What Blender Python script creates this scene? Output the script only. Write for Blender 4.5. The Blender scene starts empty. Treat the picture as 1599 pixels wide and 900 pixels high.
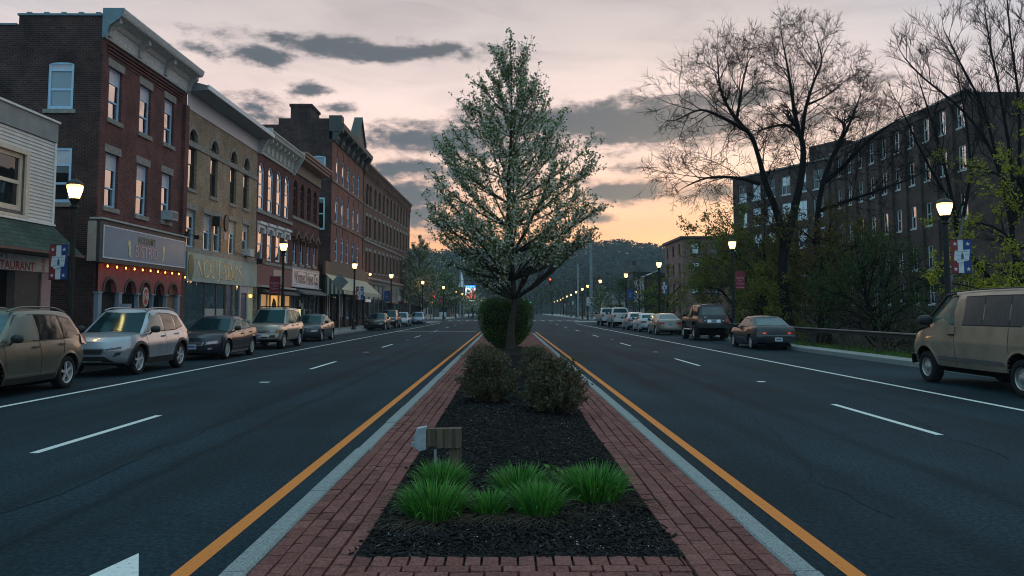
import bpy, bmesh, math, random
from mathutils import Vector, Matrix, noise as mnoise
R = math.radians
random.seed(7)
SC = bpy.context.scene
COL = SC.collection
# ------------------------------------------------------------------ camera (28 mm lens, eye height 1.66 m)
F = 1244.0; CXP = 799.5; CYP = 395.0; HORY = 485.0; VPX = 792.0; EYE = 1.66
PITCH = math.atan((HORY-CYP)/F); YAW = math.atan((CXP-VPX)/F*math.cos(PITCH))
cam = bpy.data.cameras.new('camera'); camo = bpy.data.objects.new('camera', cam); COL.objects.link(camo)
cam.sensor_width = 36; cam.lens = F/1599*36; cam.shift_y = (CYP-450)/1599
cam.clip_start = .1; cam.clip_end = 6000
camo.location = (0, 0, EYE); camo.rotation_euler = (math.pi/2+PITCH, 0, -YAW)
SC.camera = camo
SC.cycles.filter_width = 1.05
_rot = camo.rotation_euler.to_matrix()
def ray(px, py):
    d = _rot @ Vector(((px-CXP)/F, (CYP-py)/F, -1)); return d
def at(px, py, X=None, Y=None, Z=None):
    """pixel of the 1599x900 photograph -> surveyed point on a known plane, in metres"""
    d = ray(px, py); o = Vector((0, 0, EYE))
    if X is not None: t = X/d.x
    elif Y is not None: t = Y/d.y
    else: t = (Z-EYE)/d.z
    return o+d*t
def yz(px, py, X):
    p = at(px, py, X=X); return p.y, p.z

# ------------------------------------------------------------------ materials
MATS = {}
def nt(m): return m.node_tree.nodes, m.node_tree.links
def new_mat(name):
    m = bpy.data.materials.new(name); m.use_nodes = True; MATS[name] = m
    return m, m.node_tree.nodes['Principled BSDF']
def mat(name, col, rough=.6, metal=0, spec=.5, var=.15, scale=6, bump=0, bscale=40, coat=0, emit=None, estr=0, stretch=(1,1,1), col2=None, detail=5):
    if name in MATS: return MATS[name]
    m, b = new_mat(name); N, L = nt(m)
    tc = N.new('ShaderNodeTexCoord'); mp = N.new('ShaderNodeMapping'); mp.inputs['Scale'].default_value = stretch
    L.new(tc.outputs['Object'], mp.inputs['Vector'])
    nz = N.new('ShaderNodeTexNoise'); nz.inputs['Scale'].default_value = scale; nz.inputs['Detail'].default_value = detail
    L.new(mp.outputs['Vector'], nz.inputs['Vector'])
    rp = N.new('ShaderNodeValToRGB')
    c = col; d = col2 or tuple(min(1, x*(1+var)) for x in c); a = tuple(x*(1-var) for x in c)
    rp.color_ramp.elements[0].position = .3; rp.color_ramp.elements[1].position = .7
    rp.color_ramp.elements[0].color = (*a, 1); rp.color_ramp.elements[1].color = (*d, 1)
    L.new(nz.outputs['Fac'], rp.inputs['Fac']); L.new(rp.outputs['Color'], b.inputs['Base Color'])
    b.inputs['Roughness'].default_value = rough; b.inputs['Metallic'].default_value = metal
    b.inputs['Specular IOR Level'].default_value = spec
    if coat: b.inputs['Coat Weight'].default_value = coat; b.inputs['Coat Roughness'].default_value = .06
    if bump:
        n2 = N.new('ShaderNodeTexNoise'); n2.inputs['Scale'].default_value = bscale; n2.inputs['Detail'].default_value = 4
        L.new(mp.outputs['Vector'], n2.inputs['Vector'])
        bp = N.new('ShaderNodeBump'); bp.inputs['Strength'].default_value = bump; bp.inputs['Distance'].default_value = .02
        L.new(n2.outputs['Fac'], bp.inputs['Height']); L.new(bp.outputs['Normal'], b.inputs['Normal'])
    if emit:
        b.inputs['Emission Color'].default_value = (*emit, 1); b.inputs['Emission Strength'].default_value = estr
    return m
def wallvec(N, L):
    """(horizontal, vertical) coordinates in metres on any upright wall"""
    g = N.new('ShaderNodeNewGeometry'); sp = N.new('ShaderNodeSeparateXYZ'); sn = N.new('ShaderNodeSeparateXYZ')
    L.new(g.outputs['Position'], sp.inputs[0]); L.new(g.outputs['True Normal'], sn.inputs[0])
    ab = N.new('ShaderNodeMath'); ab.operation = 'ABSOLUTE'; L.new(sn.outputs['X'], ab.inputs[0])
    gt = N.new('ShaderNodeMath'); gt.operation = 'GREATER_THAN'; gt.inputs[1].default_value = .65; L.new(ab.outputs[0], gt.inputs[0])
    mx = N.new('ShaderNodeMix'); mx.data_type = 'FLOAT'
    L.new(gt.outputs[0], mx.inputs['Factor']); L.new(sp.outputs['X'], mx.inputs[2]); L.new(sp.outputs['Y'], mx.inputs[3])
    cb = N.new('ShaderNodeCombineXYZ'); L.new(mx.outputs[0], cb.inputs[0]); L.new(sp.outputs['Z'], cb.inputs[1])
    return cb.outputs[0], g
def brick(name, c1, c2, mortar, bw=.21, bh=.075, grime=.5, rough=.9):
    m, b = new_mat(name); N, L = nt(m)
    v, g = wallvec(N, L)
    bt = N.new('ShaderNodeTexBrick'); L.new(v, bt.inputs['Vector'])
    bt.inputs['Color1'].default_value = (*c1, 1); bt.inputs['Color2'].default_value = (*c2, 1); bt.inputs['Mortar'].default_value = (*mortar, 1)
    bt.inputs['Scale'].default_value = 1; bt.inputs['Mortar Size'].default_value = .011; bt.inputs['Mortar Smooth'].default_value = .3; bt.inputs['Bias'].default_value = -.1; bt.inputs['Brick Width'].default_value = bw; bt.inputs['Row Height'].default_value = bh
    nz = N.new('ShaderNodeTexNoise'); nz.inputs['Scale'].default_value = .9; nz.inputs['Detail'].default_value = 8; nz.inputs['Roughness'].default_value = .65
    L.new(g.outputs['Position'], nz.inputs['Vector'])
    rp = N.new('ShaderNodeValToRGB'); rp.color_ramp.elements[0].position = .32; rp.color_ramp.elements[1].position = .68
    k = 1-grime; rp.color_ramp.elements[0].color = (k, k, k, 1); rp.color_ramp.elements[1].color = (1.15, 1.12, 1.1, 1)
    L.new(nz.outputs['Fac'], rp.inputs['Fac'])
    mx = N.new('ShaderNodeMix'); mx.data_type = 'RGBA'; mx.blend_type = 'MULTIPLY'; mx.inputs['Factor'].default_value = 1
    L.new(bt.outputs['Color'], mx.inputs[6]); L.new(rp.outputs['Color'], mx.inputs[7])
    L.new(mx.outputs[2], b.inputs['Base Color'])
    bp = N.new('ShaderNodeBump'); bp.inputs['Strength'].default_value = .5; bp.inputs['Distance'].default_value = .01
    iv = N.new('ShaderNodeMath'); iv.operation = 'SUBTRACT'; iv.inputs[0].default_value = 1; L.new(bt.outputs['Fac'], iv.inputs[1])
    L.new(iv.outputs[0], bp.inputs['Height']); L.new(bp.outputs['Normal'], b.inputs['Normal'])
    b.inputs['Roughness'].default_value = rough; b.inputs['Specular IOR Level'].default_value = .25
    return m
def glass(name, tint=(.5,.5,.52), dark=(.012,.018,.022), refl=.55, rough=.03, wav=.02):
    """window glass over a dark room: part mirror, part dark body"""
    if name in MATS: return MATS[name]
    m, b = new_mat(name); N, L = nt(m)
    b.inputs['Base Color'].default_value = (*dark, 1); b.inputs['Roughness'].default_value = .25; b.inputs['Specular IOR Level'].default_value = 0
    gl = N.new('ShaderNodeBsdfGlossy'); gl.inputs['Color'].default_value = (*tint, 1); gl.inputs['Roughness'].default_value = rough
    ms = N.new('ShaderNodeMixShader'); lw = N.new('ShaderNodeLayerWeight'); lw.inputs[0].default_value = .5; fr = N.new('ShaderNodeMath'); fr.operation = 'POWER'; fr.inputs[1].default_value = 4; L.new(lw.outputs['Facing'], fr.inputs[0])
    ad = N.new('ShaderNodeMath'); ad.operation = 'MULTIPLY_ADD'; ad.inputs[1].default_value = 1.0; ad.inputs[2].default_value = refl*.6; ad.use_clamp = True
    L.new(fr.outputs[0], ad.inputs[0]); L.new(ad.outputs[0], ms.inputs[0])
    L.new(b.outputs[0], ms.inputs[1]); L.new(gl.outputs[0], ms.inputs[2])
    g = N.new('ShaderNodeNewGeometry'); nz = N.new('ShaderNodeTexNoise'); nz.inputs['Scale'].default_value = 1.7; nz.inputs['Detail'].default_value = 1
    L.new(g.outputs['Position'], nz.inputs['Vector'])
    bp = N.new('ShaderNodeBump'); bp.inputs['Strength'].default_value = wav*5; bp.inputs['Distance'].default_value = .05
    L.new(nz.outputs['Fac'], bp.inputs['Height']); L.new(bp.outputs['Normal'], gl.inputs['Normal'])
    out = N['Material Output']; L.new(ms.outputs[0], out.inputs['Surface'])
    return m
def island(name, cols, rough=.8, spec=.2, bump=0, bscale=60, trans=0, sheen=0):
    """a little colour of its own for every separate leaf, chip, blade or brick"""
    m, b = new_mat(name); N, L = nt(m)
    g = N.new('ShaderNodeNewGeometry'); rp = N.new('ShaderNodeValToRGB')
    e = rp.color_ramp.elements; n = len(cols)
    e[0].position = 0; e[0].color = (*cols[0], 1); e[1].position = 1; e[1].color = (*cols[-1], 1)
    for i in range(1, n-1):
        q = e.new(i/(n-1)); q.color = (*cols[i], 1)
    L.new(g.outputs['Random Per Island'], rp.inputs['Fac'])
    col = rp.outputs['Color']
    if bump:
        nz = N.new('ShaderNodeTexNoise'); nz.inputs['Scale'].default_value = bscale; nz.inputs['Detail'].default_value = 6
        L.new(g.outputs['Position'], nz.inputs['Vector'])
        bp = N.new('ShaderNodeBump'); bp.inputs['Strength'].default_value = bump; bp.inputs['Distance'].default_value = .01
        L.new(nz.outputs['Fac'], bp.inputs['Height']); L.new(bp.outputs['Normal'], b.inputs['Normal'])
        r2 = N.new('ShaderNodeValToRGB'); r2.color_ramp.elements[0].color = (.55,.55,.55,1); r2.color_ramp.elements[1].color = (1.25,1.25,1.25,1)
        r2.color_ramp.elements[0].position = .3; r2.color_ramp.elements[1].position = .7
        L.new(nz.outputs['Fac'], r2.inputs['Fac'])
        mx = N.new('ShaderNodeMix'); mx.data_type = 'RGBA'; mx.blend_type = 'MULTIPLY'; mx.inputs['Factor'].default_value = 1
        L.new(col, mx.inputs[6]); L.new(r2.outputs['Color'], mx.inputs[7]); col = mx.outputs[2]
    L.new(col, b.inputs['Base Color'])
    b.inputs['Roughness'].default_value = rough; b.inputs['Specular IOR Level'].default_value = spec
    if trans:
        t = N.new('ShaderNodeBsdfTranslucent'); L.new(col, t.inputs['Color'])
        ms = N.new('ShaderNodeMixShader'); ms.inputs[0].default_value = trans
        L.new(b.outputs[0], ms.inputs[1]); L.new(t.outputs[0], ms.inputs[2]); L.new(ms.outputs[0], N['Material Output'].inputs['Surface'])
    return m
def lamp_mat(name, col, s):
    if name in MATS: return MATS[name]
    m, b = new_mat(name); b.inputs['Base Color'].default_value = (*[min(1, c) for c in col], 1)
    b.inputs['Emission Color'].default_value = (*col, 1); b.inputs['Emission Strength'].default_value = s
    b.inputs['Roughness'].default_value = .4
    return m

# ------------------------------------------------------------------ objects
ORG = {}
def tag(o, label=None, cat=None, group=None, kind=None):
    if label: o['label'] = label
    if cat: o['category'] = cat
    if group: o['group'] = group
    if kind: o['kind'] = kind
    return o
def empty(name, loc, label=None, cat=None, group=None, rz=0):
    o = bpy.data.objects.new(name, None); COL.objects.link(o); o.empty_display_size = .2
    o.location = loc; o.rotation_euler = (0, 0, rz); ORG[o.name] = Vector(loc)
    return tag(o, label, cat, group)
def kids(o): return list(o.children)
def copy_tree(o, parent=None, loc=None, rz=None):
    c = o.copy(); COL.objects.link(c); c.parent = parent
    if loc is not None: c.location = loc
    if rz is not None: c.rotation_euler = (0, 0, rz)
    for ch in kids(o): copy_tree(ch, c)
    return c
class Fr:
    """upright frame: u along the wall, n outward, z up"""
    def __init__(s, O, u, n=None):
        s.O = Vector(O); s.u = Vector(u).normalized(); s.z = Vector((0,0,1))
        s.n = Vector(n).normalized() if n else s.u.cross(s.z)
    def p(s, u, z, d=0): return s.O+s.u*u+s.z*z+s.n*d
class MB:
    def __init__(s): s.v = []; s.f = []; s.m = []; s.sm = []
    def add(s, vs, fs, mi=0, smooth=False):
        k = len(s.v); s.v.extend([tuple(v) for v in vs])
        for f in fs: s.f.append([i+k for i in f]); s.m.append(mi); s.sm.append(smooth)
    def quad(s, a, b, c, d, mi=0): s.add([a,b,c,d], [(0,1,2,3)], mi)
    def poly(s, vs, mi=0): s.add(vs, [tuple(range(len(vs)))], mi)
    def box(s, a, b, mi=0):
        x0,y0,z0 = [min(p,q) for p,q in zip(a,b)]; x1,y1,z1 = [max(p,q) for p,q in zip(a,b)]
        s.add([(x0,y0,z0),(x1,y0,z0),(x1,y1,z0),(x0,y1,z0),(x0,y0,z1),(x1,y0,z1),(x1,y1,z1),(x0,y1,z1)],
              [(0,3,2,1),(4,5,6,7),(0,1,5,4),(1,2,6,5),(2,3,7,6),(3,0,4,7)], mi)
    def fbox(s, fr, u0, u1, z0, z1, d0, d1, mi=0):
        P = fr.p
        s.add([P(u0,z0,d0),P(u1,z0,d0),P(u1,z0,d1),P(u0,z0,d1),P(u0,z1,d0),P(u1,z1,d0),P(u1,z1,d1),P(u0,z1,d1)],
              [(0,1,2,3),(4,7,6,5),(0,4,5,1),(1,5,6,2),(2,6,7,3),(3,7,4,0)], mi)
    def fprism(s, fr, prof, u0, u1, mi=0):
        """profile of (d,z) points swept along u"""
        n = len(prof)
        s.add([fr.p(u0,z,d) for d,z in prof]+[fr.p(u1,z,d) for d,z in prof],
              [(i,(i+1)%n,n+(i+1)%n,n+i) for i in range(n)]+[tuple(range(n))[::-1], tuple(range(n,2*n))], mi)
    def fplate(s, fr, pts, d0, d1, mi=0):
        """outline of (u,z) points given thickness from d0 to d1"""
        n = len(pts)
        s.add([fr.p(u,z,d1) for u,z in pts]+[fr.p(u,z,d0) for u,z in pts],
              [tuple(range(n)), tuple(range(n,2*n))[::-1]]+[(i,n+i,n+(i+1)%n,(i+1)%n) for i in range(n)], mi)
    def tube(s, pts, rad, n=6, mi=0, caps=True, smooth=True):
        pts = [Vector(p) for p in pts]; k = len(pts)
        if not isinstance(rad, (list, tuple)): rad = [rad]*k
        vs = []; ref = None
        for i in range(k):
            t = (pts[min(i+1,k-1)]-pts[max(i-1,0)])
            t = t.normalized() if t.length > 1e-9 else Vector((0,0,1))
            if ref is None: ref = Vector((1,0,0)) if abs(t.x) < .9 else Vector((0,1,0))
            a = (ref-t*ref.dot(t)).normalized(); ref = a; b = t.cross(a)
            for j in range(n):
                q = 2*math.pi*j/n; vs.append(pts[i]+(a*math.cos(q)+b*math.sin(q))*rad[i])
        fs = [(i*n+j, i*n+(j+1)%n, (i+1)*n+(j+1)%n, (i+1)*n+j) for i in range(k-1) for j in range(n)]
        s.add(vs, fs, mi, smooth)
        if caps: s.add(vs[:n], [tuple(range(n))[::-1]], mi); s.add(vs[-n:], [tuple(range(n))], mi)
    def lathe(s, prof, c=(0,0,0), n=16, mi=0, axis='z', smooth=True, caps=True):
        vs = []; k = len(prof)
        for r, h in prof:
            for j in range(n):
                q = 2*math.pi*j/n; x, y = r*math.cos(q), r*math.sin(q)
                vs.append((c[0]+x, c[1]+y, c[2]+h) if axis == 'z' else (c[0]+h, c[1]+x, c[2]+y))
        s.add(vs, [(i*n+j, i*n+(j+1)%n, (i+1)*n+(j+1)%n, (i+1)*n+j) for i in range(k-1) for j in range(n)], mi, smooth)
        if not caps: return
        if prof[0][0] > 1e-4: s.add(vs[:n], [tuple(range(n))[::-1]], mi)
        if prof[-1][0] > 1e-4: s.add(vs[-n:], [tuple(range(n))], mi)
    def grid(s, fn, nu, nv, mi=0, smooth=True, closed=False):
        vs = [fn(i/nu, j/nv) for j in range(nv+1) for i in range(nu+1)]
        s.add(vs, [(j*(nu+1)+i, j*(nu+1)+i+1, (j+1)*(nu+1)+i+1, (j+1)*(nu+1)+i) for j in range(nv) for i in range(nu)], mi, smooth)
    def mesh(s, name, mats, org=(0,0,0), sharp=None):
        me = bpy.data.meshes.new(name); o = Vector(org)
        me.from_pydata([(v[0]-o.x, v[1]-o.y, v[2]-o.z) for v in s.v], [], s.f)
        for q in (mats if isinstance(mats, (list, tuple)) else [mats]): me.materials.append(q)
        me.polygons.foreach_set('material_index', s.m); me.polygons.foreach_set('use_smooth', s.sm)
        me.update()
        if sharp: me.set_sharp_from_angle(angle=R(sharp))
        return me
    def build(s, name, mats, parent=None, org=None, sharp=None):
        if org is None: org = ORG[parent.name] if parent and parent.name in ORG else (0,0,0)
        me = s.mesh(name, mats, org, sharp)
        o = bpy.data.objects.new(name, me); COL.objects.link(o)
        if parent: o.parent = parent; ORG[o.name] = Vector(org)
        return o
    def thing(s, name, mats, loc, label, cat, group=None, kind=None, sharp=None):
        """a thing that is one mesh, its origin at its base"""
        o = s.build(name, mats, None, org=loc, sharp=sharp); o.location = loc; ORG[o.name] = Vector(loc)
        return tag(o, label, cat, group, kind)
def structure(name, mb, m, sharp=None):
    o = mb.build(name, m, sharp=sharp); o['kind'] = 'structure'; return o
def text_polys(txt, size, align='CENTER', squeeze=1.0, bold=0.0, space=1.0):
    cu = bpy.data.curves.new('lettering', 'FONT'); cu.body = txt; cu.size = size; cu.align_x = align; cu.align_y = 'CENTER'
    cu.offset = bold; cu.space_character = space; cu.resolution_u = 3
    ob = bpy.data.objects.new('lettering', cu); COL.objects.link(ob)
    dg = bpy.context.evaluated_depsgraph_get(); me = bpy.data.meshes.new_from_object(ob.evaluated_get(dg))
    vs = [(v.co.x*squeeze, v.co.y) for v in me.vertices]; fs = [tuple(p.vertices) for p in me.polygons]
    bpy.data.objects.remove(ob); bpy.data.curves.remove(cu); bpy.data.meshes.remove(me)
    return vs, fs
def put_text(mb, fr, u, z, d, txt, size, mi=0, flip=False, **k):
    vs, fs = text_polys(txt, size, **k)
    g = -1 if flip else 1
    mb.add([fr.p(u+g*x, z+y, d) for x, y in vs], fs, mi)
def ribbon(mb, fr, pts, w, d, mi=0):
    """flat pen stroke through (u,z) points, w may be one width per point"""
    n = len(pts); ws = w if isinstance(w, (list, tuple)) else [w]*n; A = []; B = []
    for i in range(n):
        x0, y0 = pts[max(i-1,0)]; x1, y1 = pts[min(i+1,n-1)]
        l = math.hypot(x1-x0, y1-y0) or 1; nx, ny = -(y1-y0)/l, (x1-x0)/l
        A.append((pts[i][0]+nx*ws[i]/2, pts[i][1]+ny*ws[i]/2)); B.append((pts[i][0]-nx*ws[i]/2, pts[i][1]-ny*ws[i]/2))
    vs = [fr.p(a, b, d) for a, b in A]+[fr.p(a, b, d) for a, b in B]
    mb.add(vs, [(i, i+1, n+i+1, n+i) for i in range(n-1)], mi)

# ------------------------------------------------------------------ sky and light
def build_world():
    w = bpy.data.worlds.new('World'); SC.world = w; w.use_nodes = True
    N, L = w.node_tree.nodes, w.node_tree.links
    bg = N['Background']; out = N['World Output']
    def M(op, a, b=None, c=None, clamp=False):
        n = N.new('ShaderNodeMath'); n.operation = op; n.use_clamp = clamp
        for i, q in enumerate((a, b, c)):
            if q is None: continue
            if isinstance(q, (int, float)): n.inputs[i].default_value = q
            else: L.new(q, n.inputs[i])
        return n.outputs[0]
    def ramp(fac, stops):
        r = N.new('ShaderNodeValToRGB'); e = r.color_ramp.elements
        e[0].position = stops[0][0]; e[0].color = (*stops[0][1], 1); e[1].position = stops[-1][0]; e[1].color = (*stops[-1][1], 1)
        for p, c in stops[1:-1]: q = e.new(p); q.color = (*c, 1)
        L.new(fac, r.inputs[0]); return r.outputs[0]
    def mixc(f, a, b, mode='MIX'):
        n = N.new('ShaderNodeMix'); n.data_type = 'RGBA'; n.blend_type = mode
        if isinstance(f, (int, float)): n.inputs[0].default_value = f
        else: L.new(f, n.inputs[0])
        for k, q in ((6, a), (7, b)):
            if isinstance(q, tuple): n.inputs[k].default_value = (*q, 1)
            else: L.new(q, n.inputs[k])
        return n.outputs[2]
    tc = N.new('ShaderNodeTexCoord'); sp = N.new('ShaderNodeSeparateXYZ'); L.new(tc.outputs['Generated'], sp.inputs[0])
    x, y, z = sp.outputs
    az = M('ARCTAN2', x, y); hl = M('SQRT', M('ADD', M('MULTIPLY', x, x), M('MULTIPLY', y, y)))
    el = M('ARCTAN2', z, hl)
    e01 = M('DIVIDE', M('MAXIMUM', el, 0.0), 1.5708)
    front = ramp(e01, [(0, (.95,.33,.10)), (.035, (1.0,.41,.155)), (.075, (.98,.53,.32)), (.12, (.86,.61,.51)), (.165, (.80,.62,.57)),
                       (.21, (.56,.48,.46)), (.26, (.44,.395,.39)), (.42, (.42,.56,.62)), (1, (.38,.70,.84))])
    side = ramp(e01, [(0, (.46,.38,.38)), (.1, (.50,.46,.49)), (.22, (.47,.49,.55)), (.4, (.40,.57,.66)), (1, (.38,.70,.84))])
    back = ramp(e01, [(0, (.22,.39,.50)), (.25, (.32,.55,.68)), (.6, (.35,.62,.74)), (1, (.38,.70,.84))])
    glow = M('COSINE', M('ADD', az, .06))
    fs = M('SMOOTHSTEP', .55, 1.0, glow) if False else None
    def sstep(v, a, b):
        n = N.new('ShaderNodeMapRange'); n.interpolation_type = 'SMOOTHSTEP'; L.new(v, n.inputs[0])
        n.inputs[1].default_value = a; n.inputs[2].default_value = b; return n.outputs[0]
    fside = sstep(glow, .70, .985)
    fback = sstep(M('COSINE', M('SUBTRACT', az, .75)), -.55, .25)
    base = mixc(fback, back, mixc(fside, side, front))
    # cloud banks: (photo x, y, half width, half height, weight)
    banks = [(560,70,215,16,1.0),(400,80,45,15,.8),(310,78,32,9,.6),(480,136,45,9,.7),(525,163,30,9,.75),(690,72,70,13,.75),(385,165,65,22,.55),
             (690,213,130,22,1.0),(640,262,90,16,1.0),(700,205,60,18,.7),(620,215,50,24,.75),(560,220,20,16,.9),(660,300,60,24,.85),(650,335,40,22,.9),(690,350,80,14,.8),(870,192,170,26,1.1),(1010,186,165,36,1.25),
             (960,208,70,16,.8),(985,254,38,9,.7),(985,297,80,16,1.1),(930,339,34,9,.85),(1110,300,120,12,.6),(1130,150,150,16,.7),(1260,190,140,18,.45),
             (1440,110,60,10,.35),(820,230,110,14,.7),(760,265,80,10,.6),(420,178,60,18,.45), (640,372,90,9,.25),(860,285,90,10,.55),(1150,205,130,12,.5)]
    cz = N.new('ShaderNodeCombineXYZ'); L.new(az, cz.inputs[0]); L.new(el, cz.inputs[1])
    wn = N.new('ShaderNodeTexNoise'); wn.inputs['Scale'].default_value = 9; wn.inputs['Detail'].default_value = 5
    mpw = N.new('ShaderNodeMapping'); mpw.inputs['Scale'].default_value = (1, 1.8, 1); L.new(cz.outputs[0], mpw.inputs[0]); L.new(mpw.outputs[0], wn.inputs['Vector'])
    wv = N.new('ShaderNodeVectorMath'); wv.operation = 'MULTIPLY_ADD'; L.new(wn.outputs['Color'], wv.inputs[0]); wv.inputs[1].default_value = (.075, .028, 0)
    cs = N.new('ShaderNodeVectorMath'); cs.operation = 'SUBTRACT'; L.new(cz.outputs[0], cs.inputs[0]); cs.inputs[1].default_value = (.0375, .014, 0)
    L.new(cs.outputs[0], wv.inputs[2]); P = wv.outputs[0]
    acc = None
    for bx, by, rx, ry, wt in banks:
        a0 = math.atan((bx-792)/1244); e0 = math.atan((485-by)/1244*math.cos(a0))
        s1 = N.new('ShaderNodeVectorMath'); s1.operation = 'SUBTRACT'; L.new(P, s1.inputs[0]); s1.inputs[1].default_value = (a0, e0, 0)
        s2 = N.new('ShaderNodeVectorMath'); s2.operation = 'MULTIPLY'; L.new(s1.outputs[0], s2.inputs[0])
        s2.inputs[1].default_value = (1244/rx/1.25, 1244/ry/1.35, 0)
        ln = N.new('ShaderNodeVectorMath'); ln.operation = 'LENGTH'; L.new(s2.outputs[0], ln.inputs[0])
        v = M('MULTIPLY', M('SUBTRACT', 1.0, ln.outputs['Value']), wt)
        acc = v if acc is None else M('SMOOTH_MAX', acc, v, .12)
    # the same broken cloud all round, out of the picture
    f1 = N.new('ShaderNodeTexNoise'); f1.inputs['Scale'].default_value = 22; f1.inputs['Detail'].default_value = 11; f1.inputs['Roughness'].default_value = .66
    mp1 = N.new('ShaderNodeMapping'); mp1.inputs['Scale'].default_value = (1, 2.2, 1); L.new(cz.outputs[0], mp1.inputs[0]); L.new(mp1.outputs[0], f1.inputs['Vector'])
    dens = M('ADD', acc, M('MULTIPLY', M('SUBTRACT', f1.outputs['Fac'], .5), 2.3))
    mask = sstep(dens, -.06, .56)
    thick = sstep(dens, .08, .70)
    lit = ramp(e01, [(0, (.50,.26,.19)), (.1, (.32,.22,.215)), (.2, (.27,.235,.24)), (1, (.3,.33,.36))])
    dark = ramp(e01, [(0, (.11,.105,.135)), (.1, (.048,.072,.10)), (.17, (.065,.08,.10)), (.22, (.085,.092,.105)), (1, (.2,.25,.3))])
    cl = mixc(thick, lit, dark)
    # high thin veil, streaked along the horizon
    f2 = N.new('ShaderNodeTexNoise'); f2.inputs['Scale'].default_value = 5; f2.inputs['Detail'].default_value = 10; f2.inputs['Roughness'].default_value = .6; f2.inputs['Distortion'].default_value = .6
    mp2 = N.new('ShaderNodeMapping'); mp2.inputs['Scale'].default_value = (1, 4.5, 1); mp2.inputs['Rotation'].default_value = (0, 0, R(-8)); L.new(cz.outputs[0], mp2.inputs[0]); L.new(mp2.outputs[0], f2.inputs['Vector'])
    veil = sstep(f2.outputs['Fac'], .42, .72)
    base = mixc(M('MULTIPLY', veil, .42), base, mixc(1.0, base, (.62,.60,.66), 'MULTIPLY'))
    base = mixc(M('MULTIPLY', sstep(f2.outputs['Fac'], .5, .3), .22), base, mixc(1.0, base, (1.3,1.24,1.2), 'MULTIPLY'))
    colr = mixc(M('MULTIPLY', mask, .97), base, cl)
    L.new(colr, bg.inputs['Color']); bg.inputs['Strength'].default_value = 1.0
    sk = N.new('ShaderNodeTexSky'); sk.sky_type = 'NISHITA'; sk.sun_disc = False; sk.sun_elevation = R(5); sk.sun_rotation = R(18)
    b2 = N.new('ShaderNodeBackground'); L.new(sk.outputs[0], b2.inputs['Color']); b2.inputs['Strength'].default_value = .008
    ad = N.new('ShaderNodeAddShader'); L.new(bg.outputs[0], ad.inputs[0]); L.new(b2.outputs[0], ad.inputs[1]); L.new(ad.outputs[0], out.inputs['Surface'])
    w.cycles.sampling_method = 'MANUAL'; w.cycles.sample_map_resolution = 512
    sl = bpy.data.lights.new('sun', 'SUN'); sl.energy = .10; sl.angle = R(24); sl.color = (1, .66, .5)
    so = bpy.data.objects.new('sun', sl); COL.objects.link(so)
    # sun low ahead and to the right, veiled by cloud: azimuth 18 deg right of the road, 7 deg up
    d = Vector((math.sin(R(18))*math.cos(R(7)), math.cos(R(18))*math.cos(R(7)), math.sin(R(7))))
    so.rotation_euler = d.to_track_quat('Z', 'Y').to_euler()
    vs = SC.view_settings; vs.view_transform = 'Standard'; vs.look = 'None'; vs.exposure = .36; vs.gamma = 1; vs.use_curve_mapping = False
build_world()
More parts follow.
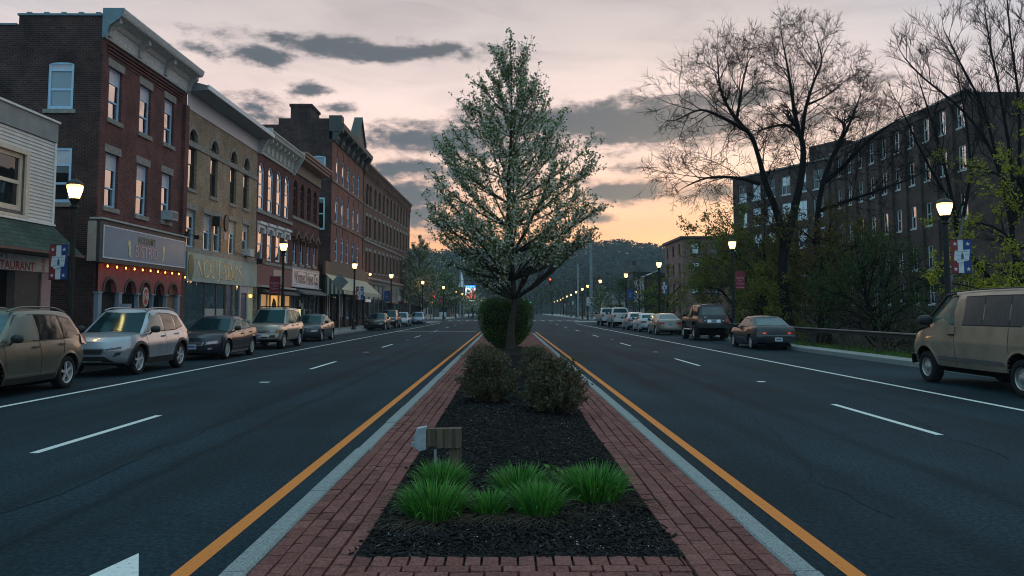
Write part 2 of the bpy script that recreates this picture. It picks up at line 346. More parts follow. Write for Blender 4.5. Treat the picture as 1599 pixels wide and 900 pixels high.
# ------------------------------------------------------------------ ground, road, kerbs, markings
def asphalt():
    m, b = new_mat('asphalt'); N, L = nt(m)
    g = N.new('ShaderNodeNewGeometry')
    fine = N.new('ShaderNodeTexNoise'); fine.inputs['Scale'].default_value = 23; fine.inputs['Detail'].default_value = 6; fine.inputs['Roughness'].default_value = .75
    L.new(g.outputs['Position'], fine.inputs['Vector'])
    mp = N.new('ShaderNodeMapping'); mp.inputs['Scale'].default_value = (.55, .05, 1); L.new(g.outputs['Position'], mp.inputs[0])
    lane = N.new('ShaderNodeTexNoise'); lane.inputs['Scale'].default_value = 1.6; lane.inputs['Detail'].default_value = 5; L.new(mp.outputs[0], lane.inputs['Vector'])
    big = N.new('ShaderNodeTexNoise'); big.inputs['Scale'].default_value = .35; big.inputs['Detail'].default_value = 6; L.new(g.outputs['Position'], big.inputs['Vector'])
    r1 = N.new('ShaderNodeValToRGB'); r1.color_ramp.elements[0].position = .41; r1.color_ramp.elements[1].position = .62
    r1.color_ramp.elements[0].color = (.0016,.0115,.0185,1); r1.color_ramp.elements[1].color = (.0155,.0375,.050,1)
    L.new(fine.outputs['Fac'], r1.inputs[0])
    def mul(c, fac, lo, hi, p0=.35, p1=.65):
        r = N.new('ShaderNodeValToRGB'); r.color_ramp.elements[0].position = p0; r.color_ramp.elements[1].position = p1
        r.color_ramp.elements[0].color = (lo,lo,lo,1); r.color_ramp.elements[1].color = (hi,hi,hi,1); L.new(fac, r.inputs[0])
        x = N.new('ShaderNodeMix'); x.data_type = 'RGBA'; x.blend_type = 'MULTIPLY'; x.inputs[0].default_value = 1
        L.new(c, x.inputs[6]); L.new(r.outputs[0], x.inputs[7]); return x.outputs[2]
    c = mul(r1.outputs[0], lane.outputs['Fac'], .72, 1.3); c = mul(c, big.outputs['Fac'], .78, 1.2)
    # fine cracks along the edges of warped cells
    wp = N.new('ShaderNodeTexNoise'); wp.inputs['Scale'].default_value = .8; wp.inputs['Detail'].default_value = 5; L.new(g.outputs['Position'], wp.inputs['Vector'])
    va = N.new('ShaderNodeVectorMath'); va.operation = 'MULTIPLY_ADD'; va.inputs[1].default_value = (1.6, 1.6, 0); L.new(wp.outputs['Color'], va.inputs[0]); L.new(g.outputs['Position'], va.inputs[2])
    vo = N.new('ShaderNodeTexVoronoi'); vo.feature = 'DISTANCE_TO_EDGE'; vo.inputs['Scale'].default_value = .22; L.new(va.outputs[0], vo.inputs['Vector'])
    c = mul(c, vo.outputs['Distance'], .72, 1, .001, .003)
    # long dark paving seams and oil-darkened wheel tracks running with the lanes
    sx_ = N.new('ShaderNodeSeparateXYZ'); L.new(g.outputs['Position'], sx_.inputs[0])
    for x0, wd, dk in ((-3.55,.10,.55),(-4.25,.16,.68),(-7.1,.22,.75),(3.3,.18,.75),(4.4,.14,.7),(7.1,.2,.78)):
        d1 = N.new('ShaderNodeMath'); d1.operation = 'ADD'; d1.inputs[1].default_value = -x0; L.new(sx_.outputs[0], d1.inputs[0])
        d2 = N.new('ShaderNodeMath'); d2.operation = 'MULTIPLY_ADD'; d2.inputs[1].default_value = .35; L.new(wp.outputs['Fac'], d2.inputs[0]); L.new(d1.outputs[0], d2.inputs[2])
        d3 = N.new('ShaderNodeMath'); d3.operation = 'ADD'; d3.inputs[1].default_value = -.175; L.new(d2.outputs[0], d3.inputs[0])
        d4 = N.new('ShaderNodeMath'); d4.operation = 'ABSOLUTE'; L.new(d3.outputs[0], d4.inputs[0])
        c = mul(c, d4.outputs[0], dk, 1, wd*.2, wd*1.3)
    L.new(c, b.inputs['Base Color']); b.inputs['Roughness'].default_value = .85; b.inputs['Specular IOR Level'].default_value = .14
    bp = N.new('ShaderNodeBump'); bp.inputs['Strength'].default_value = .7; bp.inputs['Distance'].default_value = .012
    L.new(fine.outputs['Fac'], bp.inputs['Height']); L.new(bp.outputs['Normal'], b.inputs['Normal'])
    return m
ASPH = asphalt()
def paint(name, col, worn=.42):
    m, b = new_mat(name); N, L = nt(m)
    g = N.new('ShaderNodeNewGeometry'); n = N.new('ShaderNodeTexNoise'); n.inputs['Scale'].default_value = 26; n.inputs['Detail'].default_value = 8; n.inputs['Roughness'].default_value = .75
    L.new(g.outputs['Position'], n.inputs['Vector'])
    r = N.new('ShaderNodeValToRGB'); r.color_ramp.elements[0].position = worn-.07; r.color_ramp.elements[1].position = worn+.04
    r.color_ramp.elements[0].color = (*[x*.45+.01 for x in col],1); r.color_ramp.elements[1].color = (*col,1); L.new(n.outputs['Fac'], r.inputs[0])
    L.new(r.outputs[0], b.inputs['Base Color']); b.inputs['Roughness'].default_value = .8; b.inputs['Specular IOR Level'].default_value = .2
    return m
WHITE = paint('road_paint_white', (.62,.64,.62)); ORANGE = paint('road_paint_orange', (.66,.20,.04), .40)
GRAN = mat('granite', (.225,.245,.245), .85, var=.38, scale=70, bump=.35, bscale=90, spec=.2)
CONC = mat('concrete', (.24,.245,.24), .9, var=.22, scale=3, bump=.25, bscale=60, spec=.2)
SOIL = mat('soil', (.03,.028,.02), .95, var=.4, scale=2.5, bump=.6, bscale=14, spec=.1)
GRASS = mat('verge_grass', (.045,.085,.02), .9, var=.5, scale=3, bump=.6, bscale=50, spec=.1)

gm = MB()
gx = [-2500,-400,-60,-11,0,11,13.35,15.2,19,26,34,40,60,400,2500]; gz = [-.1,-.1,-.1,-.1,-.1,-.1,-.1,-.35,-1.6,-2.2,-1.4,-.6,-.4,-.3,-.3]
gy = [-300,-20,10,40,80,104,116,400,4000]
gm.add([(x, y, (z if y < 105 else -.1)) for y in gy for x, z in zip(gx, gz)],
       [(j*15+i, j*15+i+1, (j+1)*15+i+1, (j+1)*15+i) for j in range(8) for i in range(14)])
structure('ground', gm, SOIL)
KL, KR = -11.6, 11.95
rm = MB()
def sheet(mb, x0, x1, y0, y1, z, ny=1):
    for k in range(ny):
        a = y0+(y1-y0)*k/ny; b = y0+(y1-y0)*(k+1)/ny
        mb.quad((x0,a,z),(x1,a,z),(x1,b,z),(x0,b,z))
sheet(rm, KL, KR, -25, 118, 0); sheet(rm, -70, 45, 118, 140, 0); sheet(rm, -10.6, 13.6, 140, 700, 0)
structure('road', rm, ASPH)
mk = MB(); mo = MB()
Z1 = .004
for k in range(-1, 10):
    y = 9.45+13.3*k
    xd = -5.47-.0045*y
    if y < 115: sheet(mk, xd-.055, xd+.055, y, y+3.35, Z1)
    y = 10.75+13.35*k
    if y < 115: sheet(mk, 5.78-.055, 5.78+.055, y, y+3.5, Z1)
for k in range(0, 4):   # short worn ticks between the dashes
    sheet(mk, -5.72, -5.5, 18.55+13.3*k, 18.75+13.3*k, Z1); sheet(mk, 5.84, 6.02, 18.6+13.3*k, 18.85+13.3*k, Z1)
sheet(mk, -8.78, -8.66, -20, 104, Z1); sheet(mk, 8.52, 8.64, -20, 100, Z1)
# turn arrow, its head just inside the picture
mk.poly([(-2.52,5.60,Z1),(-2.80,4.2,Z1),(-2.50,4.2,Z1)]); mk.poly([(-2.52,5.60,Z1),(-2.50,4.2,Z1),(-2.24,4.2,Z1),(-1.88,4.2,Z1)]); mk.poly([(-2.50,4.2,Z1),(-2.50,2.2,Z1),(-2.24,2.2,Z1),(-2.24,4.2,Z1)])
for x in [q*1.35 for q in range(-7, 9)]:   # crossing
    sheet(mk, x, x+.62, 126.5, 129.5, Z1)
    sheet(mk, x, x+.62, 137, 138.6, Z1)
sheet(mk, -8.6, -2.4, 62.4, 62.75, Z1)
structure('white_lane_markings', mk, WHITE)
for x0 in (-2.11, 2.13): sheet(mo, x0, x0+.12, -8, 62, Z1)
structure('orange_edge_lines', mo, ORANGE)
# tar-filled cracks and a sawn patch
cr = MB(); rnd = random.Random(3)
def crack(x, y, dx, dy, n, w):
    pts = []
    for i in range(n):
        pts.append((x, y)); x += dx+rnd.uniform(-.12,.12); y += dy+rnd.uniform(-.12,.12)
    fr = Fr((0,0,0), (1,0,0)); fr.z = Vector((0,1,0)); fr.n = Vector((0,0,1))
    ribbon(cr, fr, pts, [w*rnd.uniform(.4,1.2) for _ in pts], .003)
crack(3.1, 6.5, .02, .3, 70, .012); crack(4.4, 11, .22, .02, 18, .012); crack(-4.0, 6, -.01, .35, 60, .012)
crack(2.9, 17, .25, .01, 20, .012); crack(5.6, 9, .02, .3, 60, .015); crack(-8.2, 26, .28, .02, 20, .02); crack(-8.4, 31.5, .28, .01, 20, .02)
crack(-7.4, 14, .02, .35, 50, .012); crack(7.2, 20, .02, .35, 40, .012); crack(-8, 44, .3, .0, 18, .03)
structure('road_cracks', cr, mat('tar', (.0025,.005,.007), .8, spec=.1))

# sidewalks with granite kerbs
sw = MB(); kb = MB(); SZ = .15
def kerb_run(x0, x1, y0, y1, step=1.9):
    y = y0
    while y < y1:
        e = min(y+step, y1); j = random.uniform(-.004,.004)
        kb.box((x0+j, y+.006, -.08), (x1+j, e-.006, SZ+random.uniform(-.004,.004))); y = e
sw.box((-15.15,-20,-.05),(-11.78,116,SZ-.006)); kerb_run(-11.78, KL, -20, 96)
sw.box((-60,140.3,-.05),(-10.8,420,SZ-.006))
sw.box((KR+.18,-20,-.05),(12.85,104,SZ-.006)); kerb_run(KR, KR+.18, -20, 100)
sw.box((13.8,140,-.05),(22,420,SZ-.006)); sw.box((9.4,104,-.05),(24,116,SZ-.004)); kb.box((9.22,104,-.05),(9.4,116,SZ+.002))
sw.box((-11.6,98,-.05),(-9.6,116,SZ-.004)); kb.box((-9.6,98,-.05),(-9.42,116,SZ+.002))
structure('sidewalk', sw, CONC); structure('granite_kerb', kb, GRAN)

# ---------------- the median: kerb stones, laid brick, mulch bed
MZ = .13; MY0, MY1 = -4, 54
mkb = MB()
def median_kerb(x0, x1):
    y = MY0; rnd = random.Random(int(x0*10))
    while y < MY1-.1:
        e = min(y+rnd.choice((1.55,1.8,2.1)), MY1); j = rnd.uniform(-.008,.008)
        a, b, c = x0+j, x1+j, MZ+rnd.uniform(-.006,.006)
        # stone with its arrises knocked off
        pr = [(a,-.08),(b,-.08),(b,c-.015),(b-.014,c),(a+.014,c),(a,c-.015)]
        y0, y1 = y+.007, e-.007
        mkb.add([(p,y0,q) for p,q in pr]+[(p,y1,q) for p,q in pr],
                [(i,i+6,(i+1)%6+6,(i+1)%6) for i in range(6)]+[tuple(range(6)), tuple(range(6,12))[::-1]]); y = e
median_kerb(-1.68,-1.525); median_kerb(1.685,1.84)
n = 14; cx = .083
for i in range(n):   # rounded nose at the far end
    a0, a1 = math.pi*i/n, math.pi*(i+1)/n; ro, ri = 1.76, 1.588
    P = [(cx+ro*math.cos(a0), MY1+ro*.9*math.sin(a0)), (cx+ro*math.cos(a1), MY1+ro*.9*math.sin(a1)), (cx+ri*math.cos(a1), MY1+ri*.9*math.sin(a1)), (cx+ri*math.cos(a0), MY1+ri*.9*math.sin(a0))]
    mkb.add([(x,y,-.08) for x,y in P]+[(x,y,MZ) for x,y in P], [(0,1,5,4),(1,2,6,5),(2,3,7,6),(3,0,4,7),(4,5,6,7)])
structure('median_kerb', mkb, GRAN)
BRK = island('paving_brick', [(.17,.064,.055),(.205,.08,.068),(.14,.055,.05),(.225,.092,.08),(.18,.071,.062)], .9, .15, bump=.6, bscale=45)
br = MB(); rnd = random.Random(11)
def paver(x0, x1, y0, y1, z=MZ-.004):
    t = [z+rnd.uniform(-.005,.005) for _ in range(4)]; c = .004
    x0 += .004+rnd.uniform(0,.002); x1 -= .004; y0 += .0022; y1 -= .0022
    br.add([(x0,y0,z-.04),(x1,y0,z-.04),(x1,y1,z-.04),(x0,y1,z-.04),
            (x0+c,y0+c,t[0]),(x1-c,y0+c,t[1]),(x1-c,y1-c,t[2]),(x0+c,y1-c,t[3])],
           [(4,5,6,7),(0,1,5,4),(1,2,6,5),(2,3,7,6),(3,0,4,7)])
BX0, BX1, BY0, BY1 = -.95, 1.10, 5.11, 34.0
def strip(x0, x1, y0, y1):
    k = max(1, round((x1-x0)/.112)); w = (x1-x0)/k
    for i in range(k):
        y = y0-(.1 if i % 2 else 0)-rnd.uniform(0,.03)
        while y < y1:
            l = .203*rnd.uniform(.97,1.03); wob = .006*math.sin(y*1.7+i)
            paver(x0+i*w+wob, x0+(i+1)*w+wob, max(y,y0), min(y+l,y1)); y += l
strip(-1.522, BX0, MY0, MY1); strip(BX1, 1.682, MY0, MY1)
y = BY0; row = 0
while y > MY0:
    h = .185 if row == 0 else .112; e = y; y -= h; x = BX0-(.1 if row % 2 else 0)
    while x < BX1-.01:
        l = (.112 if row == 0 else .203)*rnd.uniform(.95,1.05); paver(max(x,BX0), min(x+l,BX1), y, e); x += l
    row += 1
strip(BX0, BX1, BY1, MY1)
structure('brick_paving', br, BRK)
sand = MB(); sheet(sand, -1.51, 1.675, MY0, MY1, MZ-.030); 
sand.poly([(cx+1.6*math.cos(math.pi*i/14), MY1+1.44*math.sin(math.pi*i/14), MZ-.03) for i in range(15)])
structure('paving_bed', sand, mat('joint_sand', (.035,.03,.028), .95, spec=.1))
MUL = mat('mulch_soil', (.007,.0065,.006), .95, var=.5, scale=25, bump=1, bscale=45, spec=.15)
def bedz(x, y):
    e = min(x-BX0, BX1-x, y-BY0, BY1-y); k = max(0, min(1, e/.35))
    return MZ-.026+.06*k+.035*k*mnoise.noise(Vector((x*1.6, y*1.6, 0)))
mm = MB(); mm.grid(lambda a,b: (lambda x,y: (x,y,bedz(x,y)+.012*mnoise.noise(Vector((x*9,y*9,1)))))(BX0-.02+(BX1-BX0+.04)*a, BY0-.02+(BY1-BY0+.04)*b), 24, 240)
structure('mulch_bed', mm, MUL)
CHIP = island('bark_chip', [(.003,.003,.004),(.006,.006,.006),(.011,.010,.010),(.004,.004,.005),(.028,.027,.026),(.005,.005,.005),(.008,.007,.007)], .8, .25)
ch = MB(); rnd = random.Random(5)
for k in range(21000):
    y = BY0+(BY1-BY0)*rnd.random()**2.4*.75; x = BX0+(BX1-BX0)*rnd.random()
    if rnd.random() < .12: x += rnd.choice((-1,1))*rnd.uniform(0,.06)
    if y > BY0+.05 or rnd.random() < .7:
        z = bedz(min(max(x,BX0),BX1),y)+rnd.uniform(.002,.02); l = rnd.uniform(.007,.027)*(1 if y < 12 else 1.7); w = l*rnd.uniform(.2,.5); t = .005
        if x < BX0 or x > BX1: z = MZ+.006
        M = Matrix.Rotation(rnd.uniform(0,6.28),3,'Z') @ Matrix.Rotation(rnd.uniform(-.6,.6),3,'X') @ Matrix.Rotation(rnd.uniform(-.5,.5),3,'Y')
        q = [M @ Vector(c)+Vector((x,y,z)) for c in ((-l,-w*.6,-t),(l*.8,-w,-t),(l,w*.7,-t),(-l*.9,w,-t),(-l,-w*.6,t),(l*.8,-w,t),(l,w*.7,t),(-l*.9,w,t))]
        ch.add(q, [(4,5,6,7),(0,1,5,4),(1,2,6,5),(2,3,7,6),(3,0,4,7)])
tag(ch.build('bark_chips', CHIP), 'dark bark chips strewn over the planting bed of the median', 'bark mulch', kind='stuff')
FLK = island('pale_flake', [(.25,.26,.26),(.4,.4,.4),(.18,.15,.12),(.5,.5,.5)], .8, .3)
fl = MB()
for k in range(420):
    y = BY0+.1+(14-BY0)*rnd.random()**1.6; x = rnd.uniform(BX0+.05,BX1-.05); z = bedz(x,y)+.022; s = rnd.uniform(.004,.011)
    a = rnd.uniform(0,3); c, d = math.cos(a)*s, math.sin(a)*s; h = rnd.uniform(-.004,.006)
    fl.quad((x-c,y-d,z),(x+d*.5,y-c*.5,z+h),(x+c,y+d,z+.003),(x-d*.5,y+c*.5,z))
tag(fl.build('fallen_petals', FLK), 'tiny pale petals scattered over the dark mulch', 'petals', kind='stuff')

# ------------------------------------------------------------------ plants of the median
def rdir(r): 
    z = r.uniform(-1,1); a = r.uniform(0,6.283); s = math.sqrt(1-z*z); return Vector((s*math.cos(a), s*math.sin(a), z))
def leaf(mb, p, l, w, r, d=None, mi=0):
    d = d or rdir(r); s = d.cross(rdir(r)); s = s.normalized() if s.length > 1e-3 else Vector((1,0,0))
    p = Vector(p); mb.add([p, p+d*l*.5+s*w*.5, p+d*l, p+d*l*.5-s*w*.5], [(0,1,2,3)], mi)
BLADE = island('grass_blade', [(.010,.055,.014),(.03,.16,.022),(.06,.24,.03),(.12,.36,.05),(.018,.09,.018),(.20,.38,.07)], .55, .35, trans=.3)
STRAW = island('dry_straw', [(.10,.075,.05),(.06,.05,.035),(.15,.12,.09)], .9, .1)
def tuft(loc, rad, h, nblade, label, seed, straw=True):
    r = random.Random(seed); root = empty('grass_clump', loc, label, 'grass clump', 'leafy clumps planted in the mulch')
    mb = MB(); L0 = Vector(loc)
    for k in range(int(nblade*2.1)):
        q = r.random()**.6; a = r.uniform(0,6.283); o = Vector((math.cos(a), math.sin(a), 0))
        b = L0+o*rad*.60*q; ln = .88*h*r.uniform(.55,1.2)*(1.02-.1*q); lean = q*r.uniform(.3,1.05)+r.uniform(0,.15)
        w = r.uniform(.004,.011); s = Vector((-o.y,o.x,0)); s = (s+Vector((r.uniform(-.8,.8),r.uniform(-.8,.8),0))).normalized()
        pts = []; c = r.uniform(.1,1.1)*(.25+.75*q)
        for i in range(6):
            t = i/5; an = lean*(.35+.65*t)+c*t*t; 
            pts.append((pts[-1] if pts else b)+(Vector((0,0,math.cos(an)))+o*math.sin(an))*(ln/5) if i else b)
        vs = []
        for i, p in enumerate(pts):
            ww = w*(1-.15*abs(i-2)) if i < 5 else .001
            vs += [p-s*ww*.5, p+s*ww*.5]
        mb.add(vs, [(2*i,2*i+1,2*i+3,2*i+2) for i in range(5)], 0, True)
    mb.build('blades', BLADE, root)
    if straw:
        sm = MB()
        for k in range(130):
            a = r.uniform(3.3,6.1) if r.random() < .8 else r.uniform(0,6.28); rr = rad*r.uniform(.45,1.35)
            p = L0+Vector((math.cos(a)*rr, math.sin(a)*rr, .03)); d = Vector((math.cos(a+r.uniform(-.9,.9)), math.sin(a+r.uniform(-.9,.9)), r.uniform(-.05,.12)))
            sm.tube([p, p+d*.09, p+d*.16+Vector((0,0,-.02))], .0016, 3, caps=False)
        sm.build('dead_blades', STRAW, root)
G = [((-.55,6.75),.25,.29,360,'bushy grass clump in front of the grey outlet box and wooden post'),
     ((-.53,5.92),.31,.29,560,'broad grass clump nearest the left front corner of the mulch bed'),
     ((.10,6.55),.26,.29,420,'grass clump in the middle row, behind the two low front clumps'),
     ((-.13,5.98),.19,.21,240,'low grass clump at the front, right beside the broad left clump'),
     ((.22,5.98),.25,.28,400,'grass clump at the front between the low clump and the right hand clump'),
     ((.70,6.42),.31,.31,560,'round grass clump standing alone on the right of the mulch bed')]
for i, ((x,y),ra,h,n,l) in enumerate(G): tuft((x,y,bedz(x,y)), ra, h, n, l, 40+i)
# a few broad weed leaves
wm = MB(); rw = random.Random(8); wl = (.43,6.62,bedz(.43,6.62))
for k in range(46):
    a = rw.uniform(0,6.28); p = Vector(wl)+Vector((math.cos(a)*rw.uniform(0,.15), math.sin(a)*.13*rw.random(), rw.uniform(.03,.2)))
    leaf(wm, p, .07, .045, rw, Vector((math.cos(a), math.sin(a), .4)).normalized())
    wm.tube([Vector(wl), p], .002, 3, caps=False)
wm.thing('weed', island('weed_leaf', [(.05,.14,.02),(.08,.2,.03)], .7, .2, trans=.25), wl, 'small leafy weed left of the lone right grass clump', 'weed')
# outlet post
WOOD = mat('weathered_wood', (.075,.048,.03), .85, var=.5, scale=4, stretch=(9,9,.7), bump=.5, bscale=12, col2=(.15,.105,.07))
GALV = mat('galvanised', (.32,.36,.40), .55, .5, var=.15, scale=20)
px_, py_ = -.515, 7.2; pz = bedz(px_,py_)
post = empty('outlet_post', (px_,py_,pz), 'short wooden post with a grey weatherproof outlet box on its arm', 'outlet post')
b = MB(); b.box((px_+.0,py_-.045,pz-.1),(px_+.105,py_+.06,.615)); b.build('post', WOOD, post)
b = MB(); b.box((px_-.105,py_-.09,.455),(px_+.105,py_-.047,.62)); b.build('front_board', WOOD, post)
b = MB(); b.box((px_-.20,py_-.045,.46),(px_-.002,py_+.045,.612)); arm = b.build('arm', WOOD, post)
b = MB(); b.fprism(Fr((px_-.202,py_,0),(0,1,0),(-1,0,0)), [(0,.435),(.06,.42),(.09,.45),(.11,.54),(.085,.615),(.0,.63)], -.06, .06)
ob = b.build('outlet_box', GALV, post)
b = MB(); b.box((px_-.335,py_-.02,.45),(px_-.30,py_+.02,.49)); b.build('latch', GALV, ob)
b = MB(); b.tube([(px_-.12,py_-.03,pz-.1),(px_-.12,py_-.03,.43)], .014, 8); b.build('conduit', GALV, post)

SHL = island('shrub_leaf', [(.09,.036,.024),(.04,.065,.022),(.15,.06,.042),(.06,.095,.035),(.13,.07,.05),(.045,.08,.028),(.20,.15,.12),(.08,.12,.05)], .75, .2, trans=.15)
BARK = mat('bark', (.045,.036,.03), .95, var=.4, scale=9, stretch=(3,3,.6), bump=.6, bscale=20, spec=.1)
def spirea(x, y, rx, ry, h, nl, label, seed):
    r = random.Random(seed); z0 = bedz(x,y); root = empty('shrub', (x,y,z0), label, 'shrub', 'twiggy reddish shrubs of the median bed')
    tw = MB(); lf = MB(); L0 = Vector((x,y,z0))
    for k in range(150):
        a = r.uniform(0,6.283); q = math.sqrt(r.random()); top = L0+Vector((math.cos(a)*rx*q*r.uniform(.85,1.1), math.sin(a)*ry*q*r.uniform(.85,1.1), 0))
        hz = h*(1-.40*q**2.5)*r.uniform(.8,1.06); top.z = z0+hz*(1 if q < .7 else r.uniform(.25,1))
        b = L0+Vector((math.cos(a)*rx*q*.25, math.sin(a)*ry*q*.25, 0)); mid = (b+top)/2+Vector((math.cos(a)*rx*.12*q, math.sin(a)*ry*.12*q, .06*h))
        pts = [b, b*.6+mid*.4, mid, mid*.4+top*.6, top]; tw.tube(pts, [.007,.006,.005,.0035,.002], 3, caps=False)
        for i in range(nl//150):
            t = 1-abs(r.gauss(0,.42)); t = max(.15, t); s = t*4; j = min(3,int(s)); p = pts[j].lerp(pts[j+1], s-j)
            p = p+rdir(r)*r.uniform(.01,.08); l = r.uniform(.028,.058)
            leaf(lf, p, l, l*.5, r, (rdir(r)+Vector((math.cos(a),math.sin(a),.6))*.7).normalized())
    tw.build('stems', BARK, root); lf.build('foliage', SHL, root)
spirea(-.31,13.3,.53,.55,.84,11500,'large reddish green shrub on the left of the mulch bed',21)
spirea(.70,11.9,.52,.54,.80,12000,'large reddish green shrub on the right, nearest the camera of the shrubs',22)
spirea(-.50,18.2,.42,.5,.74,6000,'shrub behind the large left shrub, showing over it',23)
spirea(.62,17.8,.42,.5,.68,6000,'lower shrub behind the right shrub, in front of the pear trunk',24)
HDL = island('hedge_leaf', [(.022,.052,.012),(.05,.10,.02),(.075,.13,.025),(.11,.17,.035),(.035,.07,.016)], .7, .25, trans=.1)
def ball_hedge(x, y, rx, ry, h, nl, label, seed):
    r = random.Random(seed); root = empty('clipped_bush', (x,y,MZ), label, 'bush'); z0 = MZ
    c = MB()
    def S(a, b, k):
        an = 2*math.pi*a; e = math.pi*(b-.5); ce = abs(math.cos(e))**.55; se = math.copysign(abs(math.sin(e))**.7, math.sin(e))
        nn = 1+.07*mnoise.noise(Vector((math.cos(an)*2,math.sin(an)*2,se*2+seed)))
        zz = h*.5+h*.5*se; tp = 1-.38*max(0,1-zz/(h*.55))**1.5
        return Vector((x+rx*k*nn*ce*math.cos(an)*tp, y+ry*k*nn*ce*math.sin(an)*tp, z0+.05+zz*(.5+.5*k)))
    c.grid(lambda a,b: S(a,b,.86), 28, 16); c.build('twigs', mat('hedge_inside', (.012,.016,.008), .95, var=.5, scale=12, bump=1, bscale=20, spec=.05), root)  # closed dark core, the shade inside the bush put into its colour
    lf = MB()
    for k in range(nl):
        p = S(r.random(), .5+math.asin(r.uniform(-1,1))/math.pi, 1+r.gauss(-.03,.05)); n = (p-Vector((x,y,z0+h*.5))).normalized(); l = r.uniform(.035,.075)
        leaf(lf, p, l, l*.55, r, (n*.8+rdir(r)).normalized())
    lf.build('foliage', HDL, root)
    st = MB()
    for k in range(9): st.tube([(x+r.uniform(-.15,.15),y+r.uniform(-.15,.15),z0-.05),(x+r.uniform(-.4,.4),y+r.uniform(-.4,.4),z0+h*.4)], .018, 5)
    st.build('stems', BARK, root)
ball_hedge(-.07,33.0,1.10,1.05,1.98,17000,'round clipped green bush standing right behind the flowering tree',31)
spirea(.72,26.5,.28,.3,.3,600,'tiny shrub on the bed left of the kerb, near the tree trunk',32)

# ------------------------------------------------------------------ trees
class Tree:
    def __init__(s, seed): s.r = random.Random(seed); s.wood = MB(); s.tips = []
    def limb(s, pts, r0, r1, n=7):
        """smooth limb through the points; returns the fine polyline and radii"""
        P = [Vector(p) for p in pts]; out = []
        for i in range(len(P)-1):
            a, b, c, d = P[max(i-1,0)], P[i], P[i+1], P[min(i+2,len(P)-1)]
            for k in range(4):
                t = k/4; out.append(.5*((2*b)+(c-a)*t+(2*a-5*b+4*c-d)*t*t+(3*b-a-3*c+d)*t**3))
        out.append(P[-1]); m = len(out)-1
        rr = [r0+(r1-r0)*(i/m)**.85 for i in range(m+1)]
        s.wood.tube(out, rr, n); return out, rr
    def grow(s, p, d, ln, rad, depth, up=.15, spread=.75, wig=.16, nch=(3,5), tipmin=0):
        r = s.r; k = 5 if depth > 1 else 3; pts = [p.copy()]; dd = d.normalized()
        for i in range(k):
            dd = (dd+rdir(r)*wig+Vector((0,0,up*.35))).normalized(); pts.append(pts[-1]+dd*ln/k)
        rr = [rad*(1-.62*i/k) for i in range(k+1)]
        s.wood.tube(pts, rr, 5 if rad > .03 else 3, caps=False)
        if depth <= 0: s.tips.append((pts[-1], dd)); s.tips.append((pts[-2], dd)); return
        for j in range(r.randint(*nch)):
            t = r.uniform(.28,1.0); q = t*k; i = min(k-1,int(q)); b = pts[i].lerp(pts[i+1], q-i)
            loc = (pts[i+1]-pts[i]).normalized(); side = loc.cross(rdir(r))
            if side.length < .05: continue
            nd = (loc*(1-.35*spread)+side.normalized()*spread*r.uniform(.6,1.1)+Vector((0,0,up))).normalized()
            s.grow(b, nd, ln*r.uniform(.42,.72), max(rad*.55, tipmin), depth-1, up, spread, wig, nch, tipmin)
        s.grow(pts[-1], dd, ln*.55, rr[-1], depth-1, up, spread, wig, (max(1,nch[0]-1), max(2,nch[1]-1)), tipmin)
PETAL = island('pear_blossom', [(.56,.56,.47),(.74,.73,.62),(.46,.48,.38),(.64,.63,.54)], .7, .2, trans=.25)
PLEAF = island('pear_leaf', [(.04,.09,.014),(.08,.14,.02),(.13,.19,.026),(.05,.09,.016),(.18,.22,.035)], .6, .3, trans=.25)
def interp(tab, x):
    if x <= tab[0][0]: return tab[0][1]
    for (a,b),(c,d) in zip(tab, tab[1:]):
        if x <= c: return b+(d-b)*(x-a)/(c-a)
    return tab[-1][1]
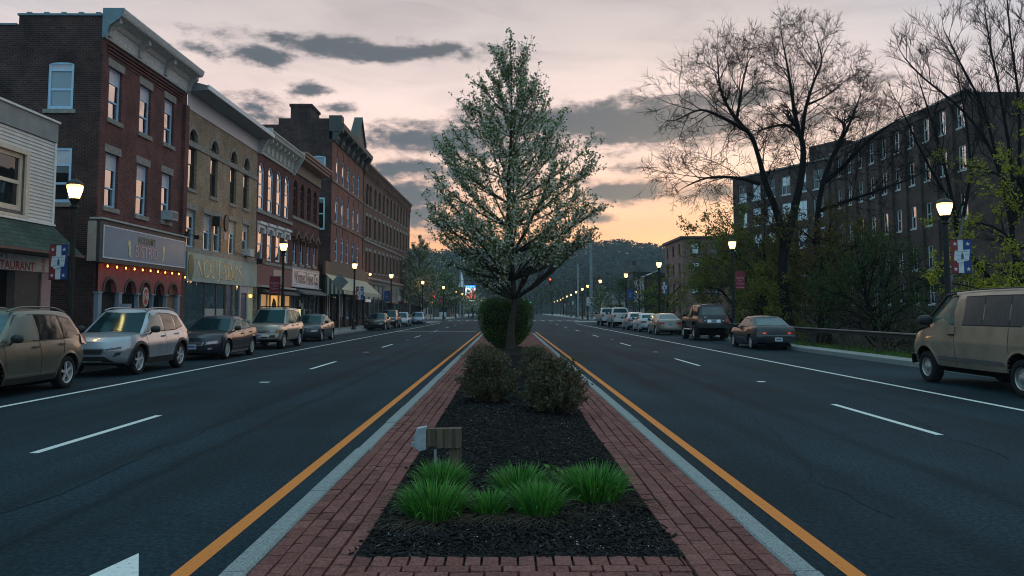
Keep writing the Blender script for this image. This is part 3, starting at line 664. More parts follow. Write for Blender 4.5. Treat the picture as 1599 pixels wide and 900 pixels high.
def pear(x, y, z0, H, prof, ncl, label, seed, leafs=7, size=.085, bl=.6, lo=.16, group=None, name='pear_tree', trunk=.2, nprim=54, bark=None):
    """upright flowering pear: leader, rising limbs that end on the crown outline, clusters along the twigs; prof = (height share, radius)"""
    T = Tree(seed); r = T.r; root = empty(name, (x,y,z0), label, 'tree', group); O = Vector((x,y,z0))
    lead = [O+Vector((0,0,-.1)), O+Vector((.02*H*.1,0,H*lo*.5)), O+Vector((.012*H,.0,H*lo)), O+Vector((-.006*H,.01*H,H*.45)), O+Vector((.004*H,0,H*.72)), O+Vector((0,0,H*.985))]
    tp, tr = T.limb(lead, trunk, .012, 9)
    T.wood.lathe([(trunk*1.5,-.08),(trunk*1.12,.12),(trunk*1.0,.4)], (x,y,z0), 9)
    pts = []
    for k in range(nprim):
        f = (k+.5)/nprim; a = k*2.39996+r.uniform(-.3,.3)
        h0 = H*(lo+.0+(.80-lo)*f**1.6); h1 = h0+H*r.uniform(.10,.19)*(1-.35*f)+H*.08*(1-f)
        if f < .45: h1 = h0+H*r.uniform(.055,.21)
        h1 = min(h1, H*.97); ro = interp(prof, h1/H)*r.uniform(.78,1.05)
        i = min(range(len(tp)), key=lambda q: abs(tp[q].z-z0-h0)); b = tp[i]
        o = Vector((math.cos(a), math.sin(a), 0)); e = O+o*ro+Vector((0,0,h1))
        m1 = b.lerp(e,.35)+o*ro*.06+Vector((0,0,-.006*H)); m2 = b.lerp(e,.7)+o*ro*.08
        lp, lr = T.limb([b,m1,m2,e], max(.018, trunk*.42*(1-f)**.8), .008, 5)
        for q in range(3, len(lp)):
            t = q/(len(lp)-1)
            for _ in range(2 if t > .3 else 1):
                d = ((lp[q]-lp[q-1]).normalized()+rdir(r)*.75+Vector((0,0,.45))).normalized(); ln = H*r.uniform(.03,.095)*(1.15-.4*t)
                w = [lp[q], lp[q]+d*ln*.5+rdir(r)*ln*.08, lp[q]+d*ln+Vector((0,0,ln*.12))]
                T.wood.tube(w, [.010,.007,.004], 3, caps=False)
                for u in (.25,.45,.65,.85,1.0): pts.append((w[0].lerp(w[1],u*2) if u <= .5 else w[1].lerp(w[2],u*2-1), f))
            pts.append((lp[q], f))
    for q in range(len(tp)*3//5, len(tp)):
        for _ in range(8): pts.append((tp[q]+rdir(r)*.16, 1))
    for _ in range(24): pts.append((tp[-1]-Vector((0,0,r.random()*.5))+rdir(r)*.14, 1))
    T.wood.build('trunk', bark or BARK, root)
    bm_, lm = MB(), MB(); pts = r.sample(pts, min(ncl, len(pts)))
    for p, f in pts:
        hz = (p.z-z0)/H
        if name == 'pear_tree' and r.random() < min(.38, 1.15*(hz-.5)): continue
        if name == 'pear_tree' and any((p.x/p.y*1244-(sx-792))**2+((EYE-p.z)/p.y*1244+HORY-sy)**2 < 24**2 for sx, sy in ((858,439),(816,434))): continue
        wb = bl*(1.15-.55*hz); c = p+rdir(r)*.05
        for _ in range(leafs):
            q = c+rdir(r)*size*r.uniform(.2,1.1); l = size*r.uniform(.7,1.35)
            if r.random() < wb: leaf(bm_, q, l*.8, l*.75, r)
            else: leaf(lm, q, l, l*.55, r)
    cr_ = lm.build('crown', PLEAF, root); 
    if bm_.v: bm_.build('blossom', PETAL, cr_)
    return root
pear(.12,31.0,MZ,(at(792,38,Y=31).z-MZ)/1.01,[(.13,.2),(.17,1.35),(.22,1.8),(.28,2.5),(.35,3.1),(.45,3.5),(.55,3.2),(.66,2.45),(.75,1.5),(.85,.75),(.93,.35),(1,.08)],9800,
     'tall flowering pear tree with white blossom in the median bed',61, leafs=6, size=.10, bl=.49, trunk=.19, lo=.155, nprim=112)
# ------------------------------------------------------------------ buildings
BR_RED = brick('brick_dark_red', (.17,.046,.042), (.085,.026,.028), (.17,.12,.11))
BR_SIDE = brick('brick_dark_brown', (.085,.036,.032), (.036,.020,.021), (.11,.09,.085), grime=.6)  # darker brown brick, mostly for side walls and chimneys
BR_YEL = brick('brick_yellow', (.42,.32,.225), (.29,.215,.145), (.19,.16,.125), grime=.35)
BR_MAR = brick('brick_maroon', (.15,.05,.045), (.11,.04,.038), (.10,.06,.055), grime=.4)
BR_ORG = brick('brick_orange_red', (.30,.115,.085), (.23,.09,.07), (.19,.11,.09), grime=.3)
BR_BRN = brick('brick_brown', (.20,.105,.075), (.15,.08,.06), (.14,.10,.08), grime=.4)
BR_MIL = brick('brick_mill', (.105,.062,.053), (.07,.044,.040), (.08,.062,.056), grime=.45)
BR_PNK = brick('brick_pink', (.30,.15,.13), (.24,.12,.11), (.2,.15,.14), grime=.3)
STONE = mat('sandstone', (.26,.24,.22), .9, var=.25, scale=5, bump=.3, bscale=40, spec=.2)
GREYP = mat('weathered_grey_paint', (.36,.37,.36), .75, var=.25, scale=5, stretch=(1,1,4))
BLUEP = mat('pale_blue_paint', (.40,.60,.78), .55, var=.08)
LAVP = mat('pale_panel', (.50,.50,.56), .5, var=.08)
WHITEP = mat('white_paint', (.62,.64,.65), .6, var=.1)
DARKP = mat('dark_paint', (.03,.033,.035), .6, var=.3)
BLACK = mat('black_metal', (.012,.012,.013), .5, var=.2, spec=.4)
SIDE = mat('siding_white', (.50,.51,.50), .6, var=.1, scale=2, stretch=(1,1,.4))
ROOFM = mat('roof_tar', (.03,.03,.032), .9, var=.3)
GL = glass('window_glass', refl=.78); GLD = glass('dark_glass', refl=.28, dark=(.006,.008,.009)); GLM = glass('mill_glass', tint=(.80,.88,.92), refl=.9, dark=(.02,.025,.03), wav=.05)
SHINGLE = brick('shingle_green', (.045,.085,.075), (.03,.06,.055), (.018,.03,.028), bw=.33, bh=.14, grime=.4)
XF = -15.2
def arch_pts(u0, u1, zs, n=8, k=1.0):
    c = (u0+u1)/2; r = (u1-u0)/2
    return [(c-r*math.cos(math.pi*i/n), zs+r*k*math.sin(math.pi*i/n)) for i in range(n+1)]
def facade(mb, fr, W, z0, z1, ops, rev=.2, mi=0, U0=0):
    """wall with real openings; ops = (u0,u1,z0,z1,arch rise factor or 0)"""
    us = sorted({round(x,4) for x in [U0,W]+[o[i] for o in ops for i in (0,1)]}); zs = sorted({round(x,4) for x in [z0,z1]+[o[i] for o in ops for i in (2,3)]})
    for a, b in zip(us, us[1:]):
        run = None
        for c, d in zip(zs, zs[1:]):
            hole = any(o[0]-1e-4 <= a and b <= o[1]+1e-4 and o[2]-1e-4 <= c and d <= o[3]+1e-4 for o in ops)
            if hole:
                if run is not None: mb.quad(fr.p(a,run), fr.p(b,run), fr.p(b,c), fr.p(a,c), mi); run = None
            elif run is None: run = c
        if run is not None: mb.quad(fr.p(a,run), fr.p(b,run), fr.p(b,z1), fr.p(a,z1), mi)
    for o in ops:
        u0,u1,a,b = o[:4]; k = o[4] if len(o) > 4 else 0
        if k:
            zsn = b-(u1-u0)/2*k; ar = arch_pts(u0,u1,zsn,10,k); h = len(ar)//2
            mb.poly([fr.p(u0,b)]+[fr.p(*q) for q in ar[:h+1]][::-1], mi) ; mb.poly([fr.p(u1,b)]+[fr.p(*q) for q in ar[h:]], mi)
            out = [(u0,a)]+ar+[(u1,a)]
        else: out = [(u0,a),(u0,b),(u1,b),(u1,a)]
        m = len(out)
        for i in range(m):
            p, q = out[i], out[(i+1)%m]; mb.quad(fr.p(*p), fr.p(*q), fr.p(*q,-rev), fr.p(*p,-rev), mi)
def shell(mb, fr, W, z0, z1, depth, mi=0, rmi=0, near=True):
    """the other walls and the flat roof behind a facade"""
    P = fr.p
    if near: mb.quad(P(0,z0), P(0,z1), P(0,z1,-depth), P(0,z0,-depth), mi)
    mb.quad(P(W,z0), P(W,z1), P(W,z1,-depth), P(W,z0,-depth), mi)
    mb.quad(P(0,z0,-depth), P(W,z0,-depth), P(W,z1,-depth), P(0,z1,-depth), mi)
    mb.quad(P(0,z1-.25,-.2), P(W,z1-.25,-.2), P(W,z1-.25,-depth), P(0,z1-.25,-depth), rmi)
    mb.quad(P(0,z1), P(W,z1), P(W,z1,-.25), P(0,z1,-.25), mi); mb.quad(P(0,z1,-.25), P(W,z1,-.25), P(W,z1-.3,-.25), P(0,z1-.3,-.25), mi)
WR = random.Random(77)
def window(root, fr, u0, u1, z0, z1, fm, gl=None, arch=0, rails=1, mull=0, panel=0, sill=None, lintel=None, sm=None, lm=None, d=-.14, fw=.06, blind=None, label=None):
    """sash window: frame with meeting rails > panes, sill, lintel"""
    gl = gl or GL; b = MB(); zt = z1-(u1-u0)/2*arch if arch else z1
    b.fbox(fr, u0, u0+fw, z0, zt, d-.03, d+.05); b.fbox(fr, u1-fw, u1, z0, zt, d-.03, d+.05); b.fbox(fr, u0+fw, u1-fw, z0, z0+fw*1.2, d-.03, d+.05)
    if not arch: b.fbox(fr, u0+fw, u1-fw, z1-fw, z1, d-.03, d+.05)
    else:
        A = arch_pts(u0,u1,zt,10,arch); B = arch_pts(u0+fw,u1-fw,zt,10,arch)
        for i in range(10):
            for dd, q in ((d+.05, 0),): b.quad(fr.p(*A[i],dd), fr.p(*A[i+1],dd), fr.p(*B[i+1],dd), fr.p(*B[i],dd))
            b.quad(fr.p(*B[i],d+.05), fr.p(*B[i+1],d+.05), fr.p(*B[i+1],d-.03), fr.p(*B[i],d-.03))
        b.fbox(fr, u0+fw, u1-fw, zt-fw*.5, zt+fw*.5, d-.03, d+.045)
    zp = zt-(zt-z0)*panel
    if panel: b.fbox(fr, u0+fw, u1-fw, zp-fw*.7, zp, d-.03, d+.052)
    edges = [z0+fw*1.2]
    for i in range(rails):
        zz = z0+(zp-z0)*(i+1)/(rails+1); b.fbox(fr, u0+fw, u1-fw, zz-fw*.4, zz+fw*.4, d-.03, d+.035); edges.append(zz)
    for i in range(mull):
        uu = u0+(u1-u0)*(i+1)/(mull+1); b.fbox(fr, uu-fw*.3, uu+fw*.3, z0+fw, zp-fw*.5, d-.03, d+.03)
    w = b.build('window', fm, root)
    if label: w['label'] = label
    edges.append(zp)
    for i in range(len(edges)-1):
        g = MB(); t = [WR.uniform(-.012,.012) for _ in range(3)]; dd = d+(.012 if i else -.008)
        g.quad(fr.p(u0+fw*.9,edges[i],dd+t[0]), fr.p(u1-fw*.9,edges[i],dd+t[1]), fr.p(u1-fw*.9,edges[i+1],dd+t[1]+t[2]), fr.p(u0+fw*.9,edges[i+1],dd+t[0]+t[2])); g.build('pane', gl, w)
    if blind and WR.random() < blind:
        g = MB(); zb = zp-(zp-z0)*WR.uniform(.15,.55); g.fbox(fr, u0+fw, u1-fw, zb, zp, d+.018, d+.024); g.build('blind', mat('blind', (.42,.41,.40), .7, var=.1), w)
    if panel:
        g = MB(); g.fbox(fr, u0+fw, u1-fw, zp, zt-fw, d-.02, d+.02); g.build('top_panel', LAVP, w)
    if arch:
        g = MB(); g.poly([fr.p(*q,d-.002) for q in arch_pts(u0+fw*.9,u1-fw*.9,zt,10,arch)]); g.build('fanlight', gl, w)
    if sill is not None:
        g = MB(); g.fbox(fr, u0-.1, u1+.1, z0-sill, z0-.002, -.1, .07); g.build('sill', sm or STONE, w)
    if lintel is not None:
        g = MB()
        if arch:
            o = arch_pts(u0-lintel,u1+lintel,zt,12,(u1-u0+2*lintel*.9)/(u1-u0+2*lintel)*arch); i_ = arch_pts(u0,u1,zt,12,arch)
            g.fplate(fr, o+i_[::-1], -.02, .04)
        else: g.fbox(fr, u0-.13, u1+.13, z1+.002, z1+lintel, -.02, .035)
        g.build('lintel', lm or sm or STONE, w)
    return w
def part(root, name, m, fn, sharp=None):
    b = MB(); fn(b); return b.build(name, m, root, sharp=sharp)
def Yof(px, py=460, X=XF): return yz(px, py, X)[0]
LF = lambda y: Fr((XF,y,0),(0,1,0),(1,0,0))
NF = lambda y, x=XF: Fr((x,y,0),(-1,0,0),(0,-1,0))     # wall that faces the camera, u runs away from the street

# ======== clapboarded restaurant at the left edge
rA = empty('restaurant_building', (XF,18,0), 'white clapboard restaurant with a green shingled canopy at the left edge', 'building')
fr = LF(6.0); W = 20.55
def fA(b):
    facade(b, fr, W, .1, 7.3, [(W-5.6,W-1.62,4.75,6.55),(W-6.4,W-1.9,.25,2.88)], rev=.3)
    shell(b, fr, W, .1, 7.3, 12)
part(rA, 'wall', mat('siding_backing', (.10,.09,.09), .8, var=.2), fA)
def clap(b):
    z = 4.52
    while z < 7.25:
        e = min(z+.115, 7.26)
        segs = [(0,W+.02)] if z > 6.7 or z < 4.55 else [(0,W-5.76),(W-1.46,W+.02)]
        for a, c in segs:
            b.add([fr.p(a,z,.035),fr.p(c,z,.035),fr.p(c,e,.008),fr.p(a,e,.008),fr.p(a,z,.005),fr.p(c,z,.005)], [(0,1,2,3),(0,4,5,1)])
        for nf in (NF(6+W+.002),):
            b.add([nf.p(-.03,z,.0),nf.p(6,z,.0),nf.p(6,e,0),nf.p(-.03,e,0)], [(0,1,2,3)])
        z = e
part(rA, 'clapboards', SIDE, clap)
part(rA, 'corner_board', WHITEP, lambda b: (b.fbox(fr, W-.07, W+.04, 4.5, 7.26, .0, .05)))
part(rA, 'parapet', mat('parapet_grey', (.20,.23,.24), .7, var=.15, scale=2), lambda b: b.fbox(fr, 0, W+.05, 7.28, 7.93, -.4, .06))
part(rA, 'coping', WHITEP, lambda b: b.fbox(fr, 0, W+.09, 7.932, 8.0, -.5, .12))
window(rA, fr, W-5.6, W-1.62, 4.75, 6.55, mat('cream_trim', (.50,.47,.40), .6, var=.08), GLD, rails=1, mull=0, d=-.12, fw=.14)
part(rA, 'casing', mat('cream_trim', (.50,.47,.40)), lambda b: (b.fbox(fr,W-1.62,W-1.46,4.6,6.7,.0,.07), b.fbox(fr,W-5.76,W-5.6,4.6,6.7,0,.07), b.fbox(fr,W-5.6,W-1.62,6.55,6.7,0,.07), b.fbox(fr,W-5.76,W-1.46,4.53,4.598,0,.10)))
def mans(b):
    P = fr.p; a, c = 0, W+.05; b.add([P(a,4.45,.05),P(c-.05,4.45,.05),P(c+.2,3.5,.95),P(a,3.5,.95)], [(0,1,2,3)])
    b.add([P(c-.05,4.45,.05),P(c+.2,3.5,.95),P(c+.2,3.5,-.2),P(c-.05,4.45,-.2)], [(0,1,2,3)])
    b.quad(P(a,3.5,.95),P(c+.2,3.5,.95),P(c+.2,3.5,0),P(a,3.5,0))
part(rA, 'shingle_canopy', SHINGLE, mans)
part(rA, 'canopy_trim', WHITEP, lambda b: b.fbox(fr, 0, W+.02, 4.452, 4.52, 0, .11))
part(rA, 'canopy_edge', mat('brown_trim', (.10,.06,.055), .7), lambda b: b.fbox(fr, 0, W+.27, 3.42, 3.497, .05, 1.0))
sA = part(rA, 'sign_board', mat('sign_white_worn', (.42,.45,.45), .5, var=.2, scale=3, stretch=(1,1,3)), lambda b: b.fbox(fr, W-7, W-.04, 2.9, 3.40, -.05, .04))
def tA(b):
    put_text(b, fr, W-2.12, 3.035, .046, 'RESTAURANT', .36, bold=.009, squeeze=1.05)
def tA2(b):   # the characters at the right end of the board
    for (x0,y0,x1,y1) in [(-.10,.16,.10,.16),(-.10,.16,-.10,.02),(.10,.16,.10,.09),(-.10,.09,.10,.09),(-.10,.02,.02,.02),(0,.09,.10,-.02)]:
        ribbon(b, fr, [(W-.46+x0,3.22+y0*.8-.02),(W-.46+x1,3.22+y1*.8-.02)], .022, .046)
    for (x0,y0,x1,y1) in [(-.09,.13,.09,.13),(-.08,.06,.08,.06),(-.12,-.02,.12,-.02),(0,.13,0,-.02),(-.02,.19,.03,.15)]:
        ribbon(b, fr, [(W-.46+x0,2.99+y0*.9),(W-.46+x1,2.99+y1*.9)], .022, .046)
part(sA, 'red_lettering', mat('sign_red', (.25,.03,.04), .5, var=.2), tA)
part(sA, 'red_characters', mat('sign_red', (.25,.03,.04)), tA2)
part(sA, 'green_lettering', mat('sign_green', (.03,.075,.055), .5, var=.3), lambda b: put_text(b, fr, W-2.75, 3.285, .046, 'MINH  S', .20, bold=.006, squeeze=1.1))
part(rA, 'post', mat('pink_post', (.30,.20,.20), .7, var=.1), lambda b: b.fbox(fr, W-.55, W-.02, .15, 2.88, -.02, .06))
part(rA, 'mullion', GREYP, lambda b: b.fbox(fr, W-2.55, W-2.48, .25, 2.88, -.2, -.1))
part(rA, 'shop_glass', GLD, lambda b: b.fbox(fr, W-6.4, W-1.9, .25, 2.88, -.26, -.22))
part(rA, 'shade_panel', DARKP, lambda b: b.fbox(fr, W-1.9, W-.56, .15, 2.88, .002, .02))  # flat dark plate standing in for the shade of the set-back front

# ======== three storey dark red brick block with the bistro
Y0 = 29.36; W = 7.95; fr = LF(Y0)
rB = empty('brick_building', (XF,Y0+4,0), 'three storey dark red brick block with pale blue windows above the bistro sign', 'building')
wB3 = [(.60,1.62,8.98,10.98),(3.15,4.17,9.02,11.02),(5.52,6.52,9.08,11.08)]; wB2 = [(.55,1.56,5.58,7.66),(3.09,4.11,5.58,7.70),(5.47,6.45,5.62,7.74)]
def fB(b):
    facade(b, fr, W, .1, 11.9, wB3+wB2+[(.0,W,.1,3.0)][:0], rev=.22)
    for i in range(4): b.fbox(fr, .35, W-.55, 11.32+.13*i, 11.39+.13*i, 0, .03+.02*i)
    b.fbox(fr, W-.45, W-.02, .1, 11.3, 0, .14); b.fbox(fr, 0.0, .28, .1, 11.3, 0, .05)
part(rB, 'wall', BR_RED, fB)
nf = NF(Y0)
sw3 = (1.02,1.98,9.15,10.96); sw2 = (.98,1.9,5.64,7.70)
def fBs(b):
    facade(b, nf, 3.16, .1, 12.72, [(sw3[0],sw3[1],sw3[2],sw3[3]+.0,.22),sw2], rev=.2)
    b.quad(nf.p(3.16,.1), nf.p(16,.1), nf.p(16,12.35), nf.p(3.16,12.35))
    b.quad(fr.p(W,.1), fr.p(W,12.5), fr.p(W,12.5,-16), fr.p(W,.1,-16)); b.quad(fr.p(0,.1,-16), fr.p(W,.1,-16), fr.p(W,12.3,-16), fr.p(0,12.3,-16))
    b.quad(fr.p(0,12.3,0), fr.p(W,12.3,0), fr.p(W,12.3,-16), fr.p(0,12.3,-16)); b.fbox(fr, .004, .3, 12.31, 12.715, -3.155, -.004); b.fbox(fr, .31, W-.004, 11.905, 12.5, -.3, -.01)
part(rB, 'side_wall', BR_SIDE, fBs)
part(rB, 'coping', mat('coping_blue', (.12,.2,.24), .5, var=.2), lambda b: (b.fbox(fr, -.05, .34, 12.722, 12.80, -3.2, 0), b.fbox(fr, -.05, .34, 12.352, 12.42, -16, -3.22), [b.fbox(fr, -.02, .3, 12.80, 12.86, -d-.18, -d) for d in (.1,.75,1.4,2.05,2.7)]))
for w in wB3+wB2: window(rB, fr, *w, BLUEP, GL, rails=1, panel=.27, sill=.17, lintel=.3, d=-.16, fw=.075)
window(rB, nf, *sw3, BLUEP, glass('curtain_glass', refl=.25, dark=(.22,.30,.36)), rails=1, panel=.16, arch=0, d=-.08, fw=.10)
window(rB, nf, *sw2, BLUEP, GLD, rails=1, panel=.3, d=-.08, fw=.10)
part(rB, 'side_sill', STONE, lambda b: (b.fbox(nf, sw3[0]-.12, sw3[1]+.12, sw3[2]-.16, sw3[2]-.002, -.1, .07), b.fbox(nf, sw2[0]-.12, sw2[1]+.12, sw2[2]-.16, sw2[2]-.002, -.1, .07)))
prof = [(0,11.905),(.10,11.905),(.13,12.0),(.13,12.42),(.20,12.46),(.28,12.60),(.58,12.70),(.70,12.72),(.74,12.78),(.79,12.94),(.79,13.0),(0,13.0)]
cB = part(rB, 'cornice', mat('cornice_pale', (.46,.47,.46), .75, var=.25, scale=5, stretch=(1,1,4)), lambda b: b.fprism(fr, prof, -.02, W-.02))
for u in (.12, 2.6, 5.1, W-.32):
    part(cB, 'bracket', GREYP, lambda b: b.fplate(Fr(fr.p(u+.18,0,0),(1,0,0),(0,-1,0)), [(.131,11.98),(.21,11.98),(.25,12.2),(.36,12.36),(.57,12.5),(.57,12.685),(.131,12.58)], 0, .2))
part(cB, 'end_board', mat('blue_grey_board', (.14,.22,.27), .6, var=.15), lambda b: b.fplate(Fr(fr.p(-.025,0,0),(1,0,0),(0,-1,0)), [(.0,11.86),(.12,11.92),(.26,12.35),(.64,12.62),(.80,13.01),(0,13.01)], 0, .03))
# bistro front
sB = part(rB, 'bistro_sign', mat('sign_frame_dark', (.035,.04,.042), .6, var=.2), lambda b: b.fbox(fr, -.48, 7.3, 3.42, 4.98, .06, .42))
part(sB, 'sign_top', GREYP, lambda b: b.fbox(fr, -.52, 7.34, 4.983, 5.05, .04, .5))
part(sB, 'sign_face', mat('sign_face_blue', (.075,.185,.285), .45, var=.08, scale=1.5), lambda b: b.fbox(fr, -.22, 7.12, 3.62, 4.76, .422, .432))
def brd(b):
    for a in ((-.26,-.21,3.58,4.80),(7.11,7.16,3.58,4.80),(-.21,7.11,3.58,3.63),(-.21,7.11,4.75,4.80)): b.fbox(fr, *a, .423, .445)
part(sB, 'border', mat('border_white', (.5,.52,.62), .5), brd)
part(sB, 'red_lettering', mat('letter_red_pale', (.30,.04,.05), .5), lambda b: [put_text(b, fr, 3.28, 3.98, .434+.001*i, 'BISTRO', .68, bold=q, squeeze=.93) for i, q in enumerate((.022,))])
part(sB, 'letter_fill', mat('letter_pale', (.50,.45,.49), .5), lambda b: put_text(b, fr, 3.28, 3.98, .440, 'BISTRO', .68, bold=-.006, squeeze=.93))
part(sB, 'gold_lettering', mat('letter_gold', (.085,.06,.01), .6), lambda b: put_text(b, fr, 3.28, 4.45, .435, "NOUJAIM'S", .40, bold=.012, squeeze=.80))
def plumes(b):
    for s, c in ((-1,1.85),(1,4.80)):
        for k in range(5):
            a = R(60+k*18); l = .30+.05*(k % 2)
            ribbon(b, fr, [(c, 3.80),(c+s*.06, 4.05),(c+s*(.02-.30*math.cos(a+.5)*.6), 4.12+l*.85*math.sin(a))], [.05,.12,.05], .435+.001*k)
        ribbon(b, fr, [(c-s*.1,3.72),(c+s*.08,3.86),(c+s*.05,4.05),(c-s*.02,4.15)], [.03,.13,.12,.08], .442)
part(sB, 'gold_plumes', mat('plume_gold', (.62,.54,.26), .5), plumes)
part(rB, 'sign_side_board', mat('cream_board', (.34,.29,.25), .7, var=.1), lambda b: b.fbox(fr, -.6, -.485, 3.45, 4.9, .03, .30))
arcs = [(.42,1.30),(2.10,2.96),(3.46,4.28),(4.78,5.64),(6.18,7.02)]
part(rB, 'arcade_wall', mat('stucco_red', (.25,.06,.065), .75, var=.12, scale=3), lambda b: facade(b, Fr(fr.p(0,0,.16),(0,1,0),(1,0,0)), 7.5, 2.35, 3.44, [(a,c,2.35,2.35+(c-a)/2*1.1+.02,1.1) for a,c in arcs], rev=.14))
part(rB, 'arch_trim', DARKP, lambda b: [b.fplate(Fr(fr.p(0,0,.165),(0,1,0),(1,0,0)), arch_pts(a-.09,c+.09,2.37,12,1.08)+arch_pts(a,c,2.37,12,1.08)[::-1], 0, .035) for a,c in arcs])
BPOST = mat('post_blue', (.17,.24,.31), .6, var=.1)
for u in (.12,1.68,3.2,4.53,5.9,7.18): 
    part(rB, 'post', BPOST, lambda b: (b.fbox(fr, u-(.13 if u in (.12,1.68,7.18) else .035), u+(.13 if u in (.12,1.68,7.18) else .035), .15, 2.35, .04, .2), b.fbox(fr, u-.17, u+.17, 2.30, 2.352, .02, .225)))
for a, c in arcs[1:4]: part(rB, 'shop_window', GLD, lambda b: b.fbox(fr, a-.2, c+.2, .5, 3.0, .006, .03))
part(rB, 'entrance_shade', mat('recess_shade_black', (.004,.004,.004), .9), lambda b: b.fbox(fr, .3, 1.5, .15, 3.1, .004, .02))  # flat black plate, the shade of the entrance put into its colour
part(rB, 'door', mat('door_brown', (.17,.10,.05), .6, var=.2), lambda b: b.fbox(fr, 6.3, 7.0, .15, 3.0, .005, .05))
part(rB, 'inner_door', mat('door_brown', (.17,.10,.05)), lambda b: b.fbox(fr, 3.55, 4.2, .5, 2.75, .034, .04))
em = part(rB, 'oval_emblem', mat('emblem_white', (.5,.48,.45), .6), lambda b: b.fplate(fr, [(3.85+.26*math.cos(q/8*math.pi), 2.22+.40*math.sin(q/8*math.pi)) for q in range(16)], .18, .20))
part(em, 'red_field', mat('sign_red', (.25,.03,.04)), lambda b: b.fplate(fr, [(3.85+.21*math.cos(q/8*math.pi), 2.22+.34*math.sin(q/8*math.pi)) for q in range(16)], .201, .205))
part(em, 'letter', mat('emblem_white', (.5,.48,.45)), lambda b: put_text(b, fr, 3.85, 2.24, .208, 'N', .42, bold=.01))
part(rB, 'base_wall', BR_SIDE, lambda b: b.fbox(fr, 1.85, 6.05, .12, .5, .03, .1))
ac = part(rB, 'air_conditioner', mat('ac_grey', (.36,.42,.46), .6, var=.1), lambda b: b.fbox(fr, 5.62, 6.30, 5.66, 6.06, -.1, .42))
part(ac, 'grille', mat('ac_grille', (.10,.12,.13), .6), lambda b: b.fbox(fr, 5.68, 6.24, 5.71, 6.01, .421, .43))
part(rB, 'lamp_bracket', BLACK, lambda b: (b.tube([fr.p(6.2,5.1,.1),fr.p(7.2,5.15,.5),fr.p(7.75,5.13,.75)],.025,6), b.fbox(fr, 7.62,7.98,4.98,5.15,.62,.88), b.fbox(fr, 7.35,7.5,5.05,5.3,.3,.5)))
# string of orange bulbs under the sign
st = empty('string_lights', fr.p(0,3.2,.5), 'string of glowing orange bulbs hung under the bistro sign', 'string lights'); 
st_o = MB(); st_o.tube([fr.p(.1+.73*i,3.36-.0*(i%2),.34) for i in range(11)], .008, 4); st_o.build('cable', BLACK, st)
BULB = lamp_mat('orange_bulb', (1,.30,.04), 10)
for i in range(11):
    u = .32+.715*i; z = 3.30 if i < 10 else 3.18
    b = MB(); c = fr.p(u,z,.34); b.lathe([(.010,.05),(.014,.04),(.030,.0),(.026,-.022),(.001,-.042)], tuple(c), 8); b.build('bulb', BULB, st)

# ======== two storey yellow brick block
Y0 = 37.33; W = 10.72; fr = LF(Y0)
rC = empty('yellow_brick_building', (XF,Y0+5,0), 'yellow brick block with arched upper windows and a wide white eave', 'building')
aw = [(.32,1.34,7.5,10.40,1),(3.15,4.17,7.5,10.43,1),(6.05,7.05,7.54,10.48,1),(8.24,9.24,7.56,10.52,1)]
rw_ = [(.28,1.38,4.7,6.50),(2.45,3.52,4.7,6.52),(3.82,4.9,4.72,6.55),(6.06,7.15,4.75,6.6),(8.32,9.42,4.77,6.63)]
def fC(b):
    facade(b, fr, W, .1, 11.3, aw+rw_, rev=.25); shell(b, fr, W, .1, 11.3, 15)
part(rC, 'wall', BR_YEL, fC)
DKW = mat('window_brown', (.045,.035,.032), .6, var=.2)
for w in aw: window(rC, fr, *w[:4], DKW, GL, arch=1, rails=1, sill=.16, lintel=.2, d=-.17, fw=.05)
for w in rw_: window(rC, fr, *w, BLUEP, GL, rails=1, sill=None, lintel=.26, d=-.17, fw=.06, blind=.3)
part(rC, 'string_course', STONE, lambda b: b.fbox(fr, 0, W, 9.52, 9.78, -.20, .06))
part(rC, 'sill_course', STONE, lambda b: b.fbox(fr, 0, W, 4.42, 4.69, -.01, .06))
part(rC, 'frieze', mat('frieze_white', (.46,.48,.53), .55, var=.06, scale=30, stretch=(1,9,.05)), lambda b: b.fbox(fr, 0, W, 11.25, 12.05, .01, .05))
def eave(b):
    b.fprism(fr, [(.0,12.05),(.9,12.12),(.95,12.12),(.95,12.34),(.0,12.6)], -.02, W)
part(rC, 'eave', mat('eave_grey', (.20,.23,.25), .6, var=.1, scale=20, stretch=(1,6,1)), eave)
part(rC, 'gutter', WHITEP, lambda b: b.fbox(fr, -.03, W+.01, 12.14, 12.37, .952, 1.02))
sC = part(rC, 'shop_sign', mat('sign_sage', (.21,.31,.30), .55, var=.14, scale=1.2), lambda b: b.fbox(fr, .2, W-.1, 3.05, 4.41, .02, .14))
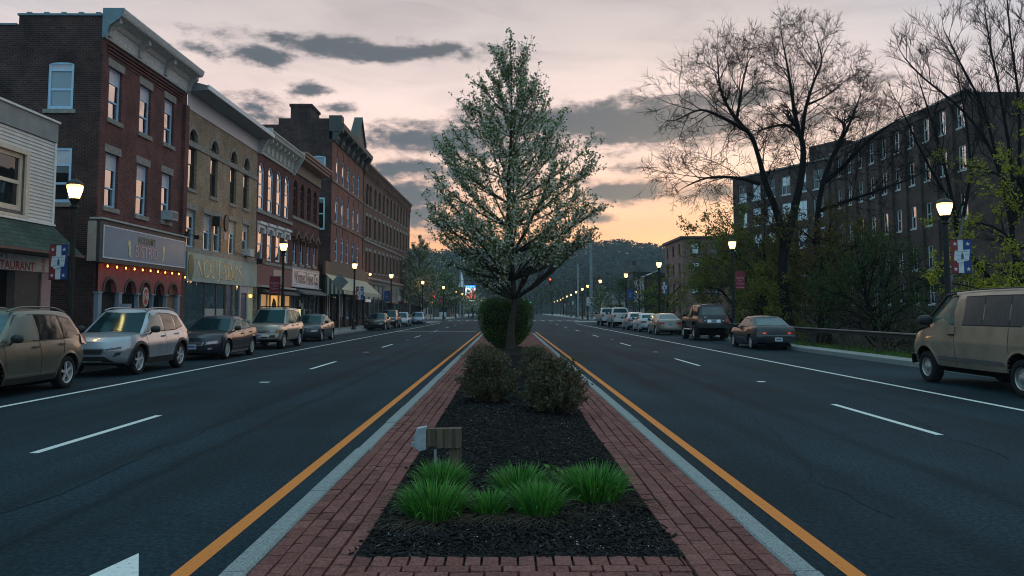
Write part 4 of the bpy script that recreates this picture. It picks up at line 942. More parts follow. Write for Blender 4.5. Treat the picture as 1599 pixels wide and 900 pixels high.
# serif capitals, drawn with a broad pen
def serif(b, u, z, h, w, ch, d):
    T, t, S = .16*h, .075*h, .05*h
    def st(x0, y0, x1, y1, k): ribbon(b, fr, [(u+x0*w, z+y0*h),(u+x1*w, z+y1*h)], k, d)
    def foot(x, y, l=.26): ribbon(b, fr, [(u+(x-l/2)*w, z+y*h),(u+(x+l/2)*w, z+y*h)], S, d+.001)
    if ch == 'N': st(.14,0,.14,1,t); st(.12,1,.86,0,T); st(.86,0,.86,1,t); foot(.14,0); foot(.86,1); foot(.1,1,.2)
    if ch in 'OUSJ':
        if ch == 'O': q = [(.5+.42*math.cos(a), .5+.5*math.sin(a), t+(T-t)*abs(math.cos(a))) for a in [i*math.pi/10 for i in range(21)]]
        if ch == 'U': q = [(.18,1,T),(.18,.35,T)]+[(.5-.32*math.cos(a), .32-.32*math.sin(a), T+(t-T)*a/3.14) for a in [i*math.pi/8 for i in range(1,8)]]+[(.82,.35,t),(.82,1,t)]; foot(.18,1,.34); foot(.82,1)
        if ch == 'S': q = [(.82,.82,t),(.6,.98,t*1.3),(.3,.92,T*.7),(.2,.75,T*.9),(.4,.58,T),(.68,.42,T),(.8,.24,T*.9),(.65,.05,T*.6),(.4,.02,t*1.3),(.16,.2,t)]
        if ch == 'J': q = [(.62,1,T),(.62,.1,T),(.55,-.12,T*.8),(.3,-.2,t*1.5),(.16,-.12,T*.6)]; foot(.62,1,.5)
        ribbon(b, fr, [(u+a*w, z+c*h) for a,c,_ in q], [k for _,_,k in q], d)
    if ch == 'A': st(.5,1,.08,0,t); st(.48,1,.9,0,T); st(.25,.36,.75,.36,t); foot(.08,0); foot(.9,0,.32)
    if ch == 'I': st(.5,0,.5,1,T); foot(.5,0,.7); foot(.5,1,.7)
    if ch == 'M': st(.12,0,.16,1,t); st(.16,1,.5,.05,T); st(.5,.05,.84,1,t); st(.86,1,.88,0,T); foot(.12,0,.2); foot(.88,0,.26); foot(.13,1,.18); foot(.88,1,.2)
    if ch == "'": st(.5,1,.45,.72,t*1.8)
def word(b, d, off=0):
    u = 1.30+off
    for ch, w in zip("NOUJAIM'S", (.98,1.0,.95,.62,.98,.46,1.14,.32,.72)):
        serif(b, u, 3.32-off*.6, .84, w, ch, d); u += w*.93
part(sC, 'letter_shadow', DARKP, lambda b: word(b, .145, .045))
part(sC, 'gold_lettering', mat('letter_gilt', (.62,.52,.27), .45, 0, var=.35, scale=1.3, stretch=(.2,.6,3)), lambda b: word(b, .150))
ovm = part(sC, 'round_emblem', mat('emblem_green', (.03,.075,.035), .5, var=.3), lambda b: b.fplate(fr, [(.62+.34*math.cos(q/8*math.pi), 3.72+.62*math.sin(q/8*math.pi)) for q in range(16)], .142, .16))
part(ovm, 'rim', mat('emblem_rim', (.11,.13,.08), .5), lambda b: ribbon(b, fr, [(.62+.29*math.cos(q/8*math.pi), 3.72+.55*math.sin(q/8*math.pi)) for q in range(17)], .03, .162))
yy = lambda px: Yof(px)-Y0
PAPER = mat('papered_glass', (.26,.29,.30), .5, var=.1, scale=2)
TEALG = glass('shop_glass_teal', refl=.3, dark=(.05,.09,.10))
for a, c in ((286.5,317),(318,335),(336,348.6)):
    w = part(rC, 'shop_window', TEALG, lambda b: b.fbox(fr, max(.15,yy(a)), yy(c), .4, 3.04, .01, .04))
    if a > 300: part(w, 'paper', PAPER, lambda b: b.fbox(fr, yy(a)+.03, yy(c)-.03, .5, 1.75, .042, .046))
for a in (317,335.2,348.2): part(rC, 'mullion', DARKP, lambda b: b.fbox(fr, yy(a), yy(a+1), .2, 3.04, .02, .08))
STP = brick('stone_pier', (.25,.23,.2), (.14,.125,.11), (.1,.09,.08), bw=.3, bh=.2)
for a, c in ((349.5,352),(360,363.5),(394.5,398.5)): part(rC, 'pier', STP, lambda b: b.fbox(fr, yy(a), yy(c), .15, 3.04, .0, .12))
part(rC, 'blue_door', mat('door_blue', (.03,.07,.12), .5, var=.2), lambda b: b.fbox(fr, yy(352)+.02, yy(360)-.02, .15, 3.04, .0, .05))
part(rC, 'stall_window', TEALG, lambda b: b.fbox(fr, yy(363.5)+.02, yy(371.5), .9, 3.04, .01, .05))
dC = part(rC, 'door', mat('door_slate', (.035,.06,.085), .5, var=.2), lambda b: b.fbox(fr, yy(373.5), yy(383.5), .15, 2.62, .0, .03))
part(dC, 'door_frame', mat('frame_pale', (.33,.32,.38), .6), lambda b: (b.fbox(fr, yy(372),yy(373.5)-.002,.15,3.04,0,.1), b.fbox(fr, yy(383.5)+.002,yy(385),.15,3.04,0,.1), b.fbox(fr, yy(373.5),yy(383.5),2.64,3.04,0,.09)))
wC = part(rC, 'shop_window', mat('lit_room_green', (.16,.20,.15), .6, var=.4, scale=1.5, emit=(.5,.55,.35), estr=.10), lambda b: b.fbox(fr, yy(385.3), yy(394.3), .3, 3.04, .0, .03))
b = MB(); b.lathe([(.01,.1),(.09,.06),(.10,0),(.06,-.08),(.001,-.1)], tuple(fr.p(yy(387.3),2.5,.15)), 10); b.build('amber_lamp', lamp_mat('amber', (1,.42,.06), 4), rC)
fl = part(rC, 'sign_floodlight', BLACK, lambda b: (b.tube([fr.p(6.9,4.85,.1),fr.p(8.8,4.75,.4),fr.p(9.9,4.72,.55)],.025,6), b.fbox(fr, 9.75,10.35,4.42,4.72,.4,.75)))
acC = part(rC, 'air_conditioner', mat('ac_grey', (.36,.42,.46)), lambda b: b.fbox(fr, 8.5, 9.2, 4.78, 5.2, -.1, .4))
part(rC, 'wall_emblem', BLACK, lambda b: b.fplate(fr, [(5.5+.3*math.cos(q/8*math.pi), 6.35+.45*math.sin(q/8*math.pi)) for q in range(16)], .01, .08))
part(rC, 'wall_plaque', mat('plaque', (.42,.30,.28), .6), lambda b: b.fbox(fr, 5.3, 5.65, 5.45, 5.85, .01, .04))
part(rC, 'loudspeaker', BLACK, lambda b: b.fbox(fr, 3.55, 3.95, 6.0, 6.5, .05, .4))

# ======== maroon brick pair
Y0 = 48.06; W = 7.92; fr = LF(Y0)
rD = empty('maroon_brick_building', (XF,Y0+4,0), 'maroon brick block with tall arched windows and a pale bracketed cornice', 'building')
aD = [(.32+1.9*i,1.44+1.9*i,7.88+.03*i,10.78+.05*i,1) for i in range(4)]; rD2 = [(.36+1.9*i,1.40+1.9*i,4.75+.05*i,6.74+.04*i) for i in range(4)]
part(rD, 'wall', BR_MAR, lambda b: (facade(b, fr, W, .1, 11.5, aD+rD2, rev=.2), shell(b, fr, W, .1, 11.5, 14)))
for w in aD: window(rD, fr, *w[:4], BLUEP, GL, arch=1, rails=2, sill=None, d=-.1, fw=.08)
for w in rD2:
    ww = window(rD, fr, *w, mat('white_blue_trim', (.5,.58,.66), .5), GL, rails=1, d=-.08, fw=.09)
    part(ww, 'hood', WHITEP, lambda b: (b.fbox(fr, w[0]-.2, w[1]+.2, w[3]+.2, w[3]+.36, 0, .22), b.fbox(fr, w[0]-.15, w[1]+.15, w[3]+.002, w[3]+.198, 0, .1), b.fbox(fr, w[0]-.17, w[0]-.02, w[3]-.3, w[3]+.0, 0, .14), b.fbox(fr, w[1]+.02, w[1]+.17, w[3]-.3, w[3]+.0, 0, .14)))
part(rD, 'sill_course', STONE, lambda b: (b.fbox(fr, 0, W, 7.62, 7.84, 0, .08), b.fbox(fr, 0, W, 4.52, 4.70, 0, .12)))
CREAM = mat('cornice_sage', (.40,.43,.40), .65, var=.18, scale=5)
cD = part(rD, 'cornice', CREAM, lambda b: b.fprism(fr, [(0,11.3),(.1,11.3),(.12,11.45),(.16,11.5),(.2,12.1),(.62,12.32),(.72,12.38),(.78,12.55),(.84,12.62),(.84,12.70),(0,12.75)], 0, W-.0))
for i in range(9):
    u = .15+i*.93; part(cD, 'bracket', CREAM, lambda b: b.fplate(Fr(fr.p(u+.13,0,0),(1,0,0),(0,-1,0)), [(.15,11.5),(.26,11.5),(.3,11.9),(.6,12.1),(.6,12.30),(.15,12.1)], 0, .15))
[part(cD, 'end_bracket', CREAM, lambda b: b.fplate(Fr(fr.p(u,0,0),(1,0,0),(0,-1,0)), [(.0,11.2),(.2,11.2),(.32,11.5),(.85,12.4),(.86,12.78),(0,12.8)], 0, .22)) for u in (.2, W)]
part(rD, 'board_front', mat('board_brown', (.25,.11,.095), .75, var=.25, scale=25, stretch=(1,6,.2)), lambda b: (b.fbox(fr, 0, W, 3.2, 4.50, .02, .08), [b.fbox(fr, .02+.2*i, .035+.2*i, 3.22, 4.48, .081, .09) for i in range(39)]))
part(rD, 'blank_sign', mat('sign_tan', (.42,.30,.26), .6, var=.1), lambda b: b.fbox(fr, 3.4, 5.4, 3.35, 4.3, .095, .13))
part(rD, 'ledge', mat('ledge_grey', (.34,.33,.33), .6), lambda b: b.fbox(fr, 0, W, 3.08, 3.195, .0, .42))
part(rD, 'shop_awning', mat('awning_brown', (.07,.055,.05), .8), lambda b: b.fprism(fr, [(.02,3.06),(.75,2.72),(.75,2.66),(.0,2.8)], .7, W-.1))
yd = lambda px: Yof(px)-Y0
SHOPLIT = mat('lit_room_warm', (.35,.25,.15), .7, var=.45, scale=1.2, emit=(1,.52,.18), estr=.28)
part(rD, 'shop_room', SHOPLIT, lambda b: b.fbox(fr, .95, W-.3, .6, 2.65, -.02, .01))
part(rD, 'lit_alcove', lamp_mat('lit_alcove', (1,.50,.13), .55), lambda b: b.fbox(fr, 3.0, 4.7, .6, 2.6, .011, .02))
part(rD, 'wreath', mat('wreath', (.09,.035,.01), .9, var=.6, scale=9), lambda b: b.fplate(fr, [(3.95+.48*math.cos(q/8*math.pi)*(1+.1*(q%2)), 1.75+.62*math.sin(q/8*math.pi)*(1+.1*(q%3))) for q in range(16)], .021, .04))
part(rD, 'shop_frame', mat('frame_grey', (.22,.21,.2), .6), lambda b: [b.fbox(fr, u, u+.1, .3, 2.68, .022, .1) for u in (.9,2.2,2.9,4.8,6.2,W-.35)]+[b.fbox(fr, .9, W-.25, .3, .6, .02, .11)])
part(rD, 'doorway_shade', mat('recess_shade_black', (.004,.004,.004)), lambda b: b.fbox(fr, .05, .88, .15, 2.9, .01, .03))  # black plate on the wall, painted as the shade inside the doorway

Y0 = 56.0; W = 8.05; fr = LF(Y0)
rE = empty('maroon_brick_building', (XF,Y0+4,0), 'maroon brick block with pointed brown window hoods above the news shop', 'building')
aE = [(.3+1.95*i,1.42+1.95*i,8.43+.03*i,11.0+.03*i,1) for i in range(4)]; rE2 = [(.42+1.95*i,1.3+1.95*i,5.0+.04*i,6.75+.03*i) for i in range(4)]
part(rE, 'wall', BR_MAR, lambda b: (facade(b, fr, W, .1, 11.6, aE+rE2, rev=.24), shell(b, fr, W, .1, 11.6, 14)))
for w in aE: window(rE, fr, *w[:4], mat('window_maroon', (.07,.03,.03), .6), GL, arch=1, rails=2, d=-.18, fw=.07)
HOOD = mat('hood_brown', (.10,.045,.035), .7, var=.2)
for w in rE2:
    ww = window(rE, fr, *w, BLUEP, GL, rails=1, sill=.2, d=-.14, fw=.08); c = (w[0]+w[1])/2
    part(ww, 'hood', HOOD, lambda b: (b.fplate(fr, [(c-.75,w[3]+.12),(c,w[3]+.72),(c+.75,w[3]+.12),(c+.6,w[3]+.02),(c,w[3]+.42),(c-.6,w[3]+.02)], 0, .3), b.fplate(fr, [(c-.62,w[3]+.0),(c,w[3]+.4),(c+.62,w[3]+.0),(c+.45,w[3]-.35),(c+.45,w[3]),(c-.45,w[3]),(c-.45,w[3]-.35)], 0, .16)))
part(rE, 'sill_course', STONE, lambda b: (b.fbox(fr, 0, W, 8.16, 8.36, 0, .09), b.fbox(fr, 0, W, 4.66, 4.8, 0, .1)))
cE = part(rE, 'cornice', mat('cornice_brown', (.26,.14,.11), .65, var=.2), lambda b: b.fprism(fr, [(0,12.25),(.75,12.4),(.78,12.55),(.9,12.6),(.9,12.72),(1.0,12.78),(1.0,12.9),(0,12.95)], .02, W+.15))
part(cE, 'frieze', mat('frieze_olive', (.14,.12,.08), .7, var=.2), lambda b: (b.fbox(fr, 0, W, 11.5, 12.24, .0, .12), ribbon(b, fr, [(.2+.26*i, 11.95+(.12 if i%4 in (1,2) else -.05)) for i in range(30)], .08, .13)))
sE = part(rE, 'shop_sign', mat('sign_lilac_white', (.55,.53,.56), .45, var=.08, scale=1.5), lambda b: b.fbox(fr, .05, W-.1, 3.36, 4.64, .03, .12))
part(sE, 'lettering', mat('letter_brown', (.10,.04,.04), .6), lambda b: put_text(b, fr, 4.0, 4.04, .125, 'Winsted News Co.', 1.16, bold=.024, squeeze=.78))
part(sE, 'rules', mat('letter_brown', (.10,.04,.04)), lambda b: [b.fbox(fr, a, c, z, z+.03, .121, .126) for a,c,z in ((.9,7.6,3.62),(.9,7.6,4.46),(.3,1.4,3.48),(6.9,7.7,3.48))])
part(sE, 'edge', mat('edge_blue', (.3,.36,.42), .6), lambda b: (b.fbox(fr, .03, W-.08, 4.642, 4.69, .0, .16), b.fbox(fr, .03, W-.08, 3.30, 3.358, .0, .3)))
part(rE, 'shop_awning', mat('awning_grey', (.075,.08,.085), .8, var=.2), lambda b: b.fprism(fr, [(.02,3.28),(1.0,2.86),(1.0,2.78),(.0,2.9)], .2, W+.1))
part(rE, 'shop_window', GLD, lambda b: b.fbox(fr, .9, W-.2, .5, 2.8, .0, .03))
part(rE, 'shop_frame', mat('frame_bluegrey', (.14,.18,.2), .6), lambda b: [b.fbox(fr, u, u+.1, .15, 2.85, .031, .1) for u in (.1,.8,3.3,5.2,6.6,W-.2)]+[b.fbox(fr, .2, W-.1, .15, .5, .0, .09)])
part(rE, 'lit_cooler', mat('lit_cooler', (.5,.5,.4), .6, var=.7, scale=3.5, emit=(.85,.8,.35), estr=.55), lambda b: b.fbox(fr, 1.15, 2.75, .55, 1.75, .032, .04))
part(rE, 'lit_poster', mat('lit_poster', (.5,.15,.1), .6, var=.6, scale=4, emit=(.9,.25,.12), estr=.35), lambda b: b.fbox(fr, .95, 1.5, 1.05, 1.5, .041, .045))
part(rE, 'window_posters', mat('poster_pale', (.35,.36,.34), .7, var=.3, scale=3), lambda b: [b.fbox(fr, u, u+.4, z, z+.5, .034, .04) for u, z in ((2.9,1.7),(3.5,1.25),(2.3,1.95))])

# ======== tall orange brick block with gabled cornice, single storey shop wing before it
Y0 = 68.45; W = 14.9; fr = LF(Y0); nf = NF(Y0)
rF = empty('orange_brick_building', (XF,Y0+7,0), 'tall four storey orange brick block with a gable in its dark cornice and a chimney', 'building')
wF = [(1.7+2.55*i,2.75+2.55*i,z0+.035*i,z1+.04*i,1) for i in range(5) for z0,z1 in ((13.1,15.3),(9.5,11.75),(6.0,8.3))]
part(rF, 'wall', BR_ORG, lambda b: facade(b, fr, W, .1, 16.5, wF, rev=.2))
for w in wF: window(rF, fr, *w[:4], BLUEP, GL, arch=1, rails=1, d=-.1, fw=.1)
[part(rF, 'finial', DARKP, lambda b: b.fplate(fr, [((w[0]+w[1])/2-.1,w[3]+.05),((w[0]+w[1])/2+.1,w[3]+.05),((w[0]+w[1])/2+.05,w[3]+.75),((w[0]+w[1])/2-.05,w[3]+.75)], 0, .05)) for w in wF]
part(rF, 'belt_course', DARKP, lambda b: [b.fbox(fr, 0, W, z, z+.2, 0, .08) for z in (12.85,9.22,5.75)])
sF = [(.05,1.3,12.6,15.0),(.2,1.3,8.4,11.0)]
def fFs(b):
    facade(b, nf, 4.7, .1, 18.35, [(.55,1.75,13.0,15.05,.25),(.55,1.6,8.6,11.4)], rev=.15)
    b.quad(nf.p(4.7,.1), nf.p(16,.1), nf.p(16,17.8), nf.p(4.7,17.8)); shell(b, fr, W, .1, 17.6, 16, near=False); b.fbox(fr, .01, .3, 17.6, 18.34, -4.69, -.01); b.fbox(fr, 0, W, 16.52, 17.6, -.3, -.02)
part(rF, 'side_wall', BR_SIDE, fFs)
window(rF, nf, .55,1.75,13.0,15.05, mat('pale_cyan_paint', (.40,.60,.68), .5), glass('curtain_glass', refl=.25, dark=(.22,.30,.36)), rails=0, panel=.0, d=-.06, fw=.14)
window(rF, nf, .55,1.6,8.6,11.4, mat('pale_cyan_paint', (.40,.60,.68)), GLD, rails=1, d=-.06, fw=.14)
chx = at(454,172,Y=68.5).x; chx2 = at(486,172,Y=68.5).x
chm = MB(); chm.box((chx,68.5,17.5),(chx2,71.5,19.55)); chm.box((chx-.1,68.4,19.4),(chx2+.1,71.6,19.62)); chm.build('chimney', BR_SIDE, rF)
DKC = mat('cornice_dark', (.06,.065,.062), .7, var=.25)
cF = part(rF, 'cornice', DKC, lambda b: b.fprism(fr, [(0,16.45),(.1,16.45),(.15,16.7),(.2,17.25),(.8,17.4),(.95,17.45),(1.0,17.75),(1.0,17.9),(0,17.95)], -.05, W+.1))
part(cF, 'frieze_band', mat('frieze_teal', (.16,.2,.2), .7), lambda b: [b.fbox(fr, .4+i*2.4, 2.1+i*2.4, 16.78, 17.18, .15, .23) for i in range(6)])
for i in range(7): part(cF, 'bracket', DKC, lambda b: b.fplate(Fr(fr.p(.3+i*2.38,0,0),(1,0,0),(0,-1,0)), [(.15,16.4),(.3,16.4),(.5,16.9),(.92,17.2),(.92,17.45),(.15,17.4)], 0, .35))
part(cF, 'gable', DKC, lambda b: (b.fplate(fr, [(6.0,17.9),(10.4,17.9),(8.2,20.2)], .45, .95), b.fplate(fr, [(5.7,17.9),(8.2,20.45),(10.7,17.9),(10.4,17.9),(8.2,20.18),(6.0,17.9)], .3, 1.1)))
part(cF, 'corner_block', DKC, lambda b: b.fbox(fr, -.1, .9, 17.2, 18.6, -.3, .8))
Yw = 64.55; fw_ = LF(Yw); Ww = 83.3-Yw
rW = empty('shop_wing', (XF,Yw+6,0), 'low shop front with a dark boarded fascia and a striped cream awning', 'shop')
part(rW, 'wall', BR_SIDE, lambda b: (b.fbox(fw_, 0, 3.85, .1, 5.6, -8, .0), b.fbox(fw_, 3.86, Ww, .1, 5.6, .0, .25)))
part(rW, 'fascia', mat('fascia_boards', (.09,.065,.05), .7, var=.4, scale=22, stretch=(1,5,.2)), lambda b: b.fbox(fw_, -.03, Ww, 4.6, 5.68, .26, .5))
AWN = mat('awning_cream', (.40,.36,.27), .85, var=.12, scale=6)
def awn(b):
    P = fw_.p; n = 17; u0, u1 = -.1, Ww-.1
    for i in range(n): 
        a = u0+(u1-u0)*i/n; c = u0+(u1-u0)*(i+1)/n; m = (a+c)/2
        b.add([P(a,4.62,.5),P(m,4.64,.5),P(c,4.62,.5),P(a,3.28,2.0),P(m,3.33,2.02),P(c,3.28,2.0)], [(0,1,4,3),(1,2,5,4)], i % 2)
        b.quad(P(a,3.28,2.0),P(c,3.28,2.0),P(c,2.98,2.02),P(a,2.98,2.02), i % 2)
aw_ = MB(); awn(aw_); ao = aw_.build('awning', [AWN, mat('awning_cream_deep', (.36,.32,.24), .85)], rW)  # every other panel in a slightly darker cream
def awside(b):
    P = fw_.p; n = 9
    for i in range(n):
        d0 = .5+1.5*i/n; d1 = .5+1.5*(i+1)/n; t = lambda d: 4.62-1.34*(d-.5)/1.5
        b.add([P(-.12,t(d0),d0),P(-.12,t(d1),d1),P(-.12,2.98,d1),P(-.12,2.98,d0),P(-.10,t(d0),d0),P(-.10,t(d1),d1),P(-.10,2.98,d1),P(-.10,2.98,d0)],[(0,1,2,3),(7,6,5,4)], i % 2)
bs = MB(); awside(bs); bs.build('striped_side', [mat('stripe_dark', (.02,.05,.045), .8), mat('stripe_pale', (.30,.32,.28), .8)], ao)
for u in (.3,3.0,5.6,8.4,11.4,14.6,18): part(rW, 'pier', BR_SIDE, lambda b: b.fbox(fw_, u, u+.5, .12, 4.58, .255, .42))
for u in (.9,3.6,6.2,9.0,12.0,15.2): part(rW, 'shop_window', GLD, lambda b: b.fbox(fw_, u, u+1.95, .8, 4.0, .26, .29))
part(rW, 'blinds', mat('blind', (.42,.41,.40)), lambda b: [b.fbox(fw_, u, u+.28, 1.1, 3.2, .292, .3) for u in (1.0,1.6,2.3,6.4,7.0,7.6,9.3)])

# ======== long brown brick block to the corner of the side street
O = Vector((-15.15,83.6,0)); E_ = Vector((-14.55,118.4,0)); fr = Fr(O, E_-O, (E_-O).cross(Vector((0,0,1)))); W = (E_-O).length
rG = empty('long_brick_building', (O+E_)/2, 'long brown brick block with a corbelled cornice running to the far corner', 'building')
us = [1.25, 3.1]+[6.1+2.75*i for i in range(11)]
r1 = [(u,u+1.2,13.0+.02*u,15.3+.025*u,1) for u in us]; r2 = [(u,u+1.1,9.5+.02*u,11.75+.025*u) for u in us]; r3 = [(u,u+1.1,5.75+.02*u,8.0+.02*u) for u in us]
part(rG, 'wall', BR_BRN, lambda b: (facade(b, fr, W, .1, 17.3, r1+r2+r3, rev=.25), shell(b, fr, W, .1, 17.3, 18)))
DW = mat('window_dark', (.05,.045,.042), .6)
for w in r1: window(rG, fr, *w[:4], DW, GLD, arch=1, rails=1, sill=.2, lintel=.22, lm=BR_BRN, d=-.2)
for w in r2+r3: window(rG, fr, *w, DW, GLD, rails=1, sill=.2, lintel=.35, d=-.2)
def cg(b):
    for z, d0 in ((15.95,.06),(16.15,.1),(16.95,.22),(17.12,.3)): b.fbox(fr, 0, W, z, z+.14, 0, d0)
    for i in range(56): b.fbox(fr, .1+i*.62, .4+i*.62, 16.3, 16.95, 0, .2)
cg_ = part(rG, 'cornice', BR_BRN, cg); part(cg_, 'coping', mat('coping_grey', (.2,.19,.18), .7), lambda b: b.fbox(fr, -.05, W+.05, 17.302, 17.5, -.4, .38))
part(rG, 'belt_course', STONE, lambda b: (b.fbox(fr, 0, W, 9.05, 9.25, 0, .1)))
part(rG, 'store_cornice', mat('store_cornice_grey', (.22,.19,.18), .7, var=.2), lambda b: b.fprism(fr, [(0,4.5),(.2,4.5),(.3,4.8),(.5,5.0),(.5,5.2),(0,5.3)], 0, W))
part(rG, 'panel_band', mat('panel_grey', (.20,.22,.23), .6, var=.25, scale=.5), lambda b: b.fbox(fr, 0, W, 2.9, 4.48, .01, .06))
for i in range(13): part(rG, 'pilaster', mat('pilaster_dark', (.05,.055,.06), .6, var=.3), lambda b: b.fbox(fr, .1+i*2.85, .4+i*2.85, .1, 4.48, .01, .14))
for i in range(12): part(rG, 'shop_window', TEALG if i % 3 else GLD, lambda b: b.fbox(fr, .5+i*2.85, 2.85+i*2.85, .5, 2.85, .012, .05))
part(rG, 'coral_awning', mat('awning_coral', (.45,.11,.07), .8), lambda b: b.fprism(fr, [(.15,3.1),(1.1,2.6),(1.1,2.5),(.15,2.7)], 14.5, 17.2))
part(rG, 'white_fascia', mat('fascia_pale', (.4,.38,.42), .6), lambda b: b.fbox(fr, 19.5, 24.5, 2.95, 3.6, .145, .3))
part(rG, 'lit_fascia', mat('lit_fascia', (.5,.5,.52), .6, emit=(.9,.85,.9), estr=.12), lambda b: b.fbox(fr, .6, 3.2, 2.55, 2.85, .145, .3))
for u, z in ((.9,5.45),(1.0,4.05)):
    b = MB(); b.lathe([(.02,.12),(.12,.1),(.14,0),(.02,-.14)], tuple(fr.p(u,z,.6)), 8); b.build('wall_lamp', lamp_mat('wall_lamp_glow', (1,.45,.13), 5), rG)
for i, (u, m, l) in enumerate(((12.2,'hanging_tan','tan hanging sign board on the long brown brick block'),(15.0,'hanging_grey','tall grey hanging sign on the brown block, above the coral awning'))):
    p = fr.p(u,2.6,.16); b = MB(); f2 = Fr(p, fr.n, (0,-1,0)); b.fbox(f2, .1, 1.3, .0, 1.9, -.08, .08)
    sg = b.thing('hanging_sign', mat(m, (.36,.28,.22) if i == 0 else (.3,.27,.25), .7, var=.2, scale=1.5), tuple(p), l, 'sign')

# ======== mills across the river
XM = 42.0
frm = Fr((XM,71.3,0),(0,1,0),(-1,0,0)); W = 30.2
rM = empty('mill_building', (XM+8,86,-.8), 'long five storey dark brick mill with ranks of tall white windows', 'mill')
rows = [(18.6,20.9),(14.6,16.9),(10.1,12.4),(5.8,8.1),(2.3,4.5)]
wM = [(.55+3.0*i,1.85+3.0*i,a,b_) for a,b_ in rows for i in range(10)]
part(rM, 'wall', BR_MIL, lambda b: (facade(b, frm, W, -2, 21.6, wM, rev=.3), shell(b, frm, W, -2, 21.6, 24), [b.fbox(frm, 2.15+3*i, 3.2+3*i, -2, 20.9, 0, .28) for i in range(-1,10) if i >= 0], b.fbox(frm, 0, W, 20.95, 21.6, 0, .34)))
part(rM, 'coping', mat('coping_grey', (.2,.19,.18)), lambda b: b.fbox(frm, -.2, W, 21.602, 21.8, -.4, .45))
MWH = mat('mill_window_white', (.50,.54,.55), .6, var=.15)
base = None
def mill_win(root, fr, w, h, frame, gl):
    b = MB(); fw = .09; d = -.16
    b.fbox(fr,0,fw,0,h,d-.03,d+.05); b.fbox(fr,w-fw,w,0,h,d-.03,d+.05); b.fbox(fr,fw,w-fw,0,fw,d-.03,d+.05); b.fbox(fr,fw,w-fw,h-fw,h,d-.03,d+.05)
    b.fbox(fr,fw,w-fw,h*.5-.04,h*.5+.04,d-.03,d+.04); b.fbox(fr,w/2-.03,w/2+.03,fw,h-fw,d-.03,d+.03)
    b.fbox(fr,-.1,w+.1,-.16,-.003,-.1,.06)
    g = MB(); g.quad(fr.p(fw*.8,fw*.8,d), fr.p(w-fw*.8,fw*.8,d), fr.p(w-fw*.8,h*.5,d), fr.p(fw*.8,h*.5,d))
    g2 = MB(); g2.quad(fr.p(fw*.8,h*.5,d+.01), fr.p(w-fw*.8,h*.5,d+.01), fr.p(w-fw*.8,h-fw*.8,d+.01), fr.p(fw*.8,h-fw*.8,d+.01))
    return b.mesh('window', frame), [q.mesh('pane', gl) for q in (g, g2)]
def put_mill(root, fr, ws, frame, gls, r):
    w0 = ws[0]; variants = []
    F0 = Fr((0,0,0), fr.u, fr.n)
    for gl in gls: variants.append(mill_win(root, F0, w0[1]-w0[0], w0[3]-w0[2], frame, gl))
    for u0,u1,z0,z1 in ws:
        me, ps = r.choice(variants); o = bpy.data.objects.new('window', me); COL.objects.link(o); o.parent = root
        o.location = fr.p(u0,z0)-Vector(root.location); o.scale = (1,1,(z1-z0)/(w0[3]-w0[2]))
        q = r.choice(variants)[1]
        for k in (0,1):
            p = bpy.data.objects.new('pane', (ps if r.random() < .7 else q)[k]); COL.objects.link(p); p.parent = o
            p.rotation_euler = (R(r.uniform(-.7,.7)) if abs(fr.u.x) > .5 else 0, R(r.uniform(-.7,.7)) if abs(fr.u.y) > .5 else 0, R(r.uniform(-.9,.9)))
GLB = mat('boarded_pane', (.05,.045,.04), .7, var=.3)
rr = random.Random(4)
put_mill(rM, frm, wM, MWH, [GLM, GLM, GLM, GLD], rr)
e0 = Vector((41.5,101.9,0)); e1 = Vector((33.9,118.5,0)); frn = Fr(e0, e1-e0, Vector((-(e1-e0).y, (e1-e0).x, 0))); W = (e1-e0).length
rN = empty('mill_wing', (e0+e1)/2+Vector((6,6,-.8)), 'angled mill wing with wide pale windows, half hidden by the big bare tree', 'mill')
wN = [(.8+2.9*i,2.5+2.9*i,a,a+2.5) for a in (17.6,13.9,10.1,6.3,2.4) for i in range(6)]
part(rN, 'wall', BR_MIL, lambda b: (facade(b, frn, W, -2, 21.2, wN, rev=.3), shell(b, frn, W, -2, 21.2, 22)))
part(rN, 'coping', mat('coping_grey', (.2,.19,.18)), lambda b: b.fbox(frn, -.1, W+.2, 21.202, 21.4, -.4, .3))
part(rN, 'roof_monitor', BR_MIL, lambda b: b.fbox(frn, .5, 6, 21.2, 24.2, -9, -3))
put_mill(rN, frn, wN, MWH, [GLM, GLM, GLD], rr)
fr3 = Fr((23.5,106.5,0),(0,1,0),(-1,0,0)); f3s = Fr((23.5,106.5,0),(1,0,0),(0,-1,0))
r3_ = empty('pink_brick_building', (28,112,0), 'four storey pinkish brick building beyond the leafy tree', 'building')
w3 = [(1.2+4.0*i,2.5+4.0*i,a,a+1.5) for a in (1.2,3.9,6.6,9.2) for i in range(3)]; w3s = [(1.2+2.6*i,2.3+2.6*i,a,a+1.5) for a in (1.2,3.9,6.6,9.2) for i in range(3)]
part(r3_, 'wall', BR_PNK, lambda b: (facade(b, fr3, 12, -.3, 11.3, w3, rev=.2), shell(b, fr3, 12, -.3, 11.3, 9, near=False), facade(b, f3s, 9, -.3, 11.3, w3s, rev=.2)))
part(r3_, 'roof_edge', DARKP, lambda b: (b.fbox(fr3, -.3, 12.3, 11.302, 11.6, -9.2, .3)))
put_mill(r3_, fr3, w3, DW, [GLD, GLM], rr); put_mill(r3_, f3s, w3s, DW, [GLD, GLM], rr)
r4 = empty('gabled_house', (22.3,123,0), 'small dark brick building with a white gable edge beyond the pink one', 'house')
part(r4, 'wall', BR_SIDE, lambda b: (b.box((20.5,119,-.2),(24.6,128,6.6))))
